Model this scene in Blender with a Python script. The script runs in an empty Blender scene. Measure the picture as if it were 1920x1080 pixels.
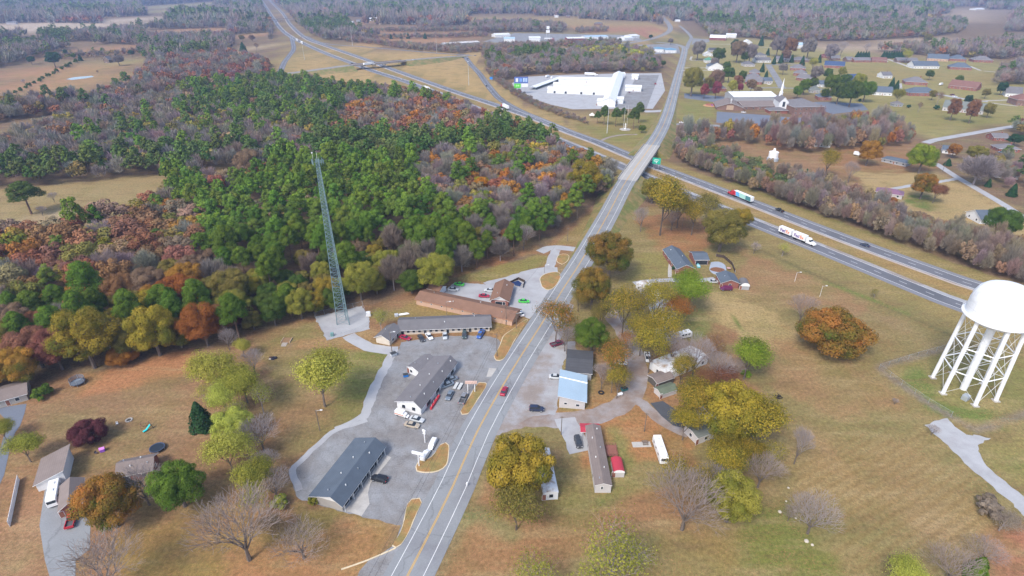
import bpy, bmesh, random
import numpy as np
from math import sin, cos, tan, pi, radians, sqrt, atan2, hypot, floor
from mathutils import Vector, Matrix

random.seed(7)
RNG = np.random.default_rng(11)
sc = bpy.context.scene
COL = sc.collection

HAZE = 1.45e-4

# ------------------------------------------------------------------ camera
HGT, FPX, PITCH = 125.0, 1067.0, radians(28.5)


def G(u, v, z=0.0):
    """ground point (metres) that lies under a point of the survey picture, on the level z"""
    x = (u - 960) / FPX
    y = -(v - 540) / FPX
    dz = -sin(PITCH) + y * cos(PITCH)
    t = (HGT - z) / -dz
    return (x * t, (cos(PITCH) + y * sin(PITCH)) * t)


def GA(uv, z=0.0):
    a = np.asarray(uv, float)
    x = (a[:, 0] - 960) / FPX
    y = -(a[:, 1] - 540) / FPX
    t = (HGT - z) / (sin(PITCH) - y * cos(PITCH))
    return np.stack([x * t, (cos(PITCH) + y * sin(PITCH)) * t], 1)


def PX(p):
    """picture position of ground points, only used to look up which kind of wood grows there"""
    p = np.asarray(p, float)
    fw = p[:, 1] * cos(PITCH) + HGT * sin(PITCH)
    up = p[:, 1] * sin(PITCH) - HGT * cos(PITCH)
    return np.stack([960 + FPX * p[:, 0] / fw, 540 - FPX * up / fw], 1)


def fwd(x, y, z=0.0):
    return y * cos(PITCH) - (z - HGT) * sin(PITCH)


cam = bpy.data.objects.new('camera', bpy.data.cameras.new('camera'))
COL.objects.link(cam)
cam.location = (0, 0, HGT)
cam.rotation_euler = (pi / 2 - PITCH, 0, 0)
cam.data.sensor_width = 36.0
cam.data.lens = 36.0 * FPX / 1920.0
cam.data.clip_start = 1.0
cam.data.clip_end = 30000.0
sc.camera = cam

# ------------------------------------------------------------------ light
W = bpy.data.worlds.new('World')
sc.world = W
W.use_nodes = True
nt = W.node_tree
bg = nt.nodes['Background']
sky = nt.nodes.new('ShaderNodeTexSky')
sky.sky_type = 'NISHITA'
sky.sun_disc = False
SUN_EL, SUN_AZ = radians(48), radians(215)
sky.sun_elevation = SUN_EL
sky.sun_rotation = SUN_AZ
sky.air_density = 1.0
sky.dust_density = 2.5
sky.ozone_density = 1.0
nt.links.new(sky.outputs[0], bg.inputs[0])
bg.inputs[1].default_value = 0.15
sl = bpy.data.lights.new('sun', 'SUN')
sl.energy = 1.5
sl.angle = radians(14)
sl.color = (1.0, 0.95, 0.88)
so = bpy.data.objects.new('sun', sl)
COL.objects.link(so)
d = Vector((sin(SUN_AZ) * cos(SUN_EL), cos(SUN_AZ) * cos(SUN_EL), sin(SUN_EL)))
so.rotation_euler = d.to_track_quat('Z', 'Y').to_euler()
so.location = d * 400
sc.view_settings.view_transform = 'Standard'
sc.view_settings.look = 'None'
sc.view_settings.gamma = 1.0
sc.view_settings.exposure = 0.87
sc.cycles.use_denoising = True
sc.cycles.max_bounces = 6
sc.cycles.transparent_max_bounces = 8
sc.cycles.volume_bounces = 0


# ------------------------------------------------------------------ materials
def nd(t, kind, **kw):
    n = t.nodes.new(kind)
    for k, v in kw.items():
        if k in n.inputs:
            n.inputs[k].default_value = v
        else:
            setattr(n, k, v)
    return n


def rgba(c):
    return (c[0], c[1], c[2], 1.0)


MATS = {}


def pmat(name, col, rough=0.7, var=0.18, scale=0.8, fine=6.0, metal=0.0, stripe=None, spec=0.3, second=None, smix=0.5, sscale=0.12, crack=0.0):
    """painted or mineral surface: base colour broken up by two scales of noise, optional ribs and a second stain colour"""
    if name in MATS:
        return MATS[name]
    m = bpy.data.materials.new(name)
    MATS[name] = m
    m.use_nodes = True
    t = m.node_tree
    b = t.nodes['Principled BSDF']
    tc = nd(t, 'ShaderNodeTexCoord')
    n1 = nd(t, 'ShaderNodeTexNoise', Scale=scale, Detail=4.0, Roughness=0.6)
    n2 = nd(t, 'ShaderNodeTexNoise', Scale=fine, Detail=2.0)
    for n in (n1, n2):
        t.links.new(tc.outputs['Object'], n.inputs['Vector'])
    ad = nd(t, 'ShaderNodeMath', operation='ADD')
    t.links.new(n1.outputs[0], ad.inputs[0])
    t.links.new(n2.outputs[0], ad.inputs[1])
    mr = nd(t, 'ShaderNodeMapRange')
    mr.inputs['From Min'].default_value = 0.65
    mr.inputs['From Max'].default_value = 1.35
    mr.inputs['To Min'].default_value = 1 - var
    mr.inputs['To Max'].default_value = 1 + var
    t.links.new(ad.outputs[0], mr.inputs['Value'])
    fac = mr.outputs[0]
    if stripe:
        w = nd(t, 'ShaderNodeTexWave', Scale=stripe[0], bands_direction=stripe[1])
        w.wave_profile = 'SAW' if stripe[1] == 'Z' else 'SIN'
        w.inputs['Distortion'].default_value = stripe[3] if len(stripe) > 3 else 0.0
        t.links.new(tc.outputs['Object'], w.inputs['Vector'])
        m2 = nd(t, 'ShaderNodeMapRange')
        m2.inputs['To Min'].default_value = 1 - stripe[2]
        m2.inputs['To Max'].default_value = 1.0
        t.links.new(w.outputs['Fac'], m2.inputs['Value'])
        mm = nd(t, 'ShaderNodeMath', operation='MULTIPLY')
        t.links.new(fac, mm.inputs[0])
        t.links.new(m2.outputs[0], mm.inputs[1])
        fac = mm.outputs[0]
    base = None
    if second:
        n3 = nd(t, 'ShaderNodeTexNoise', Scale=sscale, Detail=5.0, Roughness=0.65)
        t.links.new(tc.outputs['Object'], n3.inputs['Vector'])
        m3 = nd(t, 'ShaderNodeMapRange')
        m3.inputs['From Min'].default_value = 0.62 - 0.25 * smix
        m3.inputs['From Max'].default_value = 0.72 - 0.15 * smix
        t.links.new(n3.outputs[0], m3.inputs['Value'])
        mx = nd(t, 'ShaderNodeMix', data_type='RGBA')
        mx.inputs['A'].default_value = rgba(col)
        mx.inputs[6].default_value = rgba(col)
        mx.inputs[7].default_value = rgba(second)
        t.links.new(m3.outputs[0], mx.inputs[0])
        base = mx.outputs[2]
    if crack:
        vo = nd(t, 'ShaderNodeTexVoronoi', feature='DISTANCE_TO_EDGE', Scale=crack)
        wp = nd(t, 'ShaderNodeVectorMath', operation='MULTIPLY_ADD')
        t.links.new(n1.outputs[1], wp.inputs[0])
        wp.inputs[1].default_value = (5, 5, 5)
        t.links.new(tc.outputs['Object'], wp.inputs[2])
        t.links.new(wp.outputs[0], vo.inputs['Vector'])
        mc = nd(t, 'ShaderNodeMapRange')
        mc.inputs['From Max'].default_value = 0.016
        mc.inputs['To Min'].default_value = 0.76
        t.links.new(vo.outputs[0], mc.inputs['Value'])
        mm = nd(t, 'ShaderNodeMath', operation='MULTIPLY')
        t.links.new(fac, mm.inputs[0])
        t.links.new(mc.outputs[0], mm.inputs[1])
        fac = mm.outputs[0]
    vm = nd(t, 'ShaderNodeVectorMath', operation='SCALE')
    if base is None:
        vm.inputs[0].default_value = col
    else:
        t.links.new(base, vm.inputs[0])
    t.links.new(fac, vm.inputs['Scale'])
    t.links.new(vm.outputs[0], b.inputs['Base Color'])
    b.inputs['Roughness'].default_value = rough
    b.inputs['Metallic'].default_value = metal
    b.inputs['Specular IOR Level'].default_value = spec
    return m


# foliage colours: (dull, bright) pairs
SPECIES = {
    'pine': ((0.058, 0.112, 0.018), (0.168, 0.255, 0.034)),
    'pined': ((0.052, 0.094, 0.026), (0.130, 0.192, 0.046)),
    'olive': ((0.095, 0.108, 0.028), (0.310, 0.250, 0.065)),
    'yolive': ((0.095, 0.125, 0.022), (0.450, 0.325, 0.045)),
    'ygreen': ((0.150, 0.175, 0.030), (0.370, 0.345, 0.062)),
    'gold': ((0.400, 0.200, 0.015), (0.600, 0.330, 0.025)),
    'orange': ((0.220, 0.100, 0.022), (0.440, 0.205, 0.045)),
    'goak': ((0.090, 0.135, 0.024), (0.500, 0.255, 0.052)),
    'rust': ((0.180, 0.088, 0.046), (0.325, 0.160, 0.080)),
    'red': ((0.180, 0.076, 0.054), (0.320, 0.142, 0.096)),
    'brown': ((0.190, 0.130, 0.080), (0.310, 0.220, 0.135)),
    'maroon': ((0.075, 0.022, 0.028), (0.180, 0.062, 0.062)),
    'green': ((0.060, 0.115, 0.016), (0.165, 0.240, 0.034)),
    'dgreen': ((0.045, 0.092, 0.020), (0.125, 0.180, 0.034)),
    'lime': ((0.240, 0.270, 0.045), (0.520, 0.510, 0.100)),
    'lgreen': ((0.110, 0.200, 0.020), (0.290, 0.360, 0.045)),
    'cedar': ((0.022, 0.066, 0.030), (0.055, 0.125, 0.052)),
    'grey': ((0.230, 0.200, 0.200), (0.400, 0.350, 0.345)),
    'mauve': ((0.185, 0.158, 0.138), (0.335, 0.295, 0.262)),
    'scrub': ((0.190, 0.148, 0.112), (0.335, 0.268, 0.212)),
    'sage': ((0.070, 0.105, 0.040), (0.160, 0.205, 0.080)),
    'oakg': ((0.062, 0.112, 0.020), (0.330, 0.200, 0.042)),
    'pink': ((0.240, 0.060, 0.070), (0.380, 0.105, 0.115)),
}


def leafmat(sp):
    name = 'foliage ' + sp
    if name in MATS:
        return MATS[name]
    c1, c2 = SPECIES[sp]
    m = bpy.data.materials.new(name)
    MATS[name] = m
    m.use_nodes = True
    t = m.node_tree
    t.nodes.remove(t.nodes['Principled BSDF'])
    out = t.nodes['Material Output']
    at = nd(t, 'ShaderNodeAttribute', attribute_name='tint')
    oi = nd(t, 'ShaderNodeObjectInfo')
    tc = nd(t, 'ShaderNodeTexCoord')
    nz = nd(t, 'ShaderNodeTexNoise', Scale=0.35, Detail=3.0)
    t.links.new(tc.outputs['Object'], nz.inputs['Vector'])
    a1 = nd(t, 'ShaderNodeMath', operation='MULTIPLY_ADD')
    t.links.new(nz.outputs[0], a1.inputs[0])
    a1.inputs[1].default_value = 1.3
    a1.inputs[2].default_value = -0.75
    a2 = nd(t, 'ShaderNodeMath', operation='ADD')
    t.links.new(a1.outputs[0], a2.inputs[0])
    t.links.new(at.outputs['Fac'], a2.inputs[1])
    a3 = nd(t, 'ShaderNodeMath', operation='MULTIPLY_ADD', use_clamp=True)
    t.links.new(oi.outputs['Random'], a3.inputs[0])
    a3.inputs[1].default_value = 0.3
    t.links.new(a2.outputs[0], a3.inputs[2])
    mx = nd(t, 'ShaderNodeMix', data_type='RGBA')
    mx.inputs[6].default_value = rgba(c1)
    mx.inputs[7].default_value = rgba(c2)
    t.links.new(a3.outputs[0], mx.inputs[0])
    hs = nd(t, 'ShaderNodeHueSaturation')
    mh = nd(t, 'ShaderNodeMapRange')
    mh.inputs['To Min'].default_value = 0.482
    mh.inputs['To Max'].default_value = 0.518
    t.links.new(oi.outputs['Random'], mh.inputs['Value'])
    t.links.new(mh.outputs[0], hs.inputs['Hue'])
    t.links.new(mx.outputs[2], hs.inputs['Color'])
    df = nd(t, 'ShaderNodeBsdfDiffuse')
    tr = nd(t, 'ShaderNodeBsdfTranslucent')
    ms = nd(t, 'ShaderNodeMixShader')
    ms.inputs[0].default_value = 0.30
    t.links.new(hs.outputs[0], df.inputs[0])
    t.links.new(hs.outputs[0], tr.inputs[0])
    t.links.new(df.outputs[0], ms.inputs[1])
    t.links.new(tr.outputs[0], ms.inputs[2])
    t.links.new(ms.outputs[0], out.inputs[0])
    return m


def woodmat():
    m = bpy.data.materials.new('foliage of the far woods')
    m.use_nodes = True
    t = m.node_tree
    b = t.nodes['Principled BSDF']
    at = nd(t, 'ShaderNodeAttribute', attribute_name='Col')
    t.links.new(at.outputs['Color'], b.inputs['Base Color'])
    b.inputs['Roughness'].default_value = 0.9
    b.inputs['Specular IOR Level'].default_value = 0.05
    return m


WOODMAT = woodmat()
BARK = pmat('bark', (0.14, 0.115, 0.10), 0.9, 0.3, 1.5)
BARKP = pmat('pine bark', (0.17, 0.105, 0.075), 0.9, 0.3, 1.5)
TWIG = pmat('grey twigs', (0.29, 0.25, 0.245), 0.9, 0.22, 0.4)
TWIGP = pmat('mauve twigs', (0.27, 0.218, 0.195), 0.9, 0.22, 0.4)
GLASS = pmat('dark glass', (0.03, 0.038, 0.05), 0.12, 0.1, spec=0.6)
WHITE = pmat('white paint', (0.78, 0.79, 0.80), 0.5, 0.07)
WMETAL = pmat('white metal roof', (0.83, 0.84, 0.86), 0.4, 0.08, 0.15)
TANKW = pmat('white tank paint', (0.80, 0.82, 0.85), 0.45, 0.05, 0.2, second=(0.70, 0.71, 0.72), smix=0.35, sscale=0.25)
BLACK = pmat('black rubber', (0.02, 0.02, 0.022), 0.8, 0.1)
STEEL = pmat('galvanised steel', (0.40, 0.44, 0.48), 0.45, 0.15, metal=0.3)
MASTM = pmat('mast steel', (0.18, 0.27, 0.295), 0.5, 0.15, metal=0.2)
WOODP = pmat('weathered pole wood', (0.17, 0.14, 0.115), 0.9, 0.2)
CONC = pmat('concrete', (0.44, 0.42, 0.39), 0.85, 0.15, 0.5, second=(0.34, 0.32, 0.30))
REDP = pmat('red paint', (0.52, 0.035, 0.05), 0.4, 0.1)
CHROME = pmat('lamp glass', (0.75, 0.76, 0.75), 0.2, 0.05, spec=0.6)


# ------------------------------------------------------------------ mesh builder
class MB:
    def __init__(s):
        s.v = []
        s.f = []
        s.m = []

    def poly(s, pts, m=0):
        k = len(s.v)
        s.v.extend([tuple(p) for p in pts])
        s.f.append(tuple(range(k, k + len(pts))))
        s.m.append(m)

    def prism(s, pts, z0, z1, m=0, bottom=False, mtop=None):
        n = len(pts)
        k = len(s.v)
        s.v.extend([(p[0], p[1], z0) for p in pts] + [(p[0], p[1], z1) for p in pts])
        for i in range(n):
            j = (i + 1) % n
            s.f.append((k + i, k + j, k + n + j, k + n + i))
            s.m.append(m)
        s.f.append(tuple(range(k + n, k + 2 * n)))
        s.m.append(m if mtop is None else mtop)
        if bottom:
            s.f.append(tuple(reversed(range(k, k + n))))
            s.m.append(m)

    def box(s, x0, x1, y0, y1, z0, z1, m=0):
        s.prism([(x0, y0), (x1, y0), (x1, y1), (x0, y1)], z0, z1, m, True)

    def bar(s, a, b, w, h=None, m=0):
        h = h or w
        a, b = Vector(a), Vector(b)
        s.tube(a, b, w / 2 * 1.2, h / 2 * 1.2, 4, m)

    def tube(s, a, b, r0, r1, n=6, m=0, caps=True):
        a, b = Vector(a), Vector(b)
        d = (b - a)
        if d.length < 1e-6:
            return
        d.normalize()
        x = d.orthogonal().normalized()
        y = d.cross(x)
        k = len(s.v)
        for p, r in ((a, r0), (b, r1)):
            for i in range(n):
                c = 2 * pi * (i + 0.5) / n
                s.v.append(tuple(p + (x * cos(c) + y * sin(c)) * r))
        for i in range(n):
            j = (i + 1) % n
            s.f.append((k + i, k + j, k + n + j, k + n + i))
            s.m.append(m)
        if caps:
            s.f.append(tuple(range(k + n, k + 2 * n)))
            s.m.append(m)
            s.f.append(tuple(reversed(range(k, k + n))))
            s.m.append(m)

    def lathe(s, prof, n=24, c=(0, 0), m=0):
        k = len(s.v)
        for r, z in prof:
            for i in range(n):
                a = 2 * pi * i / n
                s.v.append((c[0] + r * cos(a), c[1] + r * sin(a), z))
        for q in range(len(prof) - 1):
            for i in range(n):
                j = (i + 1) % n
                s.f.append((k + q * n + i, k + q * n + j, k + (q + 1) * n + j, k + (q + 1) * n + i))
                s.m.append(m)
        s.f.append(tuple(k + (len(prof) - 1) * n + i for i in range(n)))
        s.m.append(m)

    def mesh(s, name, mats, smooth=False, bevel=0.0):
        me = bpy.data.meshes.new(name)
        me.from_pydata(s.v, [], s.f)
        for q in (mats if isinstance(mats, (list, tuple)) else [mats]):
            me.materials.append(q)
        me.polygons.foreach_set('material_index', s.m)
        if bevel:
            bm = bmesh.new()
            bm.from_mesh(me)
            bmesh.ops.remove_doubles(bm, verts=bm.verts, dist=1e-4)
            bmesh.ops.bevel(bm, geom=list(bm.edges), offset=bevel, segments=2, affect='EDGES', profile=0.6)
            bm.to_mesh(me)
            bm.free()
        if smooth:
            me.polygons.foreach_set('use_smooth', [True] * len(me.polygons))
        me.update()
        return me

    def build(s, name, mats, parent=None, smooth=False, bevel=0.0):
        return link(name, s.mesh(name, mats, smooth, bevel), parent)


def link(name, me, parent=None, mat=None):
    o = bpy.data.objects.new(name, me)
    COL.objects.link(o)
    if parent is not None:
        o.parent = parent
    if mat is not None:
        o.material_slots[0].link = 'OBJECT'
        o.material_slots[0].material = mat
    return o


def tag(o, label=None, cat=None, group=None, kind=None):
    if label:
        o['label'] = label
    if cat:
        o['category'] = cat
    if group:
        o['group'] = group
    if kind:
        o['kind'] = kind
    return o


def thing(name, label, cat, loc=(0, 0, 0), rz=0.0, group=None):
    o = bpy.data.objects.new(name, None)
    COL.objects.link(o)
    o.empty_display_size = 0.5
    o.location = loc if len(loc) == 3 else (loc[0], loc[1], 0)
    o.rotation_euler = (0, 0, rz)
    return tag(o, label, cat, group)


def npmesh(name, V, k, mats, attrs=(), smooth=False):
    """V (n,k,3) separate k-gons"""
    n = len(V)
    me = bpy.data.meshes.new(name)
    me.vertices.add(n * k)
    me.vertices.foreach_set('co', np.ascontiguousarray(V, np.float32).reshape(-1))
    me.loops.add(n * k)
    me.loops.foreach_set('vertex_index', np.arange(n * k, dtype=np.int32))
    me.polygons.add(n)
    me.polygons.foreach_set('loop_start', np.arange(0, n * k, k, dtype=np.int32))
    me.polygons.foreach_set('loop_total', np.full(n, k, np.int32))
    for q in mats:
        me.materials.append(q)
    me.update(calc_edges=True)
    for nm, typ, dom, arr in attrs:
        a = me.attributes.new(nm, typ, dom)
        a.data.foreach_set('color' if 'COLOR' in typ else 'value', np.ascontiguousarray(arr, np.float32).reshape(-1))
    return me


def inpoly(P, poly):
    x, y = P[:, 0], P[:, 1]
    r = np.zeros(len(P), bool)
    n = len(poly)
    for i in range(n):
        x0, y0 = poly[i]
        x1, y1 = poly[(i + 1) % n]
        if y0 == y1:
            continue
        c = ((y0 > y) != (y1 > y)) & (x < (x1 - x0) * (y - y0) / (y1 - y0) + x0)
        r ^= c
    return r


def segdist(P, line, closed=False):
    d = np.full(len(P), 1e9)
    n = len(line)
    for i in range(n if closed else n - 1):
        a = np.asarray(line[i], float)[:2]
        b = np.asarray(line[(i + 1) % n], float)[:2]
        ab = b - a
        t = np.clip(((P - a) @ ab) / max(ab @ ab, 1e-9), 0, 1)
        q = P - (a + t[:, None] * ab)
        d = np.minimum(d, np.hypot(q[:, 0], q[:, 1]))
    return d


def spline(pts, step=6.0):
    """Catmull-Rom through 2D/3D points, resampled"""
    P = [np.asarray(p, float) for p in pts]
    if len(P) < 3:
        return P
    P = [2 * P[0] - P[1]] + P + [2 * P[-1] - P[-2]]
    out = []
    for i in range(1, len(P) - 2):
        n = max(1, int(np.linalg.norm(P[i + 1] - P[i]) / step))
        for k in range(n):
            t = k / n
            out.append(0.5 * (2 * P[i] + (P[i + 1] - P[i - 1]) * t + (2 * P[i - 1] - 5 * P[i] + 4 * P[i + 1] - P[i + 2]) * t * t
                              + (3 * P[i] - P[i - 1] - 3 * P[i + 1] + P[i + 2]) * t ** 3))
    out.append(P[-2])
    return out


def offset(line, dist):
    """shift a 2D/3D polyline sideways (positive = left of travel)"""
    L = [np.asarray(p, float) for p in line]
    out = []
    for i, p in enumerate(L):
        a = L[max(i - 1, 0)]
        b = L[min(i + 1, len(L) - 1)]
        t = (b - a)[:2]
        t = t / max(np.linalg.norm(t), 1e-9)
        q = p.copy()
        q[0] -= t[1] * dist
        q[1] += t[0] * dist
        out.append(q)
    return out


def strip(mb, line, w0, w1, z, m=0):
    """ribbon between two side offsets of a polyline; joined vertices"""
    A, B = offset(line, w0), offset(line, w1)
    k = len(mb.v)
    n = len(A)
    for a, b in zip(A, B):
        za = (a[2] if len(a) > 2 else 0) + z
        mb.v.append((a[0], a[1], za))
        mb.v.append((b[0], b[1], za))
    for i in range(n - 1):
        mb.f.append((k + 2 * i, k + 2 * i + 1, k + 2 * i + 3, k + 2 * i + 2) if w0 > w1 else (k + 2 * i, k + 2 * i + 2, k + 2 * i + 3, k + 2 * i + 1))
        mb.m.append(m)


def dashes(mb, line, off, on, gap, w, z, m, start=0.0):
    L = offset(line, off)
    seg = [np.linalg.norm((L[i + 1] - L[i])[:2]) for i in range(len(L) - 1)]
    cum = np.concatenate([[0], np.cumsum(seg)])

    def at(s):
        i = min(max(np.searchsorted(cum, s) - 1, 0), len(seg) - 1)
        return L[i] + (L[i + 1] - L[i]) * ((s - cum[i]) / max(seg[i], 1e-6))
    s = start
    while s + on < cum[-1]:
        strip(mb, [at(s), at(s + on)], w / 2, -w / 2, z, m)
        s += on + gap

# ================================================================== the setting
ASPH = pmat('road asphalt', (0.250, 0.262, 0.272), 0.9, 0.12, 0.15, 3.0, second=(0.215, 0.218, 0.232), smix=0.6, sscale=0.06, crack=.07)
ASPHI = pmat('highway asphalt', (0.150, 0.155, 0.175), 0.9, 0.10, 0.1, 2.0, second=(0.120, 0.125, 0.140), smix=0.6, sscale=0.03)
ASPHD = pmat('fresh dark asphalt', (0.075, 0.080, 0.090), 0.9, 0.15, 0.3, 3.0)
ASPHL = pmat('lot asphalt', (0.262, 0.268, 0.278), 0.9, 0.22, 0.35, 2.5, second=(0.215, 0.205, 0.20), smix=0.85, sscale=0.085, crack=.13)
ASPHB = pmat('blue grey lot asphalt', (0.155, 0.175, 0.215), 0.9, 0.10, 0.1, 2.0)
SHOUL = pmat('shoulder asphalt', (0.34, 0.345, 0.36), 0.9, 0.14, 0.2, 3.0, second=(0.265, 0.225, 0.20), smix=.8, sscale=.09)
SHOULT = pmat('tan shoulder', (0.43, 0.36, 0.31), 0.9, 0.12, 0.3, 3.0)
GRAV = pmat('pale gravel', (0.385, 0.390, 0.402), 0.95, 0.14, 0.25, 5.0, second=(0.34, 0.335, 0.345), smix=0.6, sscale=0.09)
GRAVT = pmat('dusty gravel', (0.315, 0.290, 0.285), 0.95, 0.18, 0.3, 4.0, second=(0.245, 0.185, 0.15), smix=0.9, sscale=0.11)
LINEW = pmat('white road paint', (0.72, 0.72, 0.72), 0.7, 0.12, 0.5)
LINEY = pmat('yellow road paint', (0.62, 0.36, 0.06), 0.7, 0.12, 0.5)
KERB = pmat('kerb paint', (0.62, 0.52, 0.36), 0.85, 0.15, 0.6)
ISLE = pmat('leaf strewn island turf', (0.34, 0.19, 0.075), 0.95, 0.28, 0.5, 4.0, second=(0.24, 0.19, 0.07), smix=0.8, sscale=0.2)
DECKC = pmat('bridge deck concrete', (0.385, 0.370, 0.345), 0.85, 0.10, 0.2, 3.0)
PIERC = pmat('bridge pier concrete', (0.34, 0.32, 0.30), 0.85, 0.12, 0.3)
BANK = pmat('grassy bank', (0.27, 0.20, 0.085), 0.95, 0.25, 0.4, 3.0, second=(0.15, 0.17, 0.05), smix=0.8, sscale=0.15)
WATER = pmat('pond water', (0.30, 0.36, 0.42), 0.08, 0.05, 0.1, spec=0.8)

# ---- route lines, surveyed once, (u, v, level)


def line3(pts, step=6.0):
    return spline([G(p[0], p[1], p[2] if len(p) > 2 else 0) + ((p[2] if len(p) > 2 else 0.0),) for p in pts], step)


MAIN = line3([(700, 1200), (745, 1117), (791, 1028), (850, 910), (894.5, 810), (956, 701), (1017, 605), (1057, 540), (1092, 486, .6),
              (1139, 404, 3.0), (1175, 338, 6.2), (1222, 272, 6.2), (1238, 246, 4.6), (1247, 226, 3.0), (1256, 199, 1.0), (1269, 150), (1283, 97),
              (1280, 88), (1262, 82.5), (1230, 79)], 8)
IR = line3([(2080, 623), (1940, 571), (1801, 527), (1709, 494), (1589, 450), (1487, 411), (1427, 387.5), (1300, 339), (1236, 315), (1179, 292),
            (1117, 266), (1070, 249), (1002, 222), (915, 192.5), (858, 174), (801, 154), (737, 131), (693, 114.7), (654, 101), (608, 85),
            (572, 71), (544, 46), (528, 23), (505, 0), (492, -16)], 14)
IL = line3([(2090, 678), (1940, 622), (1765, 559), (1671, 520.5), (1550, 471), (1416, 417.5), (1290, 366), (1200, 326), (1150, 305), (1000, 243),
            (900, 205.5), (838, 181.5), (812, 171), (753, 150), (700, 133), (656.6, 117), (608, 98.6), (567, 80), (546, 69), (526, 53),
            (510, 30), (490, 0), (478, -16)], 14)
CROSS = line3([(470, 146, 1), (553, 136, 4), (617, 127.5, 6), (659, 122, 7), (720, 117, 7), (757, 113.5, 7), (824, 107.5, 5.5), (881, 104), (972, 96.5), (1100, 88),
               (1200, 77.5), (1245, 64.5), (1257, 53), (1250, 40), (1240, 30)], 14)
RAMPS = [
    line3([(546, 68), (549, 80), (550.5, 92), (542, 105), (533, 117), (526, 133), (515, 150)], 10),
    line3([(872, 106), (884, 122), (899, 138), (915, 160), (937, 185), (972, 206), (1010, 222), (1060, 243)], 10),
    line3([(572, 68), (608, 81.5), (679, 87.5), (732, 92), (824, 100), (880, 103)], 10),
]
STREETS = [  # (name, pts, half width, material)
    ('church_road', [(1258, 233), (1290, 233.5), (1322, 235), (1350, 236)], 4.5, ASPHL),
    ('flea_market_driveway', [(1250, 207), (1232, 208.5), (1208, 209)], 5.0, GRAV),
    ('hillside_road', [(1754, 306), (1794, 332), (1825, 350), (1886, 386), (1945, 425)], 2.6, GRAV),
    ('farm_driveway', [(1794, 335), (1754, 342), (1711, 347.5), (1672, 354)], 1.9, GRAV),
    ('valley_road', [(1735, 268), (1758, 261.5), (1823, 250), (1845, 246), (1906, 236), (1960, 229)], 3.6, GRAV),
    ('subdivision_street', [(1440, 121), (1447, 132), (1457, 148), (1467, 166)], 4.6, ASPHL),
    ('subdivision_lane', [(1405, 166), (1447, 164.5), (1500, 166), (1563, 168)], 3.6, ASPHL),
    ('upper_street', [(1442, 122), (1462, 121), (1492, 120)], 3.5, ASPHL),
    ('hill_street', [(1730, 172), (1767, 178), (1817, 187), (1852, 190.5)], 4.0, GRAV),
    ('house_driveway', [(1848, 189), (1876, 188), (1903, 186.5)], 2.2, CONC),
    ('house_driveway', [(1860, 193), (1882, 196), (1908, 199)], 2.2, CONC),
    ('house_driveway', [(1687, 156), (1688, 166), (1694, 176)], 2.5, CONC),
    ('house_driveway', [(1665, 111), (1690, 120), (1712, 128)], 3.0, CONC),
    ('house_driveway', [(1818, 124), (1828, 128), (1838, 132)], 2.4, CONC),
    ('house_driveway', [(1845, 133), (1860, 134.5), (1876, 136)], 2.2, CONC),
    ('white_lane', [(1278, 127.3), (1300, 127.3), (1326, 127)], 2.2, CONC),
    ('white_lane', [(1278, 132), (1310, 132), (1342, 132.3)], 2.2, CONC),
    ('white_lane', [(1297, 106), (1297, 113), (1330, 112.5)], 1.8, CONC),
    ('white_lane', [(1315, 82), (1342, 82.5), (1372, 83)], 2.5, CONC),
    ('white_lane', [(1410, 88), (1440, 88.6), (1466, 89)], 2.2, CONC),
    ('upper_town_road', [(1287, 92), (1292, 80), (1296, 70), (1286, 58), (1274, 48)], 4, ASPHL),
    ('gravel_drive', [(928, 800), (985, 786), (1070, 787), (1130, 775), (1174, 752), (1191, 722), (1194, 690), (1184, 650), (1168, 618), (1150, 595), (1138, 570)], 3.7, GRAVT),
    ('dirt_drive', [(1188, 748), (1206, 757), (1224, 775), (1250, 795), (1288, 812)], 2.0, GRAVT),
    ('trailer_drive', [(1058, 784), (1070, 805), (1082, 828), (1086, 846)], 3.4, GRAV),
    ('mast_drive', [(745, 657), (715, 655), (690, 650), (668, 638), (652, 628)], 2.6, GRAV),
    ('curving_gravel_drive', [(745, 655), (735, 680), (716, 715), (700, 752), (692, 780), (662, 800), (630, 812)], 3.2, GRAV),
    ('loop_drive', [(1080, 468), (1052, 465), (1030, 465), (1012, 472)], 2.8, GRAV),
    ('loop_drive', [(1042, 468), (1036, 485), (1030, 503)], 2.4, GRAV),
    ('motel_exit_drive', [(1046, 506), (1020, 506), (985, 514), (953, 524), (912, 534)], 3.0, GRAV),
    ('terrace_path', [(1256, 520), (1256, 505), (1258, 492)], 0.9, CONC),
    ('terrace_lane', [(1190, 531), (1222, 527), (1258, 525), (1300, 527), (1340, 522)], 1.8, GRAV),
    ('sandy_turnout', [(1125, 265), (1140, 258), (1165, 253), (1195, 252)], 1.6, GRAVT),
]
CLEAR = []   # (polyline, half width) kept free of trees
for L, hw in ((MAIN, 9), (IR, 15), (IL, 17), (CROSS, 12), (RAMPS[0], 11), (RAMPS[1], 10), (RAMPS[2], 9)):
    CLEAR.append((L, hw))
STL = []
for nm, pts, hw, mt in STREETS:
    L = line3(pts, 4)
    STL.append((nm, L, hw, mt))
    CLEAR.append((L, hw + 2.5))

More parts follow.
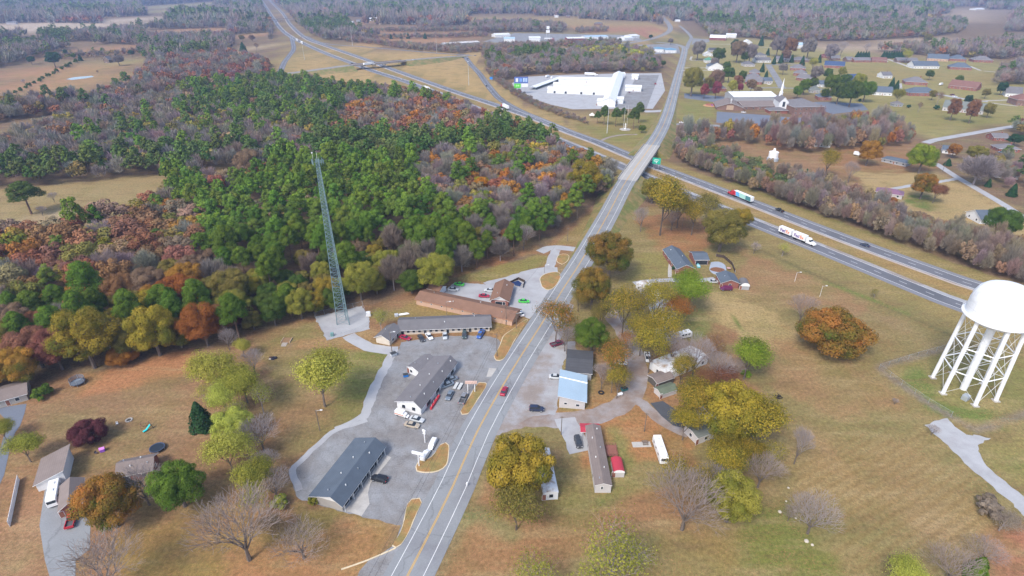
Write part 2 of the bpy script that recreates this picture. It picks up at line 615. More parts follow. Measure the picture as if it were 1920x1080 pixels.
AREAS = [  # (name, polygon, level, material)
    ('parking_lot', [(541, 882), (558, 864), (598, 828), (628, 804), (690, 784), (700, 760), (714, 722), (730, 690), (744, 664), (752, 642), (830, 630), (907, 629),
                     (930, 634), (944, 645), (958, 668), (948, 690), (880, 808), (826, 912), (768, 1022), (715, 1120), (640, 1120), (690, 1052), (740, 1022), (752, 985), (690, 972), (644, 960), (560, 935), (550, 915)], .03, ASPHL),
    ('gravel_yard', [(815, 549), (838, 541), (853, 529), (890, 532), (912, 534), (955, 521), (1000, 509), (1024, 500), (1040, 512), (1046, 540), (1022, 575), (993, 598), (945, 582), (838, 556)], .03, GRAV),
    ('mast_yard', [(590, 594), (680, 573), (692, 600), (694, 617), (668, 623), (642, 631), (613, 638)], .03, GRAV),
    ('roadside_apron', [(1060, 562), (1076, 572), (1050, 640), (1078, 640), (1082, 656), (1062, 664), (1052, 700), (1046, 765), (1040, 778), (1000, 780), (960, 800), (925, 822), (884, 862), (872, 900), (860, 905), (900, 815), (960, 706), (1020, 608)], .025, SHOUL),
    ('tower_gravel', [(1733, 797), (1752, 789), (1776, 784), (1790, 800), (1812, 815), (1838, 817), (1858, 822), (1838, 832), (1834, 846), (1850, 874), (1890, 908), (1935, 945), (1935, 980), (1888, 935), (1815, 874), (1768, 828)], .03, GRAV),
    ('flea_market_lot', [(960, 156), (987, 144), (1040, 141), (1150, 138), (1240, 137), (1247, 170), (1224, 204), (1155, 204), (1073, 205), (1032, 196), (1003, 186), (981, 177), (965, 166)], .03, GRAV),
    ('asphalt_lot', [(1196, 141), (1236, 141), (1212, 204), (1156, 203), (1174, 176)], .05, ASPHL),
    ('church_front_lot', [(1344, 209), (1395, 213), (1440, 216), (1488, 221), (1545, 219), (1560, 228), (1480, 240), (1400, 236), (1343, 230)], .03, ASPHB),
    ('church_rear_lot', [(1526, 191), (1570, 192), (1616, 194), (1628, 206), (1560, 214), (1540, 206)], .03, ASPHB),
    ('church_side_lot', [(1283, 175), (1345, 180), (1372, 183), (1343, 192), (1283, 184)], .03, ASPHB),
    ('house_forecourt', [(84, 918), (98, 914), (115, 957), (150, 965), (170, 972), (168, 1030), (142, 1050), (140, 1120), (104, 1120), (84, 1050), (74, 985)], .03, ASPH),
    ('asphalt_drive', [(-8, 768), (10, 763), (50, 757), (46, 775), (38, 798), (28, 812), (18, 845), (8, 890), (-10, 930), (-30, 930), (-8, 870), (8, 815), (14, 790)], .03, ASPHB),
    ('tarmac_pad', [(1219, 756), (1243, 752), (1302, 792), (1296, 806), (1262, 798), (1240, 780)], .04, ASPHD),
    ('concrete_apron', [(648, 958), (722, 852), (734, 858), (695, 906), (690, 925), (693, 945), (678, 968)], .05, CONC),
    ('concrete_slab', [(912, 707), (917, 690), (937, 692), (930, 705)], .06, CONC),
    ('gas_station_lot', [(1196, 84), (1270, 82), (1276, 100), (1210, 102)], .03, ASPHL),
    ('truck_stop_lot', [(905, 78), (965, 62), (1190, 66), (1206, 76), (1130, 80), (1000, 84)], .03, ASPHL),
    ('pond', [(123, 148.5), (140, 144.5), (172, 142), (176, 144), (160, 147), (135, 150)], .05, WATER),
    ('shop_forecourt', [(1296, 84), (1300, 72), (1330, 74), (1330, 79)], .03, ASPHL),
]
APOLY = {}


def ragged(P, amp):
    out = []
    for i in range(len(P)):
        a, b = P[i], P[(i + 1) % len(P)]
        n = max(1, int(np.linalg.norm(b - a) / 1.3))
        for k in range(n):
            out.append(a + (b - a) * k / n + (RNG.uniform(-amp, amp, 2) if k else 0))
    return np.array(out)


for k_, (nm, uv, z, mt) in enumerate(AREAS):
    P = GA(uv)
    z = z + .004 * (k_ % 7)
    APOLY[nm] = P
    if mt in (GRAV, ASPHL, GRAVT, SHOUL) and P[:, 1].max() < 420:
        P = ragged(P, .45 if mt is not ASPHL else .28)
    mb = MB()
    mb.poly([(p[0], p[1], z) for p in P])
    o = mb.build(nm, mt)
    tag(o, kind='structure')
for k_, (nm, L, hw, mt) in enumerate(STL):
    mb = MB()
    if mt in (GRAV, GRAVT) and L[0][1] < 420:
        L = [p + np.append(RNG.uniform(-.4, .4, 2), 0) for p in spline(L, 2.0)]
    strip(mb, L, hw, -hw, .004 + .0035 * (k_ % 6) if mt is not ASPHL else .062 + .003 * (k_ % 4))
    tag(mb.build(nm, mt), kind='structure')

mb = MB()
L = line3([(556, 922), (543, 884), (561, 862), (600, 826), (631, 803), (688, 785)], 2)
strip(mb, [p + np.append(RNG.uniform(-.25, .25, 2), 0) for p in L], .2, -1.7, .06)
tag(mb.build('gravel_margin', GRAV), kind='structure')
# ---- main road with its bank, bridge deck and railings
mb = MB()
strip(mb, MAIN, 5.6, -6.2, .08, 0)
strip(mb, MAIN, 3.72, 3.56, .092, 1)
strip(mb, MAIN, -3.56, -3.72, .092, 1)
strip(mb, MAIN, .24, .08, .092, 2)
strip(mb, MAIN, -.08, -.24, .092, 2)
tag(mb.build('main_road', [ASPH, LINEW, LINEY]), kind='structure')


def bank(name, line, wl, wr, slope=1.6, skip=None):
    mb = MB()
    Lt, Rt = offset(line, wl), offset(line, -wr)
    prev = None
    for i, p in enumerate(line):
        cur = None
        if p[2] > .12 and not (skip and skip(p)):
            e = p[2] * slope + .3
            a, b = offset(line, wl + e)[i], offset(line, -wr - e)[i]
            cur = ((a[0], a[1], -.25), (Lt[i][0], Lt[i][1], p[2] + .03), (Rt[i][0], Rt[i][1], p[2] + .03), (b[0], b[1], -.25))
        if prev and cur:
            for k in (0, 1, 2):
                mb.poly([prev[k], prev[k + 1], cur[k + 1], cur[k]])
        elif cur or prev:
            q = cur or prev
            mb.poly([q[0], q[1], q[2], q[3]] if prev else [q[3], q[2], q[1], q[0]])
        prev = cur
    return tag(mb.build(name, BANK), kind='structure')


Y0, Y1 = G(1175, 338, 6.2)[1], G(1222, 272, 6.2)[1]
bank('road_bank', MAIN, 5.6, 6.2, 1.7, lambda p: Y0 + 14 < p[1] < Y1 - 14)
X0, X1 = G(652, 123, 7)[0], G(762, 113, 7)[0]
bank('overpass_bank', CROSS, 7, 7, 2.0, lambda p: X0 + 16 < p[0] < X1 - 16)


def bridge(name, label, line, wl, wr, zd, piers, railmat, deckmat, markings):
    t = thing(name, label, 'bridge', tuple(line[len(line) // 2][:2]) + (0,))
    o0 = np.array([t.location[0], t.location[1], 0])
    L = [p - o0 for p in line]
    mb = MB()
    for i in range(len(L) - 1):
        for (w0, w1, z0, z1) in ((wl, -wr, -1.25, .11),):
            A, B = offset(L, w0), offset(L, w1)
            a, b, c, e = A[i], A[i + 1], B[i + 1], B[i]
            mb.poly([(a[0], a[1], a[2] + z1), (e[0], e[1], e[2] + z1), (c[0], c[1], c[2] + z1), (b[0], b[1], b[2] + z1)], 0)
            mb.poly([(a[0], a[1], a[2] + z1), (b[0], b[1], b[2] + z1), (b[0], b[1], b[2] + z0), (a[0], a[1], a[2] + z0)], 1)
            mb.poly([(e[0], e[1], e[2] + z1), (e[0], e[1], e[2] + z0), (c[0], c[1], c[2] + z0), (c[0], c[1], c[2] + z1)], 1)
            mb.poly([(a[0], a[1], a[2] + z0), (b[0], b[1], b[2] + z0), (c[0], c[1], c[2] + z0), (e[0], e[1], e[2] + z0)], 1)
    for w0, w1, k in markings:
        strip(mb, L, w0, w1, .125, k)
    mb.build('deck', [deckmat, PIERC, LINEW, LINEY], t)
    for w in (wl, -wr + .3):
        r = MB()
        A, B = offset(L, w), offset(L, w - .3)
        for i in range(len(L) - 1):
            r.poly([tuple(A[i]), tuple(A[i + 1]), (*A[i + 1][:2], A[i + 1][2] + .9), (*A[i][:2], A[i][2] + .9)])
            r.poly([tuple(B[i + 1]), tuple(B[i]), (*B[i][:2], B[i][2] + .9), (*B[i + 1][:2], B[i + 1][2] + .9)])
            r.poly([(*A[i][:2], A[i][2] + .9), (*A[i + 1][:2], A[i + 1][2] + .9), (*B[i + 1][:2], B[i + 1][2] + .9), (*B[i][:2], B[i][2] + .9)])
        r.build('railing', railmat, t)
    for f in piers:
        i = min(int(f * (len(L) - 1)), len(L) - 2)
        p, q = L[i], L[i + 1]
        dv = (q - p)[:2] / np.linalg.norm((q - p)[:2])
        nv = np.array([-dv[1], dv[0]])
        m = MB()
        for s in (-.7, 0, .7):
            c = p[:2] + nv * s * (wl + wr) / 2
            m.tube((c[0], c[1], 0), (c[0], c[1], p[2] - 1.9), .5, .5, 8)
        a, b = p[:2] - nv * wr * .95, p[:2] + nv * wl * .95
        m.bar((a[0], a[1], p[2] - 1.6), (b[0], b[1], p[2] - 1.6), 1.0, .9)
        m.build('pier', PIERC, t)
    return t


def between(line, axis, a, b):
    return [p for p in line if a <= p[axis] <= b]


BL = between(MAIN, 1, Y0 - 2, Y1 + 2)
bridge('road_bridge', 'pale concrete bridge carrying the two-lane road over the interstate', BL, 6.4, 6.9, 6, (.2, .47, .75), DECKC, DECKC,
       ((3.72, 3.56, 2), (-3.56, -3.72, 2), (.2, -.2, 3)))
BX = between(CROSS, 0, X0, X1)
bridge('highway_overpass', 'long brown-edged overpass with a white truck crossing the interchange', offset(BX, 0), 7.5, 7.5, 7, (.3, .5, .7),
       pmat('rusty railing', (0.21, 0.15, 0.12), .8, .2), ASPHL, ((.15, -.15, 3),))
ov = line3([(503, 36.5, 7), (527, 35.6, 7), (551, 35, 7)], 12)
bridge('far_overpass', 'small far overpass crossing the interstate near the top edge', ov, 5, 5, 7, (.35, .5, .65),
       pmat('rusty railing', (0.21, 0.15, 0.12), .8, .2), ASPHL, ())

# ---- interstate
for nm, L, near in (('interstate_westbound', IR, -1), ('interstate_eastbound', IL, 1)):
    mb = MB()
    o_, i_ = (1, -1) if near < 0 else (-1, 1)   # both lines run from the right edge to the far top; outer side right of travel for IR
    if nm == 'interstate_westbound':
        lo, li = -1, 1      # outer shoulder on the far (right-hand) side, inner on the median side
    else:
        lo, li = 1, -1
    so_, si_ = (-1, 1) if lo < 0 else (1, -1)
    # travel direction runs away to the upper left: left of travel is the near side
    outer = -1 if nm == 'interstate_westbound' else 1
    strip(mb, L, 6.9 if outer > 0 else 5.2, -5.2 if outer > 0 else -6.9, .04, 0)
    inner = -outer
    a, b = sorted((inner * 3.95, inner * 5.2), reverse=True)
    strip(mb, L, a, b, .05, 3)
    a, b = sorted((inner * 5.2, inner * 6.6), reverse=True)
    strip(mb, L, a, b, .045, 4 if nm == 'interstate_westbound' else 3)
    a, b = sorted((outer * 4.0, outer * 6.9), reverse=True)
    strip(mb, L, a, b, .048, 5)
    for c in (3.75, -3.75):
        strip(mb, L, c + .13, c - .13, .06, 1)
    dashes(mb, L, 0, 3.6, 8.6, .22, .06, 1)
    tag(mb.build(nm, [ASPHI, LINEW, LINEY, SHOUL, SHOULT, pmat('outer shoulder', (0.20, 0.205, 0.225), .9, .1)]), kind='structure')
mb = MB()
strip(mb, CROSS, 7, -7, .05, 0)
strip(mb, CROSS, .2, -.2, .065, 1)
tag(mb.build('cross_highway', [ASPHL, LINEY]), kind='structure')
for L in RAMPS:
    mb = MB()
    strip(mb, L, 4.6, -4.6, .035, 0)
    strip(mb, L, 2.6, 2.4, .07, 1)
    strip(mb, L, -2.4, -2.6, .07, 1)
    tag(mb.build('ramp', [ASPHI, LINEW]), kind='structure')

# ---- kerbed islands
ISLES = [
    [(779, 876), (781, 884), (800, 887), (822, 884), (838, 872), (842, 850), (842, 835), (836, 830), (826, 834), (815, 850), (800, 862), (786, 864)],
    [(863, 772), (866, 778), (876, 777), (884, 768), (911, 726), (910, 718), (900, 717), (891, 726)],
    [(926, 668), (930, 676), (942, 675), (952, 662), (975, 622), (990, 600), (978, 604), (962, 617), (944, 630), (936, 650)],
    [(750, 1000), (757, 975), (764, 945), (772, 936), (787, 934), (791, 942), (783, 960), (768, 996), (752, 1022), (742, 1028), (735, 1024)],
    [(1012, 523), (1022, 514), (1042, 510), (1051, 514), (1049, 526), (1038, 540), (1026, 544), (1016, 538)],
    [(1044, 491), (1046, 480), (1058, 476), (1067, 480), (1064, 490), (1054, 496)],
]
for uv in ISLES:
    P = GA(uv)
    c = P.mean(0)
    ar = sum(P[i - 1][0] * P[i][1] - P[i][0] * P[i - 1][1] for i in range(len(P)))
    if ar < 0:
        P = P[::-1]
    Q = np.array(spline([np.array(p) for p in list(P) + [P[0]]], 1.2))[:-1]
    inner = Q + (c - Q) / np.linalg.norm(c - Q, axis=1)[:, None] * .3
    mb = MB()
    mb.prism([tuple(p) for p in Q], 0, .17, 0)
    mb.poly([(p[0], p[1], .19) for p in inner], 1)
    o = mb.build('traffic_island', [KERB, ISLE])
    tag(o, kind='structure')
o = MB()
kl = line3([(640, 1068), (686, 1052), (742, 1028)], 2)
strip(o, kl, .18, -.18, .16)
A_, B_ = offset(kl, .18), offset(kl, -.18)
for i in range(len(kl) - 1):
    o.poly([(*A_[i][:2], 0), (*A_[i + 1][:2], 0), (*A_[i + 1][:2], .16), (*A_[i][:2], .16)])
    o.poly([(*B_[i + 1][:2], 0), (*B_[i][:2], 0), (*B_[i][:2], .16), (*B_[i + 1][:2], .16)])
tag(o.build('kerb', KERB), kind='structure')

# ------------------------------------------------------------------ ground sheet with painted cover
TAN = (.315, .235, .095)
OLV = (.200, .185, .062)
GRN = (.135, .185, .045)
LIT = (.330, .170, .080)
BRN = (.280, .175, .085)
RED = (.420, .225, .125)
STRAW = (.600, .480, .370)
FLOOR = (.200, .135, .090)
MUD = (.230, .165, .110)
FIELDS = [  # (polygon, colour, edge softness m, mowing stripes)
    ([(0, 130), (110, 112), (133, 118), (62, 168), (0, 181)], RED, 6, .3),
    ([(135, 125), (200, 114), (272, 103), (258, 128), (240, 152), (215, 160), (170, 168), (60, 172), (100, 143)], (.39, .24, .11), 8, .2),
    ([(60, 168), (170, 166), (230, 158), (150, 176), (60, 182), (20, 184)], (.39, .24, .12), 8, 0),
    ([(165, 113), (265, 103), (262, 116), (180, 124)], (.33, .28, .12), 8, 0),
    ([(108, 97), (150, 87), (200, 83), (258, 85), (262, 97), (200, 104), (112, 110)], RED, 6, .3),
    ([(-60, 45), (60, 43), (205, 45), (205, 57), (60, 58), (-60, 61)], STRAW, 10, 0),
    ([(190, 33), (315, 28), (310, 43), (235, 51), (190, 49)], STRAW, 10, 0),
    ([(262, 12), (404, 2), (398, 19), (285, 31)], (.36, .33, .15), 10, 0),
    ([(0, 79), (75, 63), (72, 73), (0, 87)], (.36, .29, .13), 8, 0),
    ([(428, 86), (507, 78), (507, 100), (443, 100)], (.44, .34, .21), 6, 0),
    ([(433, 66), (507, 61), (507, 76), (440, 79)], RED, 6, 0),
    ([(268, 57), (432, 52), (420, 62), (273, 65)], RED, 8, 0),
    ([(-40, 356), (60, 350), (315, 324), (322, 398), (250, 420), (130, 445), (-40, 475)], (.330, .250, .115), 5, 0),
    ([(372, 326), (465, 303), (475, 335), (420, 352), (366, 352)], (.330, .225, .100), 4, 0),
    ([(-30, 260), (115, 211), (130, 224), (45, 268), (-30, 282)], (.35, .24, .11), 6, 0),
    ([(480, -20), (500, -20), (530, 50), (560, 68), (620, 80), (720, 92), (850, 102), (885, 108), (905, 145), (950, 192), (1040, 232), (1190, 290), (1240, 300), (1160, 315), (1000, 254),
      (880, 205), (800, 182), (700, 166), (600, 166), (540, 150), (505, 145), (520, 110), (545, 90), (520, 60)], (.500, .345, .145), 6, .6),
    ([(715, 58), (905, 55), (912, 66), (880, 70), (715, 71)], RED, 6, .3),
    ([(690, 76), (800, 72), (880, 72), (800, 84), (700, 85)], RED, 6, .3),
    ([(640, 45), (780, 47), (790, 55), (700, 58)], RED, 6, 0),
    ([(870, 30), (1000, 31), (1240, 42), (1220, 52), (1060, 52), (890, 44)], (.40, .28, .12), 8, 0),
    ([(1068, 57), (1130, 50), (1245, 55), (1243, 66), (1140, 69), (1068, 69)], (.44, .19, .12), 5, 0),
    ([(1212, 78), (1262, 62), (1292, 58), (1300, 92), (1270, 82)], OLV, 5, 0),
    ([(905, 82), (965, 60), (1070, 64), (1200, 64), (1210, 78), (1000, 86)], (.30, .27, .13), 6, 0),
    ([(1740, 31), (1827, 18), (1912, 18), (1897, 34), (1877, 60), (1827, 78), (1747, 81), (1743, 104), (1533, 98), (1530, 79), (1640, 80), (1740, 72), (1800, 66), (1813, 48), (1800, 38)], (.47, .36, .26), 6, 0),
    ([(1262, 95), (1300, 72), (1400, 70), (1530, 92), (1620, 104), (1760, 106), (1890, 120), (2000, 110), (2000, 260), (1880, 232), (1740, 262), (1660, 232), (1620, 205), (1500, 175), (1262, 178)], (.320, .290, .105), 6, 0),
    ([(1620, 112), (1760, 135), (1900, 140), (1860, 175), (1700, 150), (1560, 150)], (.335, .270, .095), 12, .2),
    ([(1640, 190), (1760, 190), (1900, 205), (1920, 230), (1800, 245), (1700, 240)], (.275, .250, .080), 12, .2),
    ([(1262, 182), (1345, 182), (1343, 226), (1320, 231), (1262, 228)], (.240, .235, .070), 4, 0),
    ([(1262, 68), (1300, 92), (1275, 160), (1258, 205), (1238, 205), (1268, 110)], (.30, .25, .09), 3, 0),
    ([(1060, 240), (1130, 215), (1240, 214), (1226, 240), (1195, 280), (1130, 270)], (.240, .225, .065), 4, 0),
    ([(985, 200), (1060, 208), (1130, 214), (1110, 236), (1030, 222), (960, 195), (935, 165), (960, 168)], (.33, .25, .11), 4, 0),
    # right middle
    ([(1262, 240), (1350, 238), (1560, 222), (1650, 222), (1720, 262), (1730, 300), (1640, 345), (1500, 345), (1400, 300), (1262, 290)], (.300, .175, .095), 6, 0),
    ([(1540, 290), (1640, 268), (1720, 296), (1760, 318), (1690, 330), (1600, 325), (1540, 318)], (.315, .165, .080), 5, 0),
    ([(1600, 322), (1690, 326), (1760, 318), (1800, 340), (1900, 398), (1990, 440), (1990, 470), (1810, 428), (1720, 410), (1640, 372)], (.430, .315, .145), 4, 0),
    ([(1690, 362), (1730, 368), (1752, 384), (1738, 394), (1712, 386)], GRN, 5, 0),
    ([(1340, 350), (1400, 372), (1560, 430), (1720, 490), (1990, 590), (1990, 560), (1720, 468), (1500, 388), (1380, 340)], OLV, 3, 0),
    # right foreground
    ([(1060, 545), (1112, 440), (1140, 395), (1290, 385), (1420, 430), (1560, 480), (1800, 580), (2000, 660), (2000, 1180), (700, 1180), (790, 1028), (894, 822), (960, 706)], (.250, .205, .082), 2.5, .35),
    ([(1190, 400), (1300, 400), (1380, 450), (1290, 480), (1230, 470)], (.340, .165, .075), 6, 0),
    ([(1190, 480), (1260, 470), (1262, 520), (1180, 525)], (.270, .235, .075), 5, 0),
    ([(1390, 470), (1460, 500), (1620, 560), (1600, 590), (1480, 570), (1390, 545)], (.310, .185, .092), 8, 0),
    ([(1330, 545), (1420, 565), (1500, 620), (1480, 660), (1380, 650), (1320, 590)], (.430, .315, .140), 7, 0),
    ([(1260, 590), (1320, 580), (1350, 630), (1300, 650)], (.200, .200, .060), 5, 0),
    ([(1330, 600), (1380, 618), (1402, 652), (1340, 640)], (.290, .150, .080), 4, 0),
    ([(1455, 640), (1620, 690), (1700, 760), (1620, 790), (1480, 740), (1440, 690)], (.330, .205, .098), 9, .3),
    ([(1690, 700), (1760, 665), (1870, 655), (1960, 690), (1960, 770), (1800, 800), (1740, 755)], (.230, .215, .070), 4, 0),
    ([(1692, 694), (1722, 695), (1780, 765), (1890, 775), (1880, 800), (1790, 792), (1730, 762), (1700, 722)], (.140, .195, .045), 4, 0),
    ([(1480, 860), (1600, 820), (1740, 830), (1830, 900), (1880, 980), (1850, 1060), (1600, 1060), (1480, 960)], (.330, .240, .105), 10, 1),
    ([(1400, 985), (1470, 940), (1530, 1010), (1600, 1120), (1330, 1120)], (.180, .190, .045), 6, 0),
    ([(1200, 1010), (1360, 990), (1440, 1120), (1200, 1120)], (.270, .200, .070), 6, 0),
    ([(1835, 830), (1990, 800), (1990, 930), (1900, 905)], (.280, .235, .085), 4, 0),
    ([(1860, 1000), (1990, 980), (1990, 1120), (1840, 1120)], (.38, .17, .10), 5, 0),
    ([(860, 910), (940, 850), (1060, 840), (1100, 950), (1300, 900), (1300, 1000), (1080, 1010), (1000, 1180), (740, 1180)], (.330, .180, .085), 5, 0),
    ([(900, 880), (935, 830), (1060, 860), (1090, 905), (1110, 960), (1060, 965), (940, 930)], (.265, .215, .075), 4, 0),
    ([(1060, 800), (1100, 790), (1200, 760), (1300, 820), (1300, 880), (1180, 860), (1090, 880)], (.400, .190, .080), 3, 0),
    ([(1135, 805), (1175, 785), (1180, 850), (1195, 910), (1150, 945), (1140, 880)], (.240, .220, .070), 4, 0),
    ([(1110, 925), (1150, 925), (1160, 950), (1115, 955)], (.150, .190, .050), 3, 0),
    ([(1035, 745), (1048, 735), (1048, 770), (1098, 775), (1100, 745), (1130, 690), (1160, 680), (1178, 720), (1140, 765), (1090, 782), (1030, 775)], (.350, .190, .080), 2, 0),
    ([(1080, 640), (1130, 640), (1180, 650), (1180, 700), (1130, 720), (1110, 660)], (.300, .175, .085), 3, 0),
    ([(1200, 690), (1260, 640), (1340, 640), (1420, 720), (1460, 800), (1300, 830), (1210, 740)], (.320, .175, .085), 5, 0),
    # left foreground
    ([(-60, 735), (60, 715), (150, 705), (370, 655), (440, 650), (480, 622), (592, 596), (700, 572), (782, 545), (838, 520), (930, 505), (1010, 480), (1044, 440), (1100, 395), (1140, 370), (1120, 440), (1045, 545),
      (1015, 600), (745, 1130), (-200, 1180)], (.300, .165, .088), 3, .3),
    ([(150, 712), (365, 655), (380, 690), (300, 720), (150, 745)], (.430, .200, .095), 4, 0),
    ([(60, 760), (380, 715), (390, 800), (330, 850), (60, 860)], (.280, .172, .092), 8, 0),
    ([(480, 640), (590, 605), (740, 665), (720, 720), (690, 780), (560, 850), (500, 760)], (.225, .190, .068), 5, .3),
    ([(610, 660), (735, 668), (700, 745), (640, 790), (610, 720)], (.215, .215, .060), 8, 0),
    ([(470, 690), (600, 740), (640, 790), (540, 870), (500, 800)], (.310, .190, .095), 9, 0),
    ([(560, 640), (690, 620), (720, 650), (640, 650)], (.350, .215, .095), 3, 0),
    ([(690, 595), (790, 560), (960, 605), (985, 615), (920, 622), (730, 600)], (.300, .215, .080), 3, 0),
    ([(850, 520), (1000, 478), (1028, 480), (1015, 500), (912, 530)], (.260, .225, .070), 3, 0),
    ([(830, 512), (1000, 462), (1010, 474), (850, 522)], (.340, .165, .080), 3, 0),
    ([(1040, 460), (1110, 395), (1140, 380), (1085, 460)], (.290, .210, .080), 3, 0),
    ([(920, 618), (990, 600), (960, 640), (940, 660)], (.37, .20, .08), 2, 0),
    ([(540, 930), (650, 962), (745, 985), (700, 1040), (640, 1070), (540, 1020)], (.270, .205, .060), 4, 0),
    ([(640, 975), (740, 988), (690, 1050), (620, 1080)], (.37, .20, .085), 4, .8),
    ([(220, 1000), (540, 980), (640, 1080), (560, 1180), (220, 1180)], (.285, .190, .060), 9, 0),
    ([(440, 1040), (640, 1000), (640, 1120), (440, 1120)], (.38, .19, .085), 8, 0),
    ([(0, 960), (74, 930), (72, 1060), (0, 1120)], (.36, .20, .11), 5, 0),
    ([(540, 632), (546, 632), (546, 652), (540, 652)], MUD, 1, 0),
]
# worn tracks: (polyline, half width m, colour, softness)
TRACKS = [
    ([(1775, 653), (1720, 668), (1647, 691), (1690, 722), (1740, 756), (1784, 782), (1828, 806), (1880, 790), (1935, 772)], 1.5, (.225, .195, .150), 1.4),
    ([(1428, 470), (1560, 530), (1700, 592), (1900, 680)], 1.4, (.160, .135, .060), 1.5),
    ([(1548, 530), (1620, 556), (1700, 588)], 1.2, (.16, .22, .05), 1.5),
    ([(1366, 586), (1390, 614), (1396, 622)], .5, (.14, .20, .04), .6),
    ([(560, 650), (620, 648), (690, 655)], 1.5, (.36, .20, .09), 2.0),
    ([(100, 150), (140, 142), (178, 141)], 3.0, (.20, .12, .08), 3.0),
    ([(905, 860), (885, 925), (872, 960)], 1.5, (.24, .20, .08), 2.0),
    ([(960, 1000), (900, 960), (870, 975)], 2.5, (.20, .20, .08), 2.0),
]
BLOBS = [  # (u, v, radius m, colour, strength)
    (660, 700, 6, GRN, .6), (700, 660, 5, GRN, .6), (690, 745, 6, GRN, .5), (720, 670, 4, GRN, .6), (650, 800, 6, GRN, .5), (600, 800, 7, OLV, .5),
    (1310, 618, 8, (.14, .18, .05), .6), (240, 470, 5, TAN, .6), (60, 420, 14, STRAW, .45), (110, 400, 9, STRAW, .5),
    (1575, 800, 8, GRN, .25), (1570, 720, 9, OLV, .5), (1530, 540, 9, TAN, .5), (1620, 620, 10, LIT, .35), (1660, 600, 9, (.28, .17, .10), .5),
    (1570, 650, 15, (.34, .17, .085), .6), (1145, 505, 9, LIT, .6), (1120, 565, 8, LIT, .6), (1370, 430, 9, LIT, .6), (1230, 390, 9, LIT, .7),
    (985, 940, 10, LIT, .5), (1290, 960, 9, (.33, .17, .09), .6), (1160, 900, 4, (.16, .19, .05), .4), (1050, 640, 5, LIT, .4),
    (150, 870, 7, (.34, .25, .11), .5), (290, 950, 9, LIT, .4), (350, 1010, 10, LIT, .3), (420, 720, 8, (.30, .17, .10), .5),
    (1730, 380, 10, GRN, .8), (1380, 210, 10, GRN, .3), (1300, 205, 14, (.19, .22, .06), .6), (1830, 225, 25, (.20, .24, .06), .6), (1700, 210, 22, (.23, .24, .07), .6),
    (1840, 128, 25, (.20, .26, .07), .7), (1760, 150, 40, (.24, .25, .08), .5), (1650, 160, 25, (.24, .25, .08), .5), (1830, 165, 35, (.23, .26, .08), .5),
    (1450, 130, 30, (.34, .25, .11), .5), (1500, 107, 22, (.40, .26, .15), .8), (1480, 150, 20, (.31, .29, .10), .5), (1420, 100, 30, (.30, .24, .10), .5),
    (1170, 236, 16, (.33, .17, .09), .5), (1145, 262, 14, GRN, .5), (1120, 228, 10, (.36, .19, .10), .5), (1090, 236, 20, OLV, .5),
    (1250, 60, 40, OLV, .3), (1560, 690, 7, GRN, .4), (1640, 730, 6, GRN, .35), (1500, 700, 9, (.33, .19, .10), .5), (1700, 900, 10, (.25, .17, .075), .5), (1600, 1000, 9, OLV, .5), (1450, 620, 7, (.22, .2, .07), .5), (1420, 900, 8, (.3, .19, .1), .5), (560, 830, 7, GRN, .35), (300, 720, 8, OLV, .4), (380, 940, 8, GRN, .3), (120, 800, 6, GRN, .3), (1080, 960, 6, GRN, .35), (1450, 545, 14, (.36, .20, .11), .5), (300, 775, 12, (.35, .21, .11), .6), (520, 660, 8, (.36, .20, .10), .5), (640, 600, 1, LIT, .0),
    (630, 690, 9, (.23, .22, .06), .5), (860, 560, 4, (.3, .28, .25), .0), (1540, 830, 9, (.38, .20, .10), .5), (1600, 880, 10, (.32, .18, .07), .4),
    (1680, 960, 8, (.30, .19, .08), .4), (1760, 1000, 10, (.40, .27, .15), .5), (1480, 1000, 7, (.17, .19, .04), .4), (1905, 870, 5, GRN, .5),
]


def axis(lo, hi, fine, far):
    a = list(np.arange(lo, hi + .1, fine))
    s = fine
    while a[-1] < far:
        s *= 1.16
        a.append(a[-1] + s)
    s = fine
    b = []
    x = lo
    while x > (-far if lo < 0 else -400):
        s *= 1.16
        x -= s
        b.append(x)
    return np.array(b[::-1] + a)


gx = axis(-190, 250, 1.6, 9000)
gy = axis(84, 420, 1.6, 9500)
XX, YY = np.meshgrid(gx, gy)
GP = np.stack([XX.ravel(), YY.ravel()], 1)
gcol = np.tile(np.array(FLOOR), (len(GP), 1))
mow = np.zeros(len(GP))
vis = GP[:, 1] > 40


def softmask(P, poly, soft):
    lo, hi = poly.min(0) - soft, poly.max(0) + soft
    cand = np.where((P[:, 0] > lo[0]) & (P[:, 0] < hi[0]) & (P[:, 1] > lo[1]) & (P[:, 1] < hi[1]))[0]
    Q = P[cand]
    ins = inpoly(Q, poly)
    dd = segdist(Q, poly, True)
    sgn = np.where(ins, dd, -dd)
    # ragged edge
    wob = (np.sin(Q[:, 0] * .23 + Q[:, 1] * .11) + np.sin(Q[:, 1] * .31 - Q[:, 0] * .17) + np.sin(Q[:, 0] * .71 + 1.3) * np.sin(Q[:, 1] * .63)) * soft * .28
    t = np.clip((sgn + wob) / soft + .5, 0, 1)
    return cand, t * t * (3 - 2 * t)


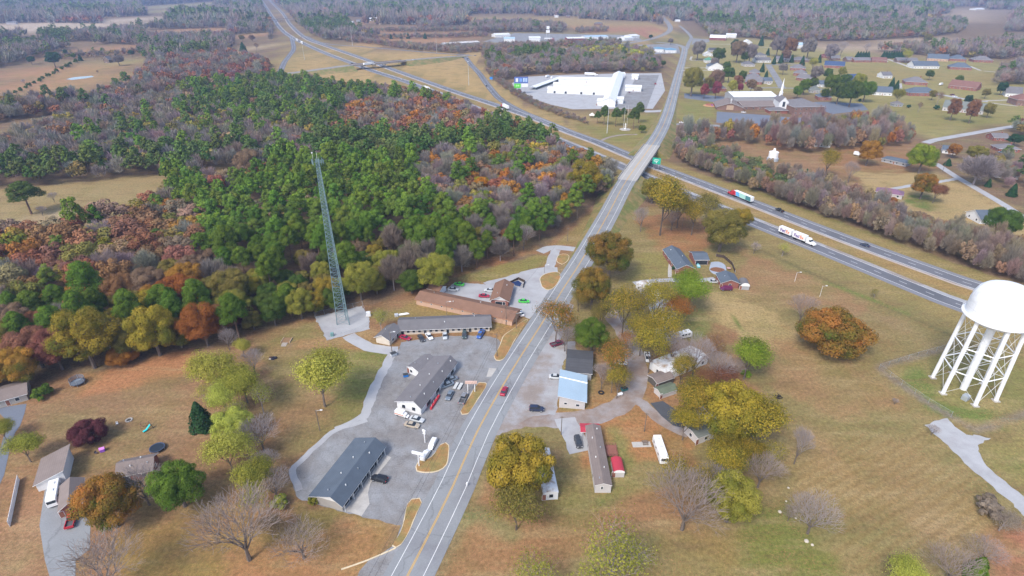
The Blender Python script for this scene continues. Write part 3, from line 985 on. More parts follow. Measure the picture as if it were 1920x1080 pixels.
FPOLY = []
for uv, c, soft, mw in FIELDS:
    poly = GA(uv)
    FPOLY.append(poly)
    cand, w = softmask(GP, poly, soft)
    gcol[cand] = gcol[cand] * (1 - w[:, None]) + np.array(c) * w[:, None]
    mow[cand] = mow[cand] * (1 - w) + mw * w
near_r = GP[:, 1] < 3200
for L, hw, c, soft in [(IR, 17, (.30, .235, .09), 4), (IL, 18, (.30, .235, .09), 4), (CROSS, 16, (.46, .32, .14), 4), (RAMPS[1], 14, (.44, .31, .13), 3),
                       (RAMPS[0], 18, (.36, .28, .11), 4), (MAIN, 8.5, (.27, .20, .10), 2)] + \
        [(line3(a, 6), b, c, s) for a, b, c, s in TRACKS]:
    L2 = np.array(L)[:, :2]
    lo, hi = L2.min(0) - hw - soft, L2.max(0) + hw + soft
    cand = np.where((GP[:, 0] > lo[0]) & (GP[:, 0] < hi[0]) & (GP[:, 1] > lo[1]) & (GP[:, 1] < hi[1]))[0]
    dd = segdist(GP[cand], L2)
    t = np.clip((hw - dd) / soft + .5, 0, 1)
    gcol[cand] = gcol[cand] * (1 - t[:, None]) + np.array(c) * t[:, None]
for L2, hw, c, soft in ((np.array(offset(IR, 10.5))[:, :2], 4.5, (.350, .235, .090), 3),):
    cand = np.where((GP[:, 1] > 150) & (GP[:, 1] < 3000) & (np.abs(GP[:, 0]) < 1500))[0]
    dd = segdist(GP[cand], L2)
    t = np.clip((hw - dd) / soft + .5, 0, 1)
    gcol[cand] = gcol[cand] * (1 - t[:, None]) + np.array(c) * t[:, None]
for u, v, r, c, s in BLOBS:
    p = np.array(G(u, v))
    dd = ((GP - p) ** 2).sum(1)
    w = s * np.exp(-dd / (r * r * .8))
    gcol = gcol * (1 - w[:, None]) + np.array(c) * w[:, None]
nx, ny = len(gx), len(gy)
V = np.zeros((nx * ny, 3), np.float32)
V[:, :2] = GP
me = bpy.data.meshes.new('ground')
me.vertices.add(nx * ny)
me.vertices.foreach_set('co', V.ravel())
ii, jj = np.meshgrid(np.arange(nx - 1), np.arange(ny - 1))
a = (jj * nx + ii).ravel()
q = np.stack([a, a + 1, a + nx + 1, a + nx], 1).astype(np.int32)
me.loops.add(q.size)
me.loops.foreach_set('vertex_index', q.ravel())
me.polygons.add(len(q))
me.polygons.foreach_set('loop_start', np.arange(0, q.size, 4, dtype=np.int32))
me.polygons.foreach_set('loop_total', np.full(len(q), 4, np.int32))
me.update(calc_edges=True)
at = me.attributes.new('Cover', 'FLOAT_COLOR', 'POINT')
at.data.foreach_set('color', np.concatenate([gcol, mow[:, None]], 1).astype(np.float32).ravel())
gm = bpy.data.materials.new('grass, leaf litter and soil')
gm.use_nodes = True
t = gm.node_tree
b = t.nodes['Principled BSDF']
b.inputs['Roughness'].default_value = 1.0
b.inputs['Specular IOR Level'].default_value = 0.1
at = nd(t, 'ShaderNodeAttribute', attribute_name='Cover')
tc = nd(t, 'ShaderNodeTexCoord')


def nz(scale, detail=4.0, rough=.6):
    n = nd(t, 'ShaderNodeTexNoise', Scale=scale, Detail=detail, Roughness=rough)
    t.links.new(tc.outputs['Object'], n.inputs['Vector'])
    return n.outputs[0]


def mrange(src, f0, f1, t0, t1):
    n = nd(t, 'ShaderNodeMapRange')
    n.inputs['From Min'].default_value = f0
    n.inputs['From Max'].default_value = f1
    n.inputs['To Min'].default_value = t0
    n.inputs['To Max'].default_value = t1
    t.links.new(src, n.inputs['Value'])
    return n.outputs[0]


def mixc(fac, A, B):
    n = nd(t, 'ShaderNodeMix', data_type='RGBA')
    for k, s in ((0, fac), (6, A), (7, B)):
        if isinstance(s, (float, int)):
            n.inputs[k].default_value = s
        elif isinstance(s, tuple):
            n.inputs[k].default_value = rgba(s)
        else:
            t.links.new(s, n.inputs[k])
    return n.outputs[2]


def mul(a, bb):
    n = nd(t, 'ShaderNodeMath', operation='MULTIPLY')
    t.links.new(a, n.inputs[0])
    if isinstance(bb, float):
        n.inputs[1].default_value = bb
    else:
        t.links.new(bb, n.inputs[1])
    return n.outputs[0]


c = at.outputs['Color']
c = mixc(mrange(nz(.055), .48, .70, 0, .55), c, (.165, .178, .055))        # greener turf
c = mixc(mrange(nz(.11, 5.0, .7), .55, .72, 0, .42), c, (.330, .165, .080))   # drifts of leaves
c = mixc(mrange(nz(.035, 5.0), .56, .74, 0, .34), c, (.390, .300, .160))     # bleached grass
c = mixc(mrange(nz(.3, 5.0, .7), .60, .75, 0, .35), c, (.150, .110, .060))    # thin soil
mq = nd(t, 'ShaderNodeMapping')
mq.inputs['Rotation'].default_value = (0, 0, radians(24))
mq.inputs['Scale'].default_value = (.22, 1.0, 1.0)
t.links.new(tc.outputs['Object'], mq.inputs['Vector'])
sn = nd(t, 'ShaderNodeTexNoise', Scale=.16, Detail=6.0, Roughness=.68)
t.links.new(mq.outputs[0], sn.inputs['Vector'])
c = mixc(mrange(sn.outputs[0], .50, .66, 0, .5), c, (.400, .300, .150))     # swaths of straw
c = mixc(mrange(sn.outputs[0], .47, .33, 0, .5), c, (.190, .120, .062))     # brown swaths
fl = mul(mrange(nz(2.1, 2.0, .6), .54, .61, 0, .62), mrange(nz(.09, 3.0), .40, .62, .15, 1.0))
c = mixc(fl, c, (.400, .205, .100))      # single leaves and clumps of them
c = mixc(mrange(nz(2.7, 2.0, .6), .57, .64, 0, .55), c, (.135, .140, .050))     # tufts
w = nd(t, 'ShaderNodeTexWave', Scale=.11, Distortion=.7, Detail=3.0)
mp = nd(t, 'ShaderNodeMapping')
mp.inputs['Rotation'].default_value = (0, 0, radians(62))
t.links.new(tc.outputs['Object'], mp.inputs['Vector'])
t.links.new(mp.outputs[0], w.inputs['Vector'])
w.inputs['Detail Scale'].default_value = .6
wv = mul(mrange(w.outputs['Fac'], .3, .9, 0, .34), at.outputs['Alpha'])
c = mixc(wv, c, (.24, .15, .055))
k = mul(mrange(nz(.9, 5.0, .75), .3, .7, .60, 1.34), mrange(nz(5.0, 3.0, .85), .3, .7, .54, 1.22))
vm = nd(t, 'ShaderNodeVectorMath', operation='SCALE')
t.links.new(c, vm.inputs[0])
t.links.new(k, vm.inputs['Scale'])
t.links.new(vm.outputs[0], b.inputs['Base Color'])
me.materials.append(gm)
tag(link('ground', me), kind='structure')

# ================================================================== trees
def cards(C, N, size, rng, aspect=.8, up=None, k=4):
    """leaf clump faces centred on C, facing N"""
    n = len(C)
    N = N / np.linalg.norm(N, axis=1)[:, None]
    r = rng.normal(size=(n, 3)) if up is None else np.tile(np.array(up, float), (n, 1)) + rng.normal(size=(n, 3)) * .35
    T = np.cross(N, r)
    T /= np.maximum(np.linalg.norm(T, axis=1), 1e-6)[:, None]
    B = np.cross(N, T)
    s = (size * rng.uniform(.65, 1.35, n))[:, None, None]
    if k == 4:
        base = np.array([[-1, -1], [1, -1], [1, 1], [-1, 1]], float)
    else:
        base = np.array([[-1.1, -.8], [1.1, -.8], [0, 1.2]], float)
    j = base[None] * rng.uniform(.55, 1.15, (n, k, 2))
    V = C[:, None] + s * (j[:, :, :1] * T[:, None] + aspect * j[:, :, 1:] * B[:, None])
    return V + N[:, None] * (rng.uniform(-.25, .25, (n, k, 1)) * s)


def puffs(blobs, ncard, size, rng, k=4, low=-.35, jit=.55, fill=.75):
    """foliage clumps: faces spread over the outer shells of many overlapping lobes"""
    vol = np.array([b[3] ** 2 for b in blobs])
    pick = rng.choice(len(blobs), int(ncard * 2.2), p=vol / vol.sum())
    B = np.array([b[:3] for b in blobs])
    R = np.array([b[3] for b in blobs])
    dirs = rng.normal(size=(len(pick), 3))
    dirs /= np.linalg.norm(dirs, axis=1)[:, None]
    keep = dirs[:, 2] > low
    pick, dirs = pick[keep], dirs[keep]
    rad = R[pick] * rng.uniform(fill, 1.08, len(pick))
    flat = np.array([1, 1, .82])
    C = B[pick] + dirs * rad[:, None] * flat
    D = np.linalg.norm((C[:, None] - B[None]) / R[None, :, None], axis=2)
    D[np.arange(len(pick)), pick] = 9
    ok = D.min(1) > .72
    C, dirs, pick = C[ok][:ncard], dirs[ok][:ncard], pick[ok][:ncard]
    N = dirs + rng.normal(size=dirs.shape) * jit * .5 + np.array([0, 0, .25])
    tb = rng.uniform(0, 1, len(blobs))
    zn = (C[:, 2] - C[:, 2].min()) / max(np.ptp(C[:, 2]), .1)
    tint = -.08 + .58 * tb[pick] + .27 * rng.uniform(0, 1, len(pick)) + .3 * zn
    return cards(C, N, size, rng, k=k), tint


def broad_blobs(rng, rx, rz, zc, nb, flat_top=1.0, br=(.16, .40)):
    bl = [(0, 0, zc + rz * .1, rx * .5)]
    for i in range(nb):
        a = i * 2.399 + rng.uniform(-.4, .4)
        h = -0.75 + 1.65 * (i + .5) / nb
        rr = sqrt(max(0.05, 1 - h * h * .9)) * rng.uniform(.46, .88)
        bl.append((rx * rr * cos(a), rx * rr * sin(a), zc + rz * h * .72 * flat_top, rx * rng.uniform(*br) * (1.0 - .15 * max(h, 0))))
    return bl


def pine_blobs(rng, rx, h, nb):
    bl = []
    for i in range(nb):
        f = (i + .5) / nb
        z = h * (.52 + .46 * f)
        w = rx * (1.0 - .75 * f ** 1.9) * rng.uniform(.45, .85) if f < .93 else .3
        a = i * 2.399 + rng.uniform(-.5, .5)
        bl.append((w * cos(a), w * sin(a), z, rx * rng.uniform(.30, .44) * (1.05 - .3 * f)))
    return bl


def tubes(segs, n=3):
    """many thin tapered limbs at once; segs (m,8): a, b, ra, rb"""
    S = np.asarray(segs, float)
    a, b, ra, rb = S[:, :3], S[:, 3:6], S[:, 6], S[:, 7]
    d = b - a
    d /= np.maximum(np.linalg.norm(d, axis=1), 1e-6)[:, None]
    h = np.where(np.abs(d[:, 2:3]) > .9, np.array([[1., 0, 0]]), np.array([[0, 0, 1.]]))
    x = np.cross(d, h)
    x /= np.linalg.norm(x, axis=1)[:, None]
    y = np.cross(d, x)
    out = []
    for i in range(n):
        c0, c1 = 2 * pi * i / n, 2 * pi * (i + 1) / n
        e0, e1 = x * cos(c0) + y * sin(c0), x * cos(c1) + y * sin(c1)
        out.append(np.stack([a + e0 * ra[:, None], a + e1 * ra[:, None], b + e1 * rb[:, None], b + e0 * rb[:, None]], 1))
    return np.concatenate(out)


def branches(rng, h, rx, levels=4, fork=(5, 4, 4, 4), spread=.75, trunkf=.28, r0=.28, bend=.2):
    segs, tips = [], []

    def grow(p, d, ln, r, lev):
        k = 2 if lev < 2 else 1
        for i in range(k):
            q = p + d * ln / k
            segs.append((*p, *q, r * (1 - .35 * i / k), r * (1 - .35 * (i + 1) / k)))
            p = q
            d = d + rng.normal(size=3) * bend * .5
            d = d / np.linalg.norm(d)
        r = r * .62
        if lev >= levels:
            tips.append((p, d))
            return
        n = fork[min(lev, len(fork) - 1)]
        a0 = rng.uniform(0, 6.28)
        for i in range(n):
            a = a0 + 2 * pi * i / n + rng.uniform(-.4, .4)
            e = np.array([cos(a), sin(a), 0])
            s = spread * rng.uniform(.55, 1.25)
            if i == 0 and lev < 2:
                s *= .3
            nd_ = d + e * s + np.array([0, 0, .12])
            nd_ /= np.linalg.norm(nd_)
            grow(p - d * ln * rng.uniform(0, .25), nd_, ln0[lev] * rng.uniform(.75, 1.2), max(r * .8, .012), lev + 1)
    L = h * (1 - trunkf)
    ln0 = [L * .34, L * .30, L * .24, L * .20, L * .15]
    grow(np.zeros(3), np.array([0, 0, 1.]), h * trunkf, r0, 0)
    S = np.array(segs)
    # fit to the wanted crown radius
    m = np.percentile(np.hypot(S[:, 3], S[:, 4]), 97)
    S[:, [0, 1, 3, 4]] *= rx / m
    S[:, [2, 5]] *= h / S[:, 5].max()
    return S


def trunkmesh(h, r, limbs=0, rx=3, zc=None, rng=None, mat=None):
    S = [(0, 0, -.3, 0, 0, h * .5, r * 1.25, r * .85), (0, 0, h * .5, .05, 0, h, r * .85, r * .25)]
    for i in range(limbs):
        a = i * 2.4
        z = h * rng.uniform(.4, .7)
        S.append((0, 0, z, rx * .6 * cos(a), rx * .6 * sin(a), z + h * .22, r * .5, r * .15))
    return npmesh('trunk', tubes(S, 6), 4, [mat or BARK])


def crownmesh(V, tint, k=4):
    return npmesh('crown', V, k, [leafmat('olive')], [('tint', 'FLOAT', 'FACE', tint)])


PROTO = {}   # kind -> list of (crown mesh, trunk mesh, reference radius, crown mid height, total height)
R0 = 5.0
for kind, args in {
    'broad': (5.0, 4.6, 6.6, 44), 'tall': (5.0, 7.4, 9.0, 54), 'low': (5.0, 3.7, 3.9, 46),
}.items():
    lst = []
    for s in range(3 if kind == 'broad' else 2):
        rng = np.random.default_rng(100 + s * 7 + len(kind))
        bl = broad_blobs(rng, *args)
        V, ti = puffs(bl, 24000, .100, rng, low=-.65, jit=.55, fill=.6)
        top = args[2] + args[1]
        lst.append((crownmesh(V, ti), trunkmesh(args[2] + args[1] * .5, .32, 6, 5, None, rng), 5.75, args[2], top))
    PROTO[kind] = lst
lst = []
for s in range(3):
    rng = np.random.default_rng(300 + s)
    bl = pine_blobs(rng, 4.4, 15 + s, 30)
    V, ti = puffs(bl, 9500, .14, rng, low=-.5, fill=.6)
    lst.append((crownmesh(V, ti), trunkmesh(14.5 + s, .24, 0, 3, None, rng, BARKP), 4.9, 11.0, 15.0 + s))
PROTO['pine'] = lst
lst = []
for s in range(2):
    rng = np.random.default_rng(400 + s)
    n = 2600
    z = rng.uniform(0, 1, n) ** 1.3
    a = rng.uniform(0, 2 * pi, n)
    r = 2.4 * (1 - z) ** .75 * rng.uniform(.75, 1.05, n) * (1 + .15 * np.sin(5 * a + 9 * z)) + .1
    C = np.stack([r * np.cos(a), r * np.sin(a), .4 + 6.6 * z], 1)
    N = np.stack([np.cos(a), np.sin(a), np.full(n, .5)], 1) + rng.normal(size=(n, 3)) * .35
    lst.append((crownmesh(cards(C, N, .20, rng), rng.uniform(.1, .9, n)), trunkmesh(5, .15), 2.4, 3.0, 7.0))
PROTO['cone'] = lst
# airy crowns: visible limbs, loose scattered foliage
for kind, nl, spread in (('airy', 12000, .85), ('sparse', 6000, .85), ('thin', 2400, .8)):
    lst = []
    for s in range(2):
        rng = np.random.default_rng(500 + s + nl)
        S = branches(rng, 11.0, 4.6, 4, (5, 4, 4, 3), spread)
        S[:, 6:8] *= .8
        tip = S[S[:, 7] < .06]
        pk = tip[rng.integers(0, len(tip), nl)]
        clump = rng.normal(size=(nl, 3)) * .5
        C = pk[:, 3:6] + clump
        N = C - np.array([0, 0, 6.0]) + rng.normal(size=(nl, 3)) * 2.0
        tr = npmesh('trunk', tubes(S), 4, [BARK if kind != 'thin' else TWIG])
        lst.append((crownmesh(cards(C, N, .098, rng), rng.uniform(0, 1, nl)), tr, 5.0, 7.0, 11.5))
    PROTO[kind] = lst
lst = []
for s in range(3):
    rng = np.random.default_rng(600 + s)
    S = branches(rng, 10.5, 5.0, 5, (5, 4, 4, 3, 3), .8 - .1 * s, .22, .26)
    big = S[:, 6] > .075
    S[~big, 6:8] = np.maximum(S[~big, 6:8], .017)
    lst.append((npmesh('crown', tubes(S[~big]), 4, [TWIG]), npmesh('trunk', tubes(S[big], 5), 4, [BARK]), 5.0, 6.2, 10.5))
PROTO['bare'] = lst
# brush-like leafless crowns inside the wood
def twigs(bl, n, ln, wd, z0, rng, k=4):
    B = np.array(bl)
    pick = rng.choice(len(bl), n, p=B[:, 3] ** 2 / (B[:, 3] ** 2).sum())
    dr = rng.normal(size=(n, 3))
    dr /= np.linalg.norm(dr, axis=1)[:, None]
    C = B[pick, :3] + dr * (B[pick, 3] * rng.uniform(.3, 1.1, n))[:, None]
    g = (C - np.array([0, 0, z0])) + rng.normal(size=C.shape) * z0 * .35
    g /= np.linalg.norm(g, axis=1)[:, None]
    sd = np.cross(g, rng.normal(size=C.shape))
    sd /= np.linalg.norm(sd, axis=1)[:, None]
    L_ = ln * rng.uniform(.55, 1.35, (n, 1))
    if k == 3:
        V = np.stack([C - g * L_ - sd * wd, C - g * L_ + sd * wd, C + g * L_], 1)
    else:
        V = np.stack([C - g * L_ - sd * wd, C - g * L_ + sd * wd, C + g * L_ + sd * wd * .4, C + g * L_ - sd * wd * .4], 1)
    return V, rng.uniform(0, 1, n)


lst = []
for s in range(2):
    rng = np.random.default_rng(700 + s)
    bl = broad_blobs(rng, 4.2, 5.5, 8.0, 20, br=(.3, .46))
    V, ti = twigs(bl, 4200, .8, .05, 3.0, rng)
    lst.append((crownmesh(V, ti), trunkmesh(11, .2, 5, 4, None, rng, TWIG), 4.2, 8.0, 13.5))
PROTO['brush'] = lst
lst = []
for s in range(2):
    rng = np.random.default_rng(800 + s)
    bl = broad_blobs(rng, 1.5, 1.0, .9, 12)
    V, ti = puffs(bl, 900, .14, rng)
    lst.append((crownmesh(V, ti), None, 1.5, .9, 1.9))
PROTO['shrub'] = lst

NAMEOF = {'broad': 'broadleaf_tree', 'wide': 'broadleaf_tree', 'tall': 'broadleaf_tree', 'low': 'broadleaf_tree', 'pine': 'pine_tree', 'cone': 'cedar_tree', 'airy': 'airy_tree',
          'sparse': 'thinning_tree', 'thin': 'thinning_tree', 'bare': 'bare_tree', 'brush': 'leafless_tree', 'shrub': 'shrub'}
TREEPOS = []
_ti = [0]


def put_tree(x, y, r, kind, sp, label, group=None, hs=1.0, rz=None, cat=None, flat=1.0, trunkmat=None):
    _ti[0] += 1
    P = PROTO[kind]
    cr, tr, r0, zc, top = P[_ti[0] % len(P)]
    s = r / r0
    rz = (_ti[0] * 2.399) % (2 * pi) if rz is None else rz
    nm = NAMEOF[kind]
    if cat is None:
        cat = {'pine': 'pine tree', 'shrub': 'shrub', 'cone': 'cedar tree'}.get(kind, 'tree')
    t = thing(nm, label, cat, (x, y, 0), rz, group)
    t.scale = (s, s * flat, s * hs)
    m = leafmat(sp) if kind != 'bare' else (TWIGP if sp == 'mauve' else TWIG)
    link('crown', cr, t, m)
    if tr is not None:
        link('trunk', tr, t)
    TREEPOS.append((x, y, r))
    return t


def T(u, v, w, kind, sp, label, hs=1.0, group=None, flat=1.0, base=False):
    """tree whose crown is centred at (u, v) in the survey and w wide there"""
    cr, tr, r0, zc, top = PROTO[kind][0]
    x, y = G(u, v)
    for _ in range(4):
        f = fwd(x, y, 0)
        r = w / 2 / FPX * f
        z = 0 if base else zc * hs * r / r0 * (1.0 if kind not in ('pine',) else 1.1)
        x, y = G(u, v, min(z, 60))
    return put_tree(x, y, r, kind, sp, label, group, hs, None, None, flat)


NEAR_TREES = [
    # lower left gardens
    (330, 905, 108, 'broad', 'green', 'dense round green tree on the brown lawn at lower left', 1.0),
    (199, 938, 122, 'broad', 'goak', 'orange and green oak beside the red pickup truck', 1.0),
    (262, 905, 95, 'bare', 'grey', 'bare grey tree between the orange oak and the dense round green tree', 1.0),
    (163, 811, 74, 'low', 'maroon', 'dark maroon ornamental tree on the brown lawn', .95),
    (446, 985, 172, 'bare', 'mauve', 'broad leaning bare tree with pale whiskery twigs on the lower lawn', .9),
    (180, 1060, 150, 'bare', 'mauve', 'bare tree at the bottom edge over the forecourt of the red pickup', .9),
    (43, 838, 68, 'airy', 'ygreen', 'olive yellow bushy tree beside the dark asphalt drive', .8),
    (2, 806, 48, 'airy', 'ygreen', 'yellow green tree cut off by the left edge above the drive', .8),
    (78, 735, 36, 'shrub', 'green', 'small green bush beside the low grey house at the left edge', 1.1),
    (374, 782, 42, 'cone', 'cedar', 'dark green cedar on the near side of the hedgerow', 1.0),
    (398, 692, 84, 'airy', 'lime', 'bright lime tree at the upper end of the hedgerow', 1.0),
    (452, 712, 78, 'airy', 'ygreen', 'grey green tree behind the bright lime hedgerow tree', 1.0),
    (418, 742, 66, 'airy', 'lime', 'lime tree above the cedar in the hedgerow', 1.0),
    (432, 796, 82, 'broad', 'lime', 'yellow crowned tree in the middle of the hedgerow', .9),
    (425, 845, 86, 'airy', 'lime', 'lime green tree below the yellow hedgerow tree', .9),
    (486, 742, 62, 'thin', 'ygreen', 'half bare tree on the field side of the hedgerow, upper part', 1.0),
    (486, 812, 80, 'bare', 'grey', 'bare tree on the field side of the hedgerow, middle part', .9),
    (468, 892, 82, 'airy', 'ygreen', 'pale green tree at the lower end of the hedgerow', .9),
    (512, 905, 70, 'bare', 'grey', 'bare grey tree beside the blue roofed shop at the hedgerow end', .9),
    (524, 940, 34, 'shrub', 'lime', 'yellow green shrub left of the shop end wall', 1.3),
    (560, 1010, 112, 'bare', 'mauve', 'rusty leafless tree on the lawn below the shop end wall', .8),
    (505, 985, 56, 'sparse', 'brown', 'brown thinning tree on the lawn below the hedgerow', .8),
    (588, 938, 22, 'shrub', 'ygreen', 'small yellow green bush at the back corner of the blue roofed shop', 1.5),
    (424, 632, 40, 'bare', 'grey', 'white limbed bare tree at the corner of the wood', 1.2),
    (453, 650, 36, 'airy', 'lime', 'small pale lime tree beside the white limbed bare tree', 1.0),
    (598, 704, 116, 'airy', 'lime', 'wide yellow green tree alone in the field below the mast', .9),
    (712, 594, 42, 'thin', 'ygreen', 'thin yellowish tree between the mast yard and the grey motel', 1.0),
    (440, 768, 60, 'thin', 'ygreen', 'grey green half bare tree beside the middle of the hedgerow', 1.0),
    (462, 842, 64, 'thin', 'lime', 'half bare lime tinted tree right of the lime green hedgerow tree', 1.0),
    (496, 866, 60, 'bare', 'grey', 'grey bare tree on the field side of the hedgerow, lower part', 1.0),
    (478, 935, 66, 'thin', 'ygreen', 'half bare tree at the very foot of the hedgerow', 1.0),
    (472, 676, 50, 'bare', 'grey', 'pale bare tree at the top of the hedgerow', 1.0),
    (385, 735, 46, 'thin', 'lime', 'thin lime tree on the lawn side of the hedgerow top', 1.0),
    # edge of the left wood, from the left
    (28, 685, 84, 'broad', 'goak', 'olive orange oak above the low house at the left edge', 1.0),
    (98, 650, 78, 'tall', 'red', 'tall red tree on the edge of the wood', .85),
    (152, 628, 118, 'tall', 'yolive', 'huge olive and yellow oak next to the tall red tree', .8),
    (228, 666, 58, 'low', 'orange', 'low orange tree on the wood edge right of the huge olive oak', 1.0),
    (282, 614, 98, 'broad', 'yolive', 'olive oak overhanging the corner of the brown lawn', 1.1),
    (328, 548, 86, 'broad', 'orange', 'deep orange oak behind the olive oak at the lawn corner', 1.0),
    (376, 602, 82, 'tall', 'orange', 'tall light orange tree at the end of the brown lawn', .85),
    (448, 588, 52, 'broad', 'maroon', 'dark purple red tree at the wood edge beside the light orange tree', 1.0),
    (432, 536, 84, 'broad', 'olive', 'olive oak behind the purple red tree', 1.0),
    (226, 538, 78, 'broad', 'rust', 'large rust red tree inside the wood, left of the brown one', 1.0),
    (292, 528, 48, 'broad', 'rust', 'small round dark rust tree beside the large rust red tree', 1.0),
    (352, 520, 76, 'broad', 'orange', 'pale orange oak in the wood left of the mast', 1.0),
    (28, 604, 52, 'pine', 'pine', 'bright green pine near the left edge above the olive oak', 1.0),
    (154, 520, 62, 'pine', 'pine', 'bright green pine left of the large rust red tree', 1.0),
    (180, 585, 40, 'pine', 'dgreen', 'dark green pine rising beside the huge olive oak', 1.0),
    (40, 356, 62, 'pine', 'pined', 'lone dark spreading pine on the left meadow', .62),
    (98, 368, 20, 'bare', 'grey', 'tiny bare tree on the meadow next to the lone pine', 1.0),
    (76, 393, 22, 'bare', 'grey', 'bare bush on the meadow below the lone pine', .9),
    (462, 300, 56, 'broad', 'brown', 'large brown oak standing over the clearing', .95),
    (904, 346, 34, 'tall', 'gold', 'brilliant golden yellow tree in the wood by the road', .8),
    (1095, 330, 68, 'tall', 'yolive', 'olive crowned tree at the bridge end of the wood', .85),
    (982, 440, 44, 'bare', 'grey', 'bare white tree at the wood edge near the loop drive', 1.1),
    (815, 505, 84, 'broad', 'ygreen', 'yellow green rounded tree at the wood edge above the brown motel', .9),
    (672, 520, 70, 'broad', 'ygreen', 'mustard yellow tree right of the lattice mast', 1.2),
    (735, 505, 46, 'brush', 'scrub', 'grey leafless tree in front of the pines right of the mast', 1.0),
    (560, 565, 60, 'broad', 'ygreen', 'yellow olive tree directly left of the mast foot', 1.1),
    (510, 580, 60, 'broad', 'dgreen', 'dark green bushy tree on the wood edge left of the mast yard', 1.0),
    (614, 540, 56, 'broad', 'yolive', 'yellowing tree behind the mast foot', 1.1),
    (770, 525, 60, 'broad', 'dgreen', 'dark green low tree on the wood edge right of the mast yard', .8),
    # middle, right of the road
    (1145, 473, 100, 'broad', 'oakg', 'large green and rust oak leaning over the road', 1.0),
    (1225, 352, 54, 'broad', 'olive', 'olive oak closest to the bridge on the right verge', 1.0),
    (1275, 388, 54, 'sparse', 'yolive', 'thinning oak just right of the golden olive oak', 1.1),
    (1328, 388, 56, 'sparse', 'olive', 'thinning oak left of the big brownish olive oak', 1.1),
    (1388, 408, 50, 'broad', 'yolive', 'smaller golden oak tucked behind the big brownish olive oak', 1.0),
    (1262, 408, 34, 'bare', 'grey', 'bare tree standing in front of the golden olive oak', 1.2),
    (1205, 620, 66, 'sparse', 'yolive', 'thinning oak over the bend of the gravel drive', 1.2),
    (1270, 580, 62, 'sparse', 'orange', 'thinning orange oak right of the upper white mobile home', 1.0),
    (1128, 590, 50, 'sparse', 'olive', 'thinning olive tree above the upright mid green tree', 1.1),
    (1280, 690, 56, 'sparse', 'yolive', 'thinning oak in front of the longest white mobile home', 1.2),
    (1330, 715, 56, 'sparse', 'rust', 'rusty thinning tree behind the top of the oak cluster', .9),
    (1180, 640, 50, 'thin', 'orange', 'nearly bare orange tree above the white sedan', 1.1),
    (1400, 850, 70, 'airy', 'yolive', 'loose golden oak under the right end of the cluster', 1.0),
    (1112, 535, 80, 'broad', 'oakg', 'smaller green and rust oak just below the large one by the road', 1.1),
    (1246, 374, 92, 'airy', 'yolive', 'golden olive oak nearest the bridge, right of the road', 1.1),
    (1204, 405, 36, 'bare', 'grey', 'slim bare pale tree below the golden olive oak', 1.4),
    (1303, 400, 62, 'sparse', 'yolive', 'half leafless yellow oak between two fuller oaks by the interstate', 1.0),
    (1357, 425, 88, 'broad', 'olive', 'big brownish olive oak beside the interstate', 1.0),
    (1296, 540, 80, 'airy', 'lgreen', 'pale green spreading tree in front of the grey house with the pool', .95),
    (1044, 596, 78, 'sparse', 'goak', 'thinning orange tree overhanging the road by the brown motel', 1.0),
    (1060, 630, 46, 'bare', 'grey', 'bare street tree right beside the thinning orange tree', 1.2),
    (1111, 625, 70, 'tall', 'green', 'upright mid green tree behind the dark annex roof', .8),
    (1172, 575, 82, 'sparse', 'yolive', 'thinning oak left of the white mobile homes, upper one', 1.1),
    (1232, 560, 74, 'sparse', 'yolive', 'thinning golden oak over the upper white mobile home', 1.1),
    (1250, 612, 84, 'sparse', 'yolive', 'thinning oak over the small silver trailers', 1.0),
    (1152, 672, 76, 'sparse', 'goak', 'thin orange oak over the dark annex and white sedan', 1.1),
    (1160, 712, 52, 'sparse', 'yolive', 'yellow thinning tree beside the gravel drive and blue roofed shop', 1.2),
    (1222, 650, 70, 'sparse', 'yolive', 'tall thin oak beside the parked white pickup', 1.2),
    (1306, 662, 74, 'bare', 'grey', 'tall bare tree in front of the longest white mobile home', 1.2),
    (1345, 690, 70, 'bare', 'grey', 'bare tree at the right end of the longest white mobile home', 1.0),
    (1355, 705, 60, 'sparse', 'rust', 'rust leafed tree behind the olive oak cluster', .8),
    (1405, 668, 84, 'airy', 'lgreen', 'vivid light green tree alone at the edge of the field', .9),
    (1507, 576, 56, 'bare', 'mauve', 'bare tree next to the broad orange oak in the field', 1.0),
    (1568, 624, 142, 'low', 'goak', 'broad low orange oak standing alone in the field', .88),
    (1400, 700, 20, 'shrub', 'lgreen', 'low suckers below the vivid light green tree', 1.0),
    (1308, 745, 84, 'airy', 'yolive', 'yellow olive oak at the top left of the oak cluster', 1.1),
    (1372, 772, 128, 'broad', 'yolive', 'largest yellow olive oak of the cluster above the drive', 1.1),
    (1428, 795, 108, 'airy', 'yolive', 'golden edged oak at the right of the cluster', 1.1),
    (1286, 790, 60, 'airy', 'yolive', 'smaller oak at the left of the cluster next to the tarmac pad', 1.1),
    (1358, 862, 92, 'airy', 'yolive', 'yellow oak below the cluster, right of the camper', .9),
    (1374, 930, 108, 'tall', 'ygreen', 'tall yellow green oak at the lower end of the cluster', .8),
    (1290, 938, 150, 'bare', 'mauve', 'wide mauve bare tree between the camper and the tall yellow green oak', .85),
    (1268, 875, 70, 'thin', 'yolive', 'nearly leafless tree just below the camper', .9),
    (1348, 905, 90, 'bare', 'grey', 'grey bare tree tangled with the tall yellow green oak', .9),
    (1430, 880, 84, 'bare', 'mauve', 'faint bare tree right of the tall yellow green oak', .9),
    (1502, 828, 50, 'bare', 'grey', 'slim bare tree on the field side of the oak cluster', 1.8),
    (1528, 962, 100, 'bare', 'grey', 'silver bare tree alone on the dry mown field', .9),
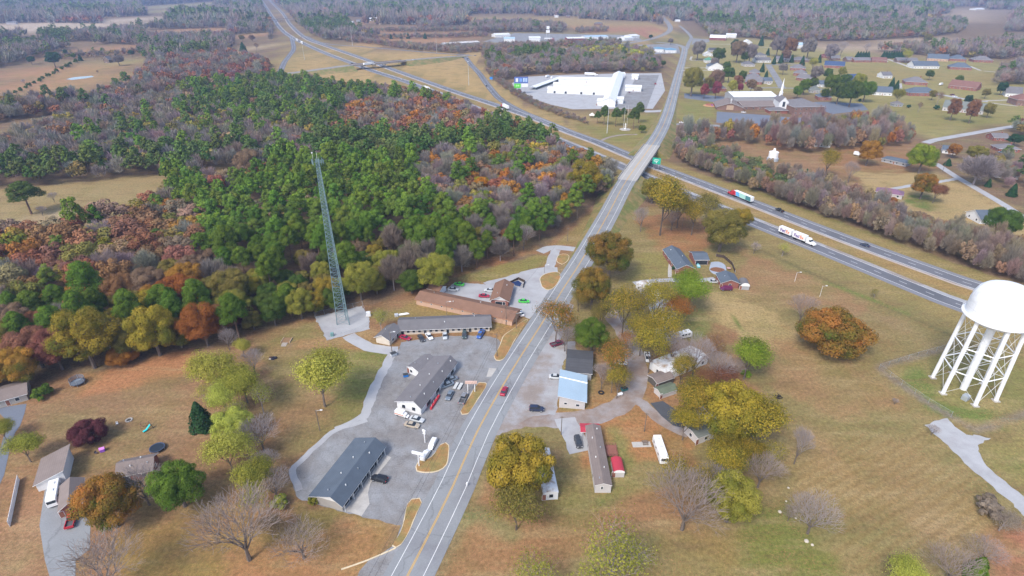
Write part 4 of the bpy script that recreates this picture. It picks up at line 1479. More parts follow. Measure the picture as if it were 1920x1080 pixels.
    (1482, 962, 36, 'bare', 'mauve', 'small bare sapling left of the silver bare tree', 1.0),
    (978, 868, 146, 'broad', 'yolive', 'very large golden olive oak over the white trailer by the road', 1.0),
    (968, 950, 112, 'sparse', 'olive', 'thinning oak below the very large golden olive oak', .8),
    (1152, 1040, 165, 'thin', 'ygreen', 'wide pale yellow green tree at the bottom centre edge', .85),
    (1008, 1075, 120, 'thin', 'ygreen', 'half bare pale tree at the bottom edge near the road', .8),
    (1712, 1084, 90, 'airy', 'lime', 'yellow shrubby tree at the bottom right edge', .7),
    (1790, 1062, 100, 'bare', 'mauve', 'bare thicket tree at the bottom right edge', .7),
    (1836, 1066, 40, 'cone', 'green', 'bright green young conifer at the bottom right edge', .9),
    (1750, 806, 26, 'bare', 'mauve', 'reddish bare shrub at the head of the tower gravel', .8),
    (1858, 950, 56, 'shrub', 'scrub', 'brown green thicket shrub beside the tower drive', .9),
    (1885, 975, 70, 'thin', 'scrub', 'leafless thicket beside the lower tower drive', .6),
    (1850, 1035, 80, 'bare', 'mauve', 'grey bare bush below the tower drive', .6),
    (1470, 464, 26, 'thin', 'lime', 'small sparse lime sapling near the highway ditch', 1.0),
    (1416, 462, 24, 'bare', 'grey', 'small bare sapling near the big brownish olive oak', 1.0),
    (1642, 548, 18, 'thin', 'olive', 'tiny young tree on the highway bank in the field', 1.0),
    (1679, 752, 14, 'bare', 'grey', 'tiny bare bush outside the tower track', 1.0),
    (1265, 490, 12, 'shrub', 'cedar', 'dark clipped shrub at the left wall of the grey house with the pool', 1.2),
    (1264, 502, 12, 'shrub', 'cedar', 'dark shrub below the clipped one at the grey house', 1.2),
    (1200, 566, 60, 'bare', 'grey', 'bare tree between the thinning oaks near the terrace lane', 1.2),
    (1262, 648, 56, 'bare', 'grey', 'bare tree at the left end of the longest white mobile home', 1.2),
    (1338, 640, 50, 'thin', 'rust', 'rusty thin tree behind the longest white mobile home', 1.0),
    (1376, 690, 52, 'bare', 'mauve', 'mauve bare tree left of the vivid light green tree', 1.0),
    (1130, 700, 46, 'bare', 'grey', 'bare tree at the back wall of the blue roofed shop', 1.3),
    (1085, 560, 40, 'sparse', 'olive', 'small thinning tree below the smaller rust oak by the road', 1.0),
    (1330, 905, 80, 'thin', 'yolive', 'half bare tree left of the tall yellow green oak', 1.0),
    (1450, 850, 60, 'thin', 'yolive', 'thin yellow tree under the golden edged oak', 1.0),
    # right of the interstate
    (1733, 292, 58, 'broad', 'lgreen', 'bright green round tree by the hillside road', 1.0),
    (1735, 344, 48, 'broad', 'goak', 'dark olive tree on the dry lawn', 1.1),
    (1757, 358, 34, 'airy', 'rust', 'pink brown tree beside the dark olive tree on the lawn', 1.0),
    (1886, 414, 72, 'broad', 'dgreen', 'dark green dome shaped tree beside the white house', .9),
    (1632, 282, 46, 'broad', 'orange', 'brownish orange oak beside the blue grey ranch house', 1.1),
    (1668, 382, 34, 'broad', 'orange', 'orange tree in front of the purple roofed house', 1.1),
    (1597, 318, 32, 'bare', 'mauve', 'tall bare tree on the leaf covered yard', 1.3),
    (1555, 300, 44, 'sparse', 'yolive', 'thin olive tree on the leaf covered yard', 1.1),
    (1835, 286, 40, 'broad', 'olive', 'olive tree behind the bare thicket by the hillside road', .9),
    (1790, 280, 26, 'tall', 'orange', 'slim brown tree beside the white walled house', .8),
    (1838, 312, 62, 'brush', 'grey', 'grey leafless thicket tree right of the hillside road', .6),
    (1512, 326, 12, 'cone', 'cedar', 'small dark cedar in the leafless roadside brush', 1.0),
    (1512, 330, 16, 'broad', 'rust', 'small rust bush next to the small cedar in the brush', .8),
    (1854, 344, 11, 'cone', 'cedar', 'dark cedar on the verge right of the hillside road, upper one', 1.0),
    (1900, 358, 17, 'cone', 'cedar', 'dark cedar on the verge right of the hillside road, lower one', 1.0),
    (1778, 305, 13, 'cone', 'cedar', 'dark evergreen bush at the top of the hillside road', .7),
    (1905, 260, 30, 'broad', 'cedar', 'dark evergreen behind the mauve roofed brick house', .8),
]
for u, v, w, kind, sp, lab, hs in NEAR_TREES:
    T(u, v, w, kind, sp, lab, hs)

# pines on the lawn by the market
for i, (u, v, w) in enumerate([(1121, 213, 15), (1134, 207, 22), (1156, 212, 20), (1170, 207, 15), (1190, 212, 24), (1200, 203, 22)]):
    T(u, v, w, 'pine', 'pined', 'tall dark pine on the roadside lawn below the white market halls', 1.0, 'pines on the lawn below the market')
T(1204, 240, 16, 'broad', 'green', 'small green tree right of the pines on the roadside lawn', 1.0)
# trees between the houses on the right
HOUSE_TREES = [
    (1322, 170, 15, 'tall', 'pink', 'crimson ornamental tree left of the brick house above the church'),
    (1344, 167, 17, 'tall', 'pink', 'crimson ornamental tree right in front of the brick house above the church'),
    (1388, 165, 13, 'broad', 'pink', 'crimson round tree nearest the church gym roof'),
    (1385, 152, 18, 'broad', 'red', 'pinkish red tree above the crimson round tree'),
    (1375, 162, 18, 'broad', 'lime', 'yellow green tree between two crimson trees'),
    (1410, 160, 19, 'broad', 'brown', 'brown tree in front of the first street house'),
    (1300, 148, 40, 'broad', 'olive', 'wide olive tree at the town road'),
    (1345, 148, 28, 'broad', 'brown', 'brown tree right of the wide olive tree'),
    (1368, 138, 22, 'broad', 'dgreen', 'dark green round tree below the white walled hall'),
    (1363, 124, 14, 'broad', 'dgreen', 'dark green tree beside the white walled hall'),
    (1393, 143, 16, 'broad', 'dgreen', 'dark green tree left of the street houses'),
    (1350, 103, 24, 'broad', 'dgreen', 'dark evergreen on the upper lane'),
    (1310, 92, 26, 'broad', 'mauve', 'bare purple tree on the upper lane'),
    (1378, 88, 16, 'tall', 'cedar', 'tall dark cedar by the upper lane'),
    (1385, 93, 30, 'broad', 'brown', 'large brown tree right of the tall dark cedar'),
    (1408, 98, 26, 'broad', 'mauve', 'mauve bare tree right of the large brown tree'),
    (1398, 107, 16, 'broad', 'dgreen', 'green tree below the large brown tree'),
    (1428, 80, 12, 'cone', 'cedar', 'small cedar behind the upper lane'),
    (1484, 86, 25, 'broad', 'rust', 'round rust tree by the tall blue roofed house'),
    (1518, 88, 28, 'broad', 'mauve', 'large mauve bare tree behind the tall blue roofed house'),
    (1440, 100, 9, 'cone', 'cedar', 'small cedar above the street end'),
    (1452, 116, 10, 'cone', 'cedar', 'cedar at the end of the street, left one'),
    (1465, 113, 12, 'cone', 'cedar', 'cedar at the end of the street, middle one'),
    (1485, 113, 10, 'cone', 'cedar', 'cedar at the end of the street, right one'),
    (1505, 117, 12, 'cone', 'cedar', 'cedar in front of the long grey house'),
    (1537, 113, 10, 'cone', 'cedar', 'lone cedar left of the dark blue roofed house'),
    (1526, 120, 16, 'airy', 'lime', 'pale lime tree left of the dark blue roofed house'),
    (1430, 130, 11, 'cone', 'cedar', 'cedar beside the street, upper one'),
    (1437, 143, 10, 'cone', 'cedar', 'cedar beside the street, lower one'),
    (1470, 128, 16, 'broad', 'mauve', 'small mauve tree right of the street'),
    (1532, 136, 22, 'broad', 'mauve', 'mauve tree below the dark blue roofed house'),
    (1554, 139, 17, 'broad', 'dgreen', 'rounded grey green tree on the dry slope'),
    (1562, 155, 30, 'broad', 'green', 'large green tree on the street corner'),
    (1510, 161, 22, 'broad', 'green', 'green tree at the end of the street behind the church'),
    (1526, 157, 18, 'broad', 'dgreen', 'blue green tree next to the street corner'),
    (1586, 150, 20, 'broad', 'dgreen', 'dark tree beside the blue roofed white gable'),
    (1575, 172, 30, 'broad', 'dgreen', 'dark green tree above the church rear lot, left one'),
    (1600, 172, 36, 'broad', 'dgreen', 'dark green tree above the church rear lot, middle one'),
    (1625, 168, 30, 'broad', 'green', 'green tree above the church rear lot, right one'),
    (1613, 152, 24, 'broad', 'ygreen', 'yellow green tree above the church rear lot'),
    (1548, 176, 16, 'broad', 'dgreen', 'green tree beside the small brick house'),
    (1673, 160, 14, 'cone', 'cedar', 'dark cedar pair beside the slate roofed white house, left one'),
    (1682, 163, 12, 'cone', 'cedar', 'dark cedar pair beside the slate roofed white house, right one'),
    (1685, 180, 20, 'airy', 'ygreen', 'olive tree below the cedars'),
    (1750, 178, 14, 'broad', 'olive', 'olive tree in front of the slate brick house'),
    (1762, 182, 16, 'thin', 'brown', 'bare brown tree right of the slate brick house'),
    (1790, 203, 22, 'tall', 'rust', 'rust tree in front of the grey green house, left one'),
    (1826, 206, 24, 'tall', 'rust', 'rust tree in front of the grey green house, right one'),
    (1817, 187, 14, 'broad', 'cedar', 'dark evergreen by the hill street'),
    (1856, 206, 20, 'broad', 'olive', 'olive shrub tree right of the grey green house'),
    (1757, 203, 10, 'shrub', 'cedar', 'dark green shrub left of the grey green house'),
    (1880, 165, 18, 'broad', 'cedar', 'dark round tree beside the dormered white house'),
    (1725, 200, 12, 'thin', 'brown', 'little bare tree on the slope below the hill street'),
    (1612, 190, 6, 'shrub', 'cedar', 'tiny dark shrub on the slope'),
    (1704, 201, 7, 'shrub', 'cedar', 'small dark shrub beside the garden shed'),
    (1702, 105, 15, 'airy', 'lime', 'pale green tree right of the dark conifer row'),
    (1627, 90, 14, 'bare', 'grey', 'bare tree on the pale field edge'),
    (1580, 90, 18, 'bare', 'grey', 'bare tree left of the pale field edge one'),
    (1560, 97, 24, 'broad', 'grey', 'grey leafless tree over the maroon house'),
    (1740, 72, 14, 'broad', 'olive', 'olive tree in the pale field hedge'),
    (1460, 85, 26, 'broad', 'mauve', 'mauve tree behind the upper lane end'),
    (1330, 158, 22, 'broad', 'olive', 'olive tree above the left crimson ornamental tree'),
    (1420, 172, 16, 'broad', 'brown', 'brown tree behind the church gym roof'),
    (1497, 172, 18, 'broad', 'green', 'green tree behind the church steeple'),
    (1580, 135, 15, 'broad', 'ygreen', 'yellow green tree on the dry slope right of the dark blue roofed house'),
    (1475, 104, 18, 'broad', 'brown', 'brown tree on the bare earth patch above the street'),
    (1340, 118, 16, 'broad', 'mauve', 'mauve tree behind the green metal roof'),
    (1800, 150, 13, 'broad', 'green', 'green tree on the lawn above the wide brick house'),
    (1745, 140, 14, 'broad', 'dgreen', 'dark tree on the lawn below the white L-shaped house'),
    (1850, 175, 14, 'broad', 'olive', 'olive tree left of the dormered white house'),
]
for u, v, w, kind, sp, lab in HOUSE_TREES:
    T(u, v - 2, w * (.8 if kind == 'cone' else 1.15), kind, sp, lab, 1.25)
for k in range(9):
    T(1657 + k * 4.6, 103.5, 8.5, 'cone', 'cedar', 'dark conifer of the dense row behind the brown roofed houses', 1.0, 'conifer row behind the brown roofed houses')
for k in range(5):
    T(1608 + k * 5.0, 103.5, 8.0, 'cone', 'cedar', 'dark conifer of the short row on the pale field edge', 1.0, 'short conifer row')
for k in range(14):
    f = k / 13
    T(28 + 112 * f + (k % 3) * 1.5, 172 - 58 * f, 7.5 + 2 * (k % 2), 'shrub', 'dgreen', 'dark hedge bush on the diagonal line between two brown fields', 1.3, 'bushes of the diagonal field hedge')
FIELD_TREES = [
    (122, 98, 10, 'tall', 'cedar', 'dark cedar at the top of the diagonal hedge'), (137, 104, 11, 'broad', 'dgreen', 'round green tree beside the dark cedar'), (98, 108, 30, 'broad', 'cedar', 'wide dark evergreen clump above the brown field'),
    (57, 111, 16, 'broad', 'cedar', 'dark evergreen near the left field edge'), (150, 109, 8, 'cone', 'cedar', 'small cedar near the round green tree'), (174, 98, 18, 'thin', 'brown', 'bare tree on the far brown field'),
    (220, 110, 22, 'broad', 'mauve', 'mauve thicket beside the little grey barn'), (246, 98, 12, 'broad', 'cedar', 'dark evergreen near the farm sheds'), (183, 134, 7, 'thin', 'brown', 'tiny tree above the pond'),
    (44, 152, 10, 'bare', 'grey', 'small bare tree in the brown field'), (453, 70, 13, 'broad', 'olive', 'olive tree on the far red field, left one'), (472, 70, 13, 'broad', 'brown', 'brown tree on the far red field, right one'),
    (480, 86, 14, 'thin', 'brown', 'bare tree on the pale field'), (457, 98, 20, 'cone', 'cedar', 'dark conifer below the pale field'), (216, 105, 5, 'cone', 'cedar', 'thin cedar over the grey barn'),
    (342, 12, 12, 'broad', 'olive', 'olive tree on the far green field'),
    (1220, 68, 9, 'broad', 'cedar', 'dark tree at the junction triangle'), (1258, 76, 12, 'broad', 'mauve', 'mauve bush on the junction lawn'), (1243, 118, 14, 'broad', 'dgreen', 'green tree by the town road bend'),
    (1232, 112, 16, 'brush', 'mauve', 'leafless tree by the town road bend'), (733, 69, 6, 'cone', 'cedar', 'small cedar in the red field, first'), (752, 68, 6, 'cone', 'cedar', 'small cedar in the red field, second'),
    (765, 68, 7, 'cone', 'cedar', 'small cedar in the red field, third'), (797, 68, 7, 'cone', 'cedar', 'small cedar in the red field, fourth'),
]
for u, v, w, kind, sp, lab in FIELD_TREES:
    T(u, v, w, kind, sp, lab, 1.0)

# ------------------------------------------------------------------ the woods
WOODL = GA([(-260, 770), (-60, 745), (70, 712), (150, 700), (372, 650), (425, 655), (480, 618), (592, 592), (690, 570), (770, 540), (850, 515), (940, 492), (1005, 474), (1044, 438), (1100, 392), (1140, 360), (1160, 332),
           (1130, 312), (1000, 262), (905, 218), (830, 192), (740, 176), (650, 172), (560, 158), (490, 152), (330, 178), (200, 214), (120, 222), (-60, 214), (-400, 240), (-500, 400)])
HOLES = [GA([(-300, 362), (60, 352), (315, 328), (320, 390), (250, 412), (130, 442), (-60, 475), (-300, 490)]), GA([(374, 328), (470, 306), (478, 333), (420, 350), (368, 350)]), GA([(-200, 262), (115, 213), (130, 224), (45, 266), (-200, 300)]),
         GA([(1075, 392), (1090, 385), (1100, 396), (1080, 402)]), GA([(975, 300), (1000, 298), (1000, 306), (978, 308)])]
SPZ = [  # species by picture position of the crowns: first match wins
    ([(780, 300), (830, 270), (1050, 262), (1150, 305), (1100, 340), (1060, 380), (960, 400), (850, 385), (790, 350)], ['mauve', 'mauve', 'mauve', 'mauve', 'mauve', 'brown', 'rust', 'orange', 'olive', 'yolive', 'pine']),
    ([(640, 190), (700, 172), (905, 190), (915, 235), (760, 248), (650, 240)], ['rust', 'rust', 'red', 'mauve', 'mauve', 'brown', 'brown', 'orange']),
    ([(310, 300), (340, 320), (400, 350), (480, 340), (530, 300), (620, 290), (780, 300), (790, 350), (850, 400), (880, 480), (800, 480), (700, 440), (650, 460), (560, 500), (440, 505), (390, 470), (400, 420), (330, 390)], ['pine'] * 12 + ['brown', 'olive']),
    ([(1000, 330), (1090, 310), (1110, 400), (1040, 450), (900, 490), (800, 500), (780, 470), (850, 400), (960, 400)], ['pine', 'pine', 'pine', 'pine', 'pine', 'olive', 'dgreen', 'rust', 'mauve']),
    ([(600, 240), (660, 240), (760, 250), (910, 235), (930, 200), (1010, 235), (1140, 285), (1150, 305), (1050, 262), (830, 270), (780, 300), (620, 290), (560, 270)], ['pined'] * 8 + ['olive', 'rust']),
    ([(330, 180), (500, 130), (720, 160), (680, 190), (600, 240), (520, 230), (400, 200)], ['pined'] * 5 + ['pine', 'pine', 'mauve', 'mauve', 'mauve', 'olive', 'olive', 'brown', 'ygreen']),
    ([(140, 260), (200, 215), (340, 180), (520, 230), (540, 262), (360, 270), (200, 285)], ['pined', 'pine', 'mauve', 'mauve', 'mauve', 'mauve', 'scrub', 'olive', 'olive', 'brown']),
    ([(-50, 300), (200, 280), (330, 268), (470, 262), (520, 300), (330, 340), (0, 350)], ['pined', 'pined', 'pined', 'mauve', 'mauve', 'olive']),
    ([(-600, 100), (330, 160), (600, 230), (620, 285), (330, 275), (-50, 310), (-600, 400)], ['mauve', 'mauve', 'mauve', 'mauve', 'scrub', 'scrub', 'mauve', 'brown', 'olive', 'rust']),
    ([(440, 470), (640, 480), (760, 440), (860, 480), (1010, 440), (1010, 520), (480, 660), (420, 640)], ['ygreen', 'ygreen', 'olive', 'yolive', 'dgreen', 'dgreen', 'dgreen', 'scrub', 'pine', 'olive']),
    ([(-900, 380), (420, 380), (450, 480), (440, 760), (-900, 800)], ['rust', 'rust', 'rust', 'brown', 'brown', 'olive', 'olive', 'yolive', 'mauve', 'brown', 'rust', 'pine', 'pine', 'goak', 'red', 'orange', 'olive']),
]
SPZ = [(np.array(a, float), b) for a, b in SPZ]
KINDOF = {'pine': 'pine', 'pined': 'pine', 'mauve': 'brush', 'grey': 'brush', 'scrub': 'brush', 'cedar': 'cone'}


def species_at(px, rng):
    for poly, pal in SPZ:
        if inpoly(np.array([px]), poly)[0]:
            return pal[rng.integers(0, len(pal))]
    return ['mauve', 'olive', 'rust', 'brown', 'pine'][rng.integers(0, 5)]


def blocked(P, margin=0.0):
    bad = np.zeros(len(P), bool)
    for L, hw in CLEAR:
        A = np.array(L)[:, :2]
        lo, hi = A.min(0) - hw - 20, A.max(0) + hw + 20
        c = np.where((P[:, 0] > lo[0]) & (P[:, 0] < hi[0]) & (P[:, 1] > lo[1]) & (P[:, 1] < hi[1]))[0]
        if len(c):
            bad[c] |= segdist(P[c], A) < hw + margin
    return bad


def scatter(poly, spacing, rng, holes=(), margin=2.0):
    lo, hi = poly.min(0), poly.max(0)
    nx_, ny_ = int((hi[0] - lo[0]) / spacing) + 1, int((hi[1] - lo[1]) / spacing) + 1
    X, Y = np.meshgrid(np.arange(nx_), np.arange(ny_))
    P = np.stack([X.ravel() + .5 * (Y.ravel() % 2), Y.ravel()], 1) * spacing + lo + rng.uniform(-.36, .36, (X.size, 2)) * spacing
    P = P[inpoly(P, poly)]
    for h in holes:
        P = P[~inpoly(P, h)]
    return P[~blocked(P, margin)]


rng = np.random.default_rng(5)
P = scatter(WOODL, 4.6, rng, HOLES, 3.0)
px = PX(P)
ok = (px[:, 0] > -90) & (px[:, 0] < 2010)
P, px = P[ok], px[ok]
if len(TREEPOS):
    TP = np.array(TREEPOS)
    dmin = np.full(len(P), 99.)
    for x, y, r in TREEPOS:
        dmin = np.minimum(dmin, np.hypot(P[:, 0] - x, P[:, 1] - y) - r * .62)
    P, px = P[dmin > 1.2], px[dmin > 1.2]
# the mast yard and its surroundings stay open
order = np.argsort(np.hypot(P[:, 0], P[:, 1]))
NIND = 150
WLAB = {'pine': ('bright green pine among the dense pines left of the road', 'pines of the left wood'),
        'pined': ('dark blue green pine in the far part of the left wood', 'dark pines of the left wood'),
        'mauve': ('leafless mauve grey tree standing among the coloured trees of the left wood', 'mauve leafless trees of the left wood'),
        'scrub': ('leafless brown grey tree in the left wood', 'brown grey leafless trees of the left wood'),
        'rust': ('rust coloured broadleaf tree within the left wood', 'rust trees of the left wood'),
        'red': ('red broadleaf tree within the left wood', 'red trees of the left wood'),
        'brown': ('dull brown broadleaf tree within the left wood', 'brown trees of the left wood'),
        'olive': ('olive broadleaf tree within the left wood', 'olive trees of the left wood'),
        'yolive': ('yellowish olive broadleaf tree within the left wood', 'yellowish trees of the left wood'),
        'ygreen': ('yellow green broadleaf tree on the edge of the left wood', 'yellow green trees of the left wood'),
        'goak': ('orange and green broadleaf tree within the left wood', 'orange green trees of the left wood'),
        'orange': ('orange broadleaf tree within the left wood', 'orange trees of the left wood'),
        'dgreen': ('dark green broadleaf tree on the edge of the left wood', 'dark green trees of the left wood')}
WOODLIST = []   # (x, y, r, species, hs) kept for the mass
acc = np.zeros((0, 3))
n_ = 0
for i in order:
    x, y = P[i]
    sp = species_at(px[i] - np.array([0, 26]), rng)
    k = KINDOF.get(sp, 'broad')
    big = 1.5 if px[i][0] < 470 and px[i][1] > 400 else 1.0
    r = rng.uniform(4.3, 6.6) if k == 'pine' else (rng.uniform(4.0, 5.8) * big ** .5 if k == 'brush' else rng.uniform(4.4, 6.6) * big)
    if len(acc):
        near = np.hypot(acc[-700:, 0] - x, acc[-700:, 1] - y) < (acc[-700:, 2] + r) * .60
        if near.any():
            continue
    acc = np.vstack([acc, (x, y, r)])
    hs = rng.uniform(.78, 1.22) * (5.0 / r) ** .35
    if n_ < NIND:
        lab, grp = WLAB[sp]
        put_tree(x, y, r, k, sp, lab, grp, hs)
    else:
        WOODLIST.append((x, y, r, sp, hs))
    n_ += 1

# ---- low detail trees for the masses (arrays of faces and tint)
def lowproto(kind, n, size, k, rng, lod='a'):
    if kind == 'pine':
        V, ti = puffs(pine_blobs(rng, 1.0, 3.4, 14), n, size, rng, k=k, low=-.4, fill=.6)
    elif kind == 'brush':
        V, ti = twigs(broad_blobs(rng, 1.0, 1.2, 1.65, 14, br=(.3, .5)), int(n * 1.5), size * 2.4, size * (.24 if lod in 'hab' else .36), .6, rng, k)
    else:
        V, ti = puffs(broad_blobs(rng, 1.0, .95, 1.35, 14, br=(.28, .44)), n, size, rng, k=k, low=-.5)
    return V, ti


rp = np.random.default_rng(77)
LOD = {}
for lod, (n, size, k) in {'h': (3800, .036, 4), 'a': (1500, .056, 4), 'b': (400, .10, 4), 'c': (80, .22, 3), 'd': (18, .50, 3)}.items():
    for kind in ('broad', 'pine', 'brush'):
        LOD[lod, kind] = [lowproto(kind, n, size, k, rp, lod) for _ in range(3)]
FLOW = {}


def mass(name, label, items, lod, rng):
    """items: (x, y, r, species, hs)"""
    Vs, Cs = [], []
    by = {}
    for it in items:
        kk = KINDOF.get(it[3], 'broad')
        kk = 'broad' if kk == 'cone' else kk
        by.setdefault((kk, int(rng.integers(0, 3))), []).append(it)
    kv = 3
    for (kk, s), its in by.items():
        V, ti = LOD[lod, kk][s]
        kv = V.shape[1]
        A = np.array([(i[0], i[1], i[2], i[4]) for i in its])
        a = rng.uniform(0, 2 * pi, len(A))
        ca, sa = np.cos(a), np.sin(a)
        F = V.reshape(-1, 3)
        X = (F[None, :, 0] * ca[:, None] - F[None, :, 1] * sa[:, None]) * A[:, 2:3] + A[:, 0:1]
        Y = (F[None, :, 0] * sa[:, None] + F[None, :, 1] * ca[:, None]) * A[:, 2:3] + A[:, 1:2]
        Z = F[None, :, 2] * (A[:, 2] * A[:, 3])[:, None] + 0 * X
        Vs.append(np.stack([X, Y, Z], 2).reshape(-1, kv, 3))
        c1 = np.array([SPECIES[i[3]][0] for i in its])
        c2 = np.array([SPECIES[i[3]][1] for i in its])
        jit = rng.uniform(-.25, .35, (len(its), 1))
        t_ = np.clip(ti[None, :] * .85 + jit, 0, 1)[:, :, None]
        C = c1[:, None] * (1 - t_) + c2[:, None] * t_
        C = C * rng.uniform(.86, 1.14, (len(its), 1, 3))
        Cs.append(np.concatenate([C, np.ones(C.shape[:2] + (1,))], 2).reshape(-1, 4))
    V = np.concatenate(Vs)
    C = np.concatenate(Cs)
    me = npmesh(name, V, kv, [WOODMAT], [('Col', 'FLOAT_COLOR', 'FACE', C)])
    o = link(name, me)
    tag(o, label, None, None, 'stuff')
    return len(V)


nf = 0
W0 = [w for w in WOODLIST if hypot(w[0], w[1]) < 320]
W1 = [w for w in WOODLIST if 320 <= hypot(w[0], w[1]) < 430]
W2 = [w for w in WOODLIST if hypot(w[0], w[1]) >= 430]
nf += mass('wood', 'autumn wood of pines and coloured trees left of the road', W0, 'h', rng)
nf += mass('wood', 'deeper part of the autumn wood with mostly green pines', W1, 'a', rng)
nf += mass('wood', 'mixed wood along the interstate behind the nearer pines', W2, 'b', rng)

PAL = {
    'mauve': ['mauve'] * 9 + ['scrub', 'scrub', 'scrub', 'brown', 'rust', 'olive', 'pined'],
    'rust': ['red', 'red', 'red', 'rust', 'mauve', 'mauve', 'brown'],
    'mix': ['mauve', 'mauve', 'mauve', 'mauve', 'scrub', 'scrub', 'olive', 'rust', 'brown', 'olive', 'red', 'pined'],
    'pine': ['pined'] * 6 + ['mauve', 'olive'],
    'lime': ['ygreen', 'ygreen', 'ygreen', 'olive', 'mauve'],
    'scrub': ['scrub', 'scrub', 'mauve', 'scrub', 'brown'],
    'brushg': ['sage', 'sage', 'sage', 'sage', 'olive', 'scrub'],
    'church': ['mauve', 'mauve', 'mauve', 'rust', 'red', 'orange', 'mauve', 'scrub', 'scrub', 'olive', 'brown', 'mauve'],
}
PATCH = [  # name label, polygon (ground), palette, spacing, radius, height factor, lod
    ('lime topped grove behind the leafless wood', [(1080, 102), (1130, 97), (1195, 96), (1224, 106), (1215, 117), (1115, 116)], 'lime', 8.5, 5.4, 1.05, 'b'),
    ('small pine grove behind the leafless wood', [(955, 106), (1010, 100), (1036, 105), (1010, 116), (965, 118)], 'pine', 8, 5, 1.0, 'b'),
    ('greenish scrub by the bridge beyond the interstate', [(1264, 280), (1310, 318), (1380, 346), (1470, 372), (1480, 350), (1420, 312), (1340, 290), (1290, 268)], 'brushg', 5.2, 3.0, 1.0, 'a'),
    ('rust red wood above the pines at the left', [(245, 158), (330, 163), (502, 152), (505, 122), (430, 106), (300, 118)], 'rust', 8.5, 5.6, 1.0, 'b'),
    ('mauve wood edge below the brown fields', [(-60, 204), (60, 198), (165, 193), (235, 172), (330, 166), (330, 178), (200, 214), (110, 216), (-60, 226)], 'mix', 8.5, 5.4, 1.0, 'b'),
    ('leafless wood between the highway and the market', [(905, 112), (935, 105), (1000, 100), (1040, 104), (1130, 104), (1200, 104), (1222, 118), (1236, 136), (1150, 136), (1040, 139), (985, 142), (955, 150), (935, 150), (915, 130)], 'mauve', 8.5, 5.2, 1.0, 'b'),
    ('brush line along the highway ramp fence', [(905, 135), (925, 150), (960, 178), (1010, 205), (1060, 222), (1105, 236), (1104, 232), (1060, 214), (1012, 196), (970, 172), (940, 148), (920, 132)], 'scrub', 4.0, 1.9, .8, 'b'),
    ('brush strip below the truck stop', [(640, 78), (700, 84), (780, 95), (850, 101), (905, 98), (1000, 92), (1060, 88), (1060, 84), (980, 86), (900, 90), (820, 92), (720, 82), (650, 73)], 'scrub', 8, 4.2, .9, 'c'),
    ('leafless copse above the gas station', [(1060, 86), (1150, 80), (1165, 84), (1160, 90), (1060, 94)], 'mauve', 8, 4.6, .9, 'b'),
    ('leafless roadside brush beyond the interstate', [(1262, 292), (1300, 322), (1400, 362), (1500, 396), (1600, 430), (1720, 475), (1850, 522), (1960, 562), (2060, 590), (2060, 520), (1960, 490), (1880, 470), (1800, 452), (1720, 430), (1650, 402), (1600, 385), (1560, 362),
      (1500, 345), (1440, 322), (1400, 308), (1300, 270), (1266, 270)], 'scrub', 4.4, 2.9, 1.55, 'a'),
    ('coloured wood below the church', [(1262, 268), (1290, 262), (1350, 257), (1420, 258), (1490, 254), (1560, 243), (1640, 238), (1670, 248), (1700, 262), (1716, 276), (1640, 280), (1580, 284), (1500, 290), (1460, 286), (1425, 272), (1340, 272), (1300, 275)], 'church', 7.6, 4.0, 1.6, 'a'),
    ('grey wood on the right edge above the dormered house', [(1862, 160), (1875, 138), (1900, 128), (1990, 110), (2100, 110), (2100, 170), (1990, 165), (1920, 160)], 'mauve', 9, 5.6, 1.0, 'b'),
    ('grey wood behind the slate roofed houses', [(1640, 96), (1745, 106), (1870, 112), (1990, 104), (1990, 78), (1880, 82), (1835, 84), (1800, 90), (1740, 90)], 'mauve', 10, 5.8, 1.0, 'c'),
    ('rust wood above the subdivision', [(1420, 74), (1530, 78), (1640, 76), (1740, 70), (1800, 62), (1800, 40), (1700, 45), (1540, 44), (1420, 50), (1380, 60)], 'mix', 10, 6.2, 1.0, 'c'),
    ('brushy garden trees beside the valley road', [(1880, 245), (1990, 238), (1990, 268), (1920, 262)], 'mix', 9, 4.6, .9, 'b'),
    ('leafless garden trees right of the hillside road', [(1812, 306), (1860, 300), (1990, 330), (1990, 400), (1930, 372), (1850, 338)], 'mauve', 9, 3.6, 1.0, 'a'),
    ('hedge line along the left red field', [(108, 106), (200, 103), (262, 98), (262, 102), (200, 107), (110, 112)], 'mix', 9, 4, .9, 'c'),
    ('tree line between the red fields', [(700, 73.5), (790, 73), (912, 70), (912, 66), (800, 70.5), (700, 71)], 'scrub', 9, 4.2, .9, 'c'),
    ('upper tree line between the red fields', [(715, 60.5), (905, 59), (905, 56), (790, 56), (715, 58)], 'scrub', 9, 4.2, .9, 'c'),
    ('copse behind the truck stop', [(885, 64), (960, 60), (1050, 62), (1062, 54), (1000, 46), (900, 46), (880, 54)], 'mauve', 11, 6, 1.0, 'c'),
    ('tree line above the red soil field', [(1080, 63), (1140, 60), (1140, 55), (1080, 57)], 'scrub', 9, 4, 1.0, 'c'),
]
ZONES = []
for lab, uv, pal, spc, rad, hs, lod in PATCH:
    poly = GA(uv)
    Pp = scatter(poly, spc, rng, ZONES, 2.0)
    ZONES.append(poly)
    if lod == 'a' and len(TREEPOS):
        dmin = np.full(len(Pp), 99.)
        for x, y, r in TREEPOS:
            dmin = np.minimum(dmin, np.hypot(Pp[:, 0] - x, Pp[:, 1] - y) - r * .7)
        Pp = Pp[dmin > .5]
    its = [(p[0], p[1], rad * rng.uniform(.72, 1.28), PAL[pal][rng.integers(0, len(PAL[pal]))], hs * rng.uniform(.85, 1.2)) for p in Pp]
    if its:
        nf += mass('brush' if 'brush' in lab or 'line' in lab or 'scrub' in lab else 'wood', lab, its, lod, rng)

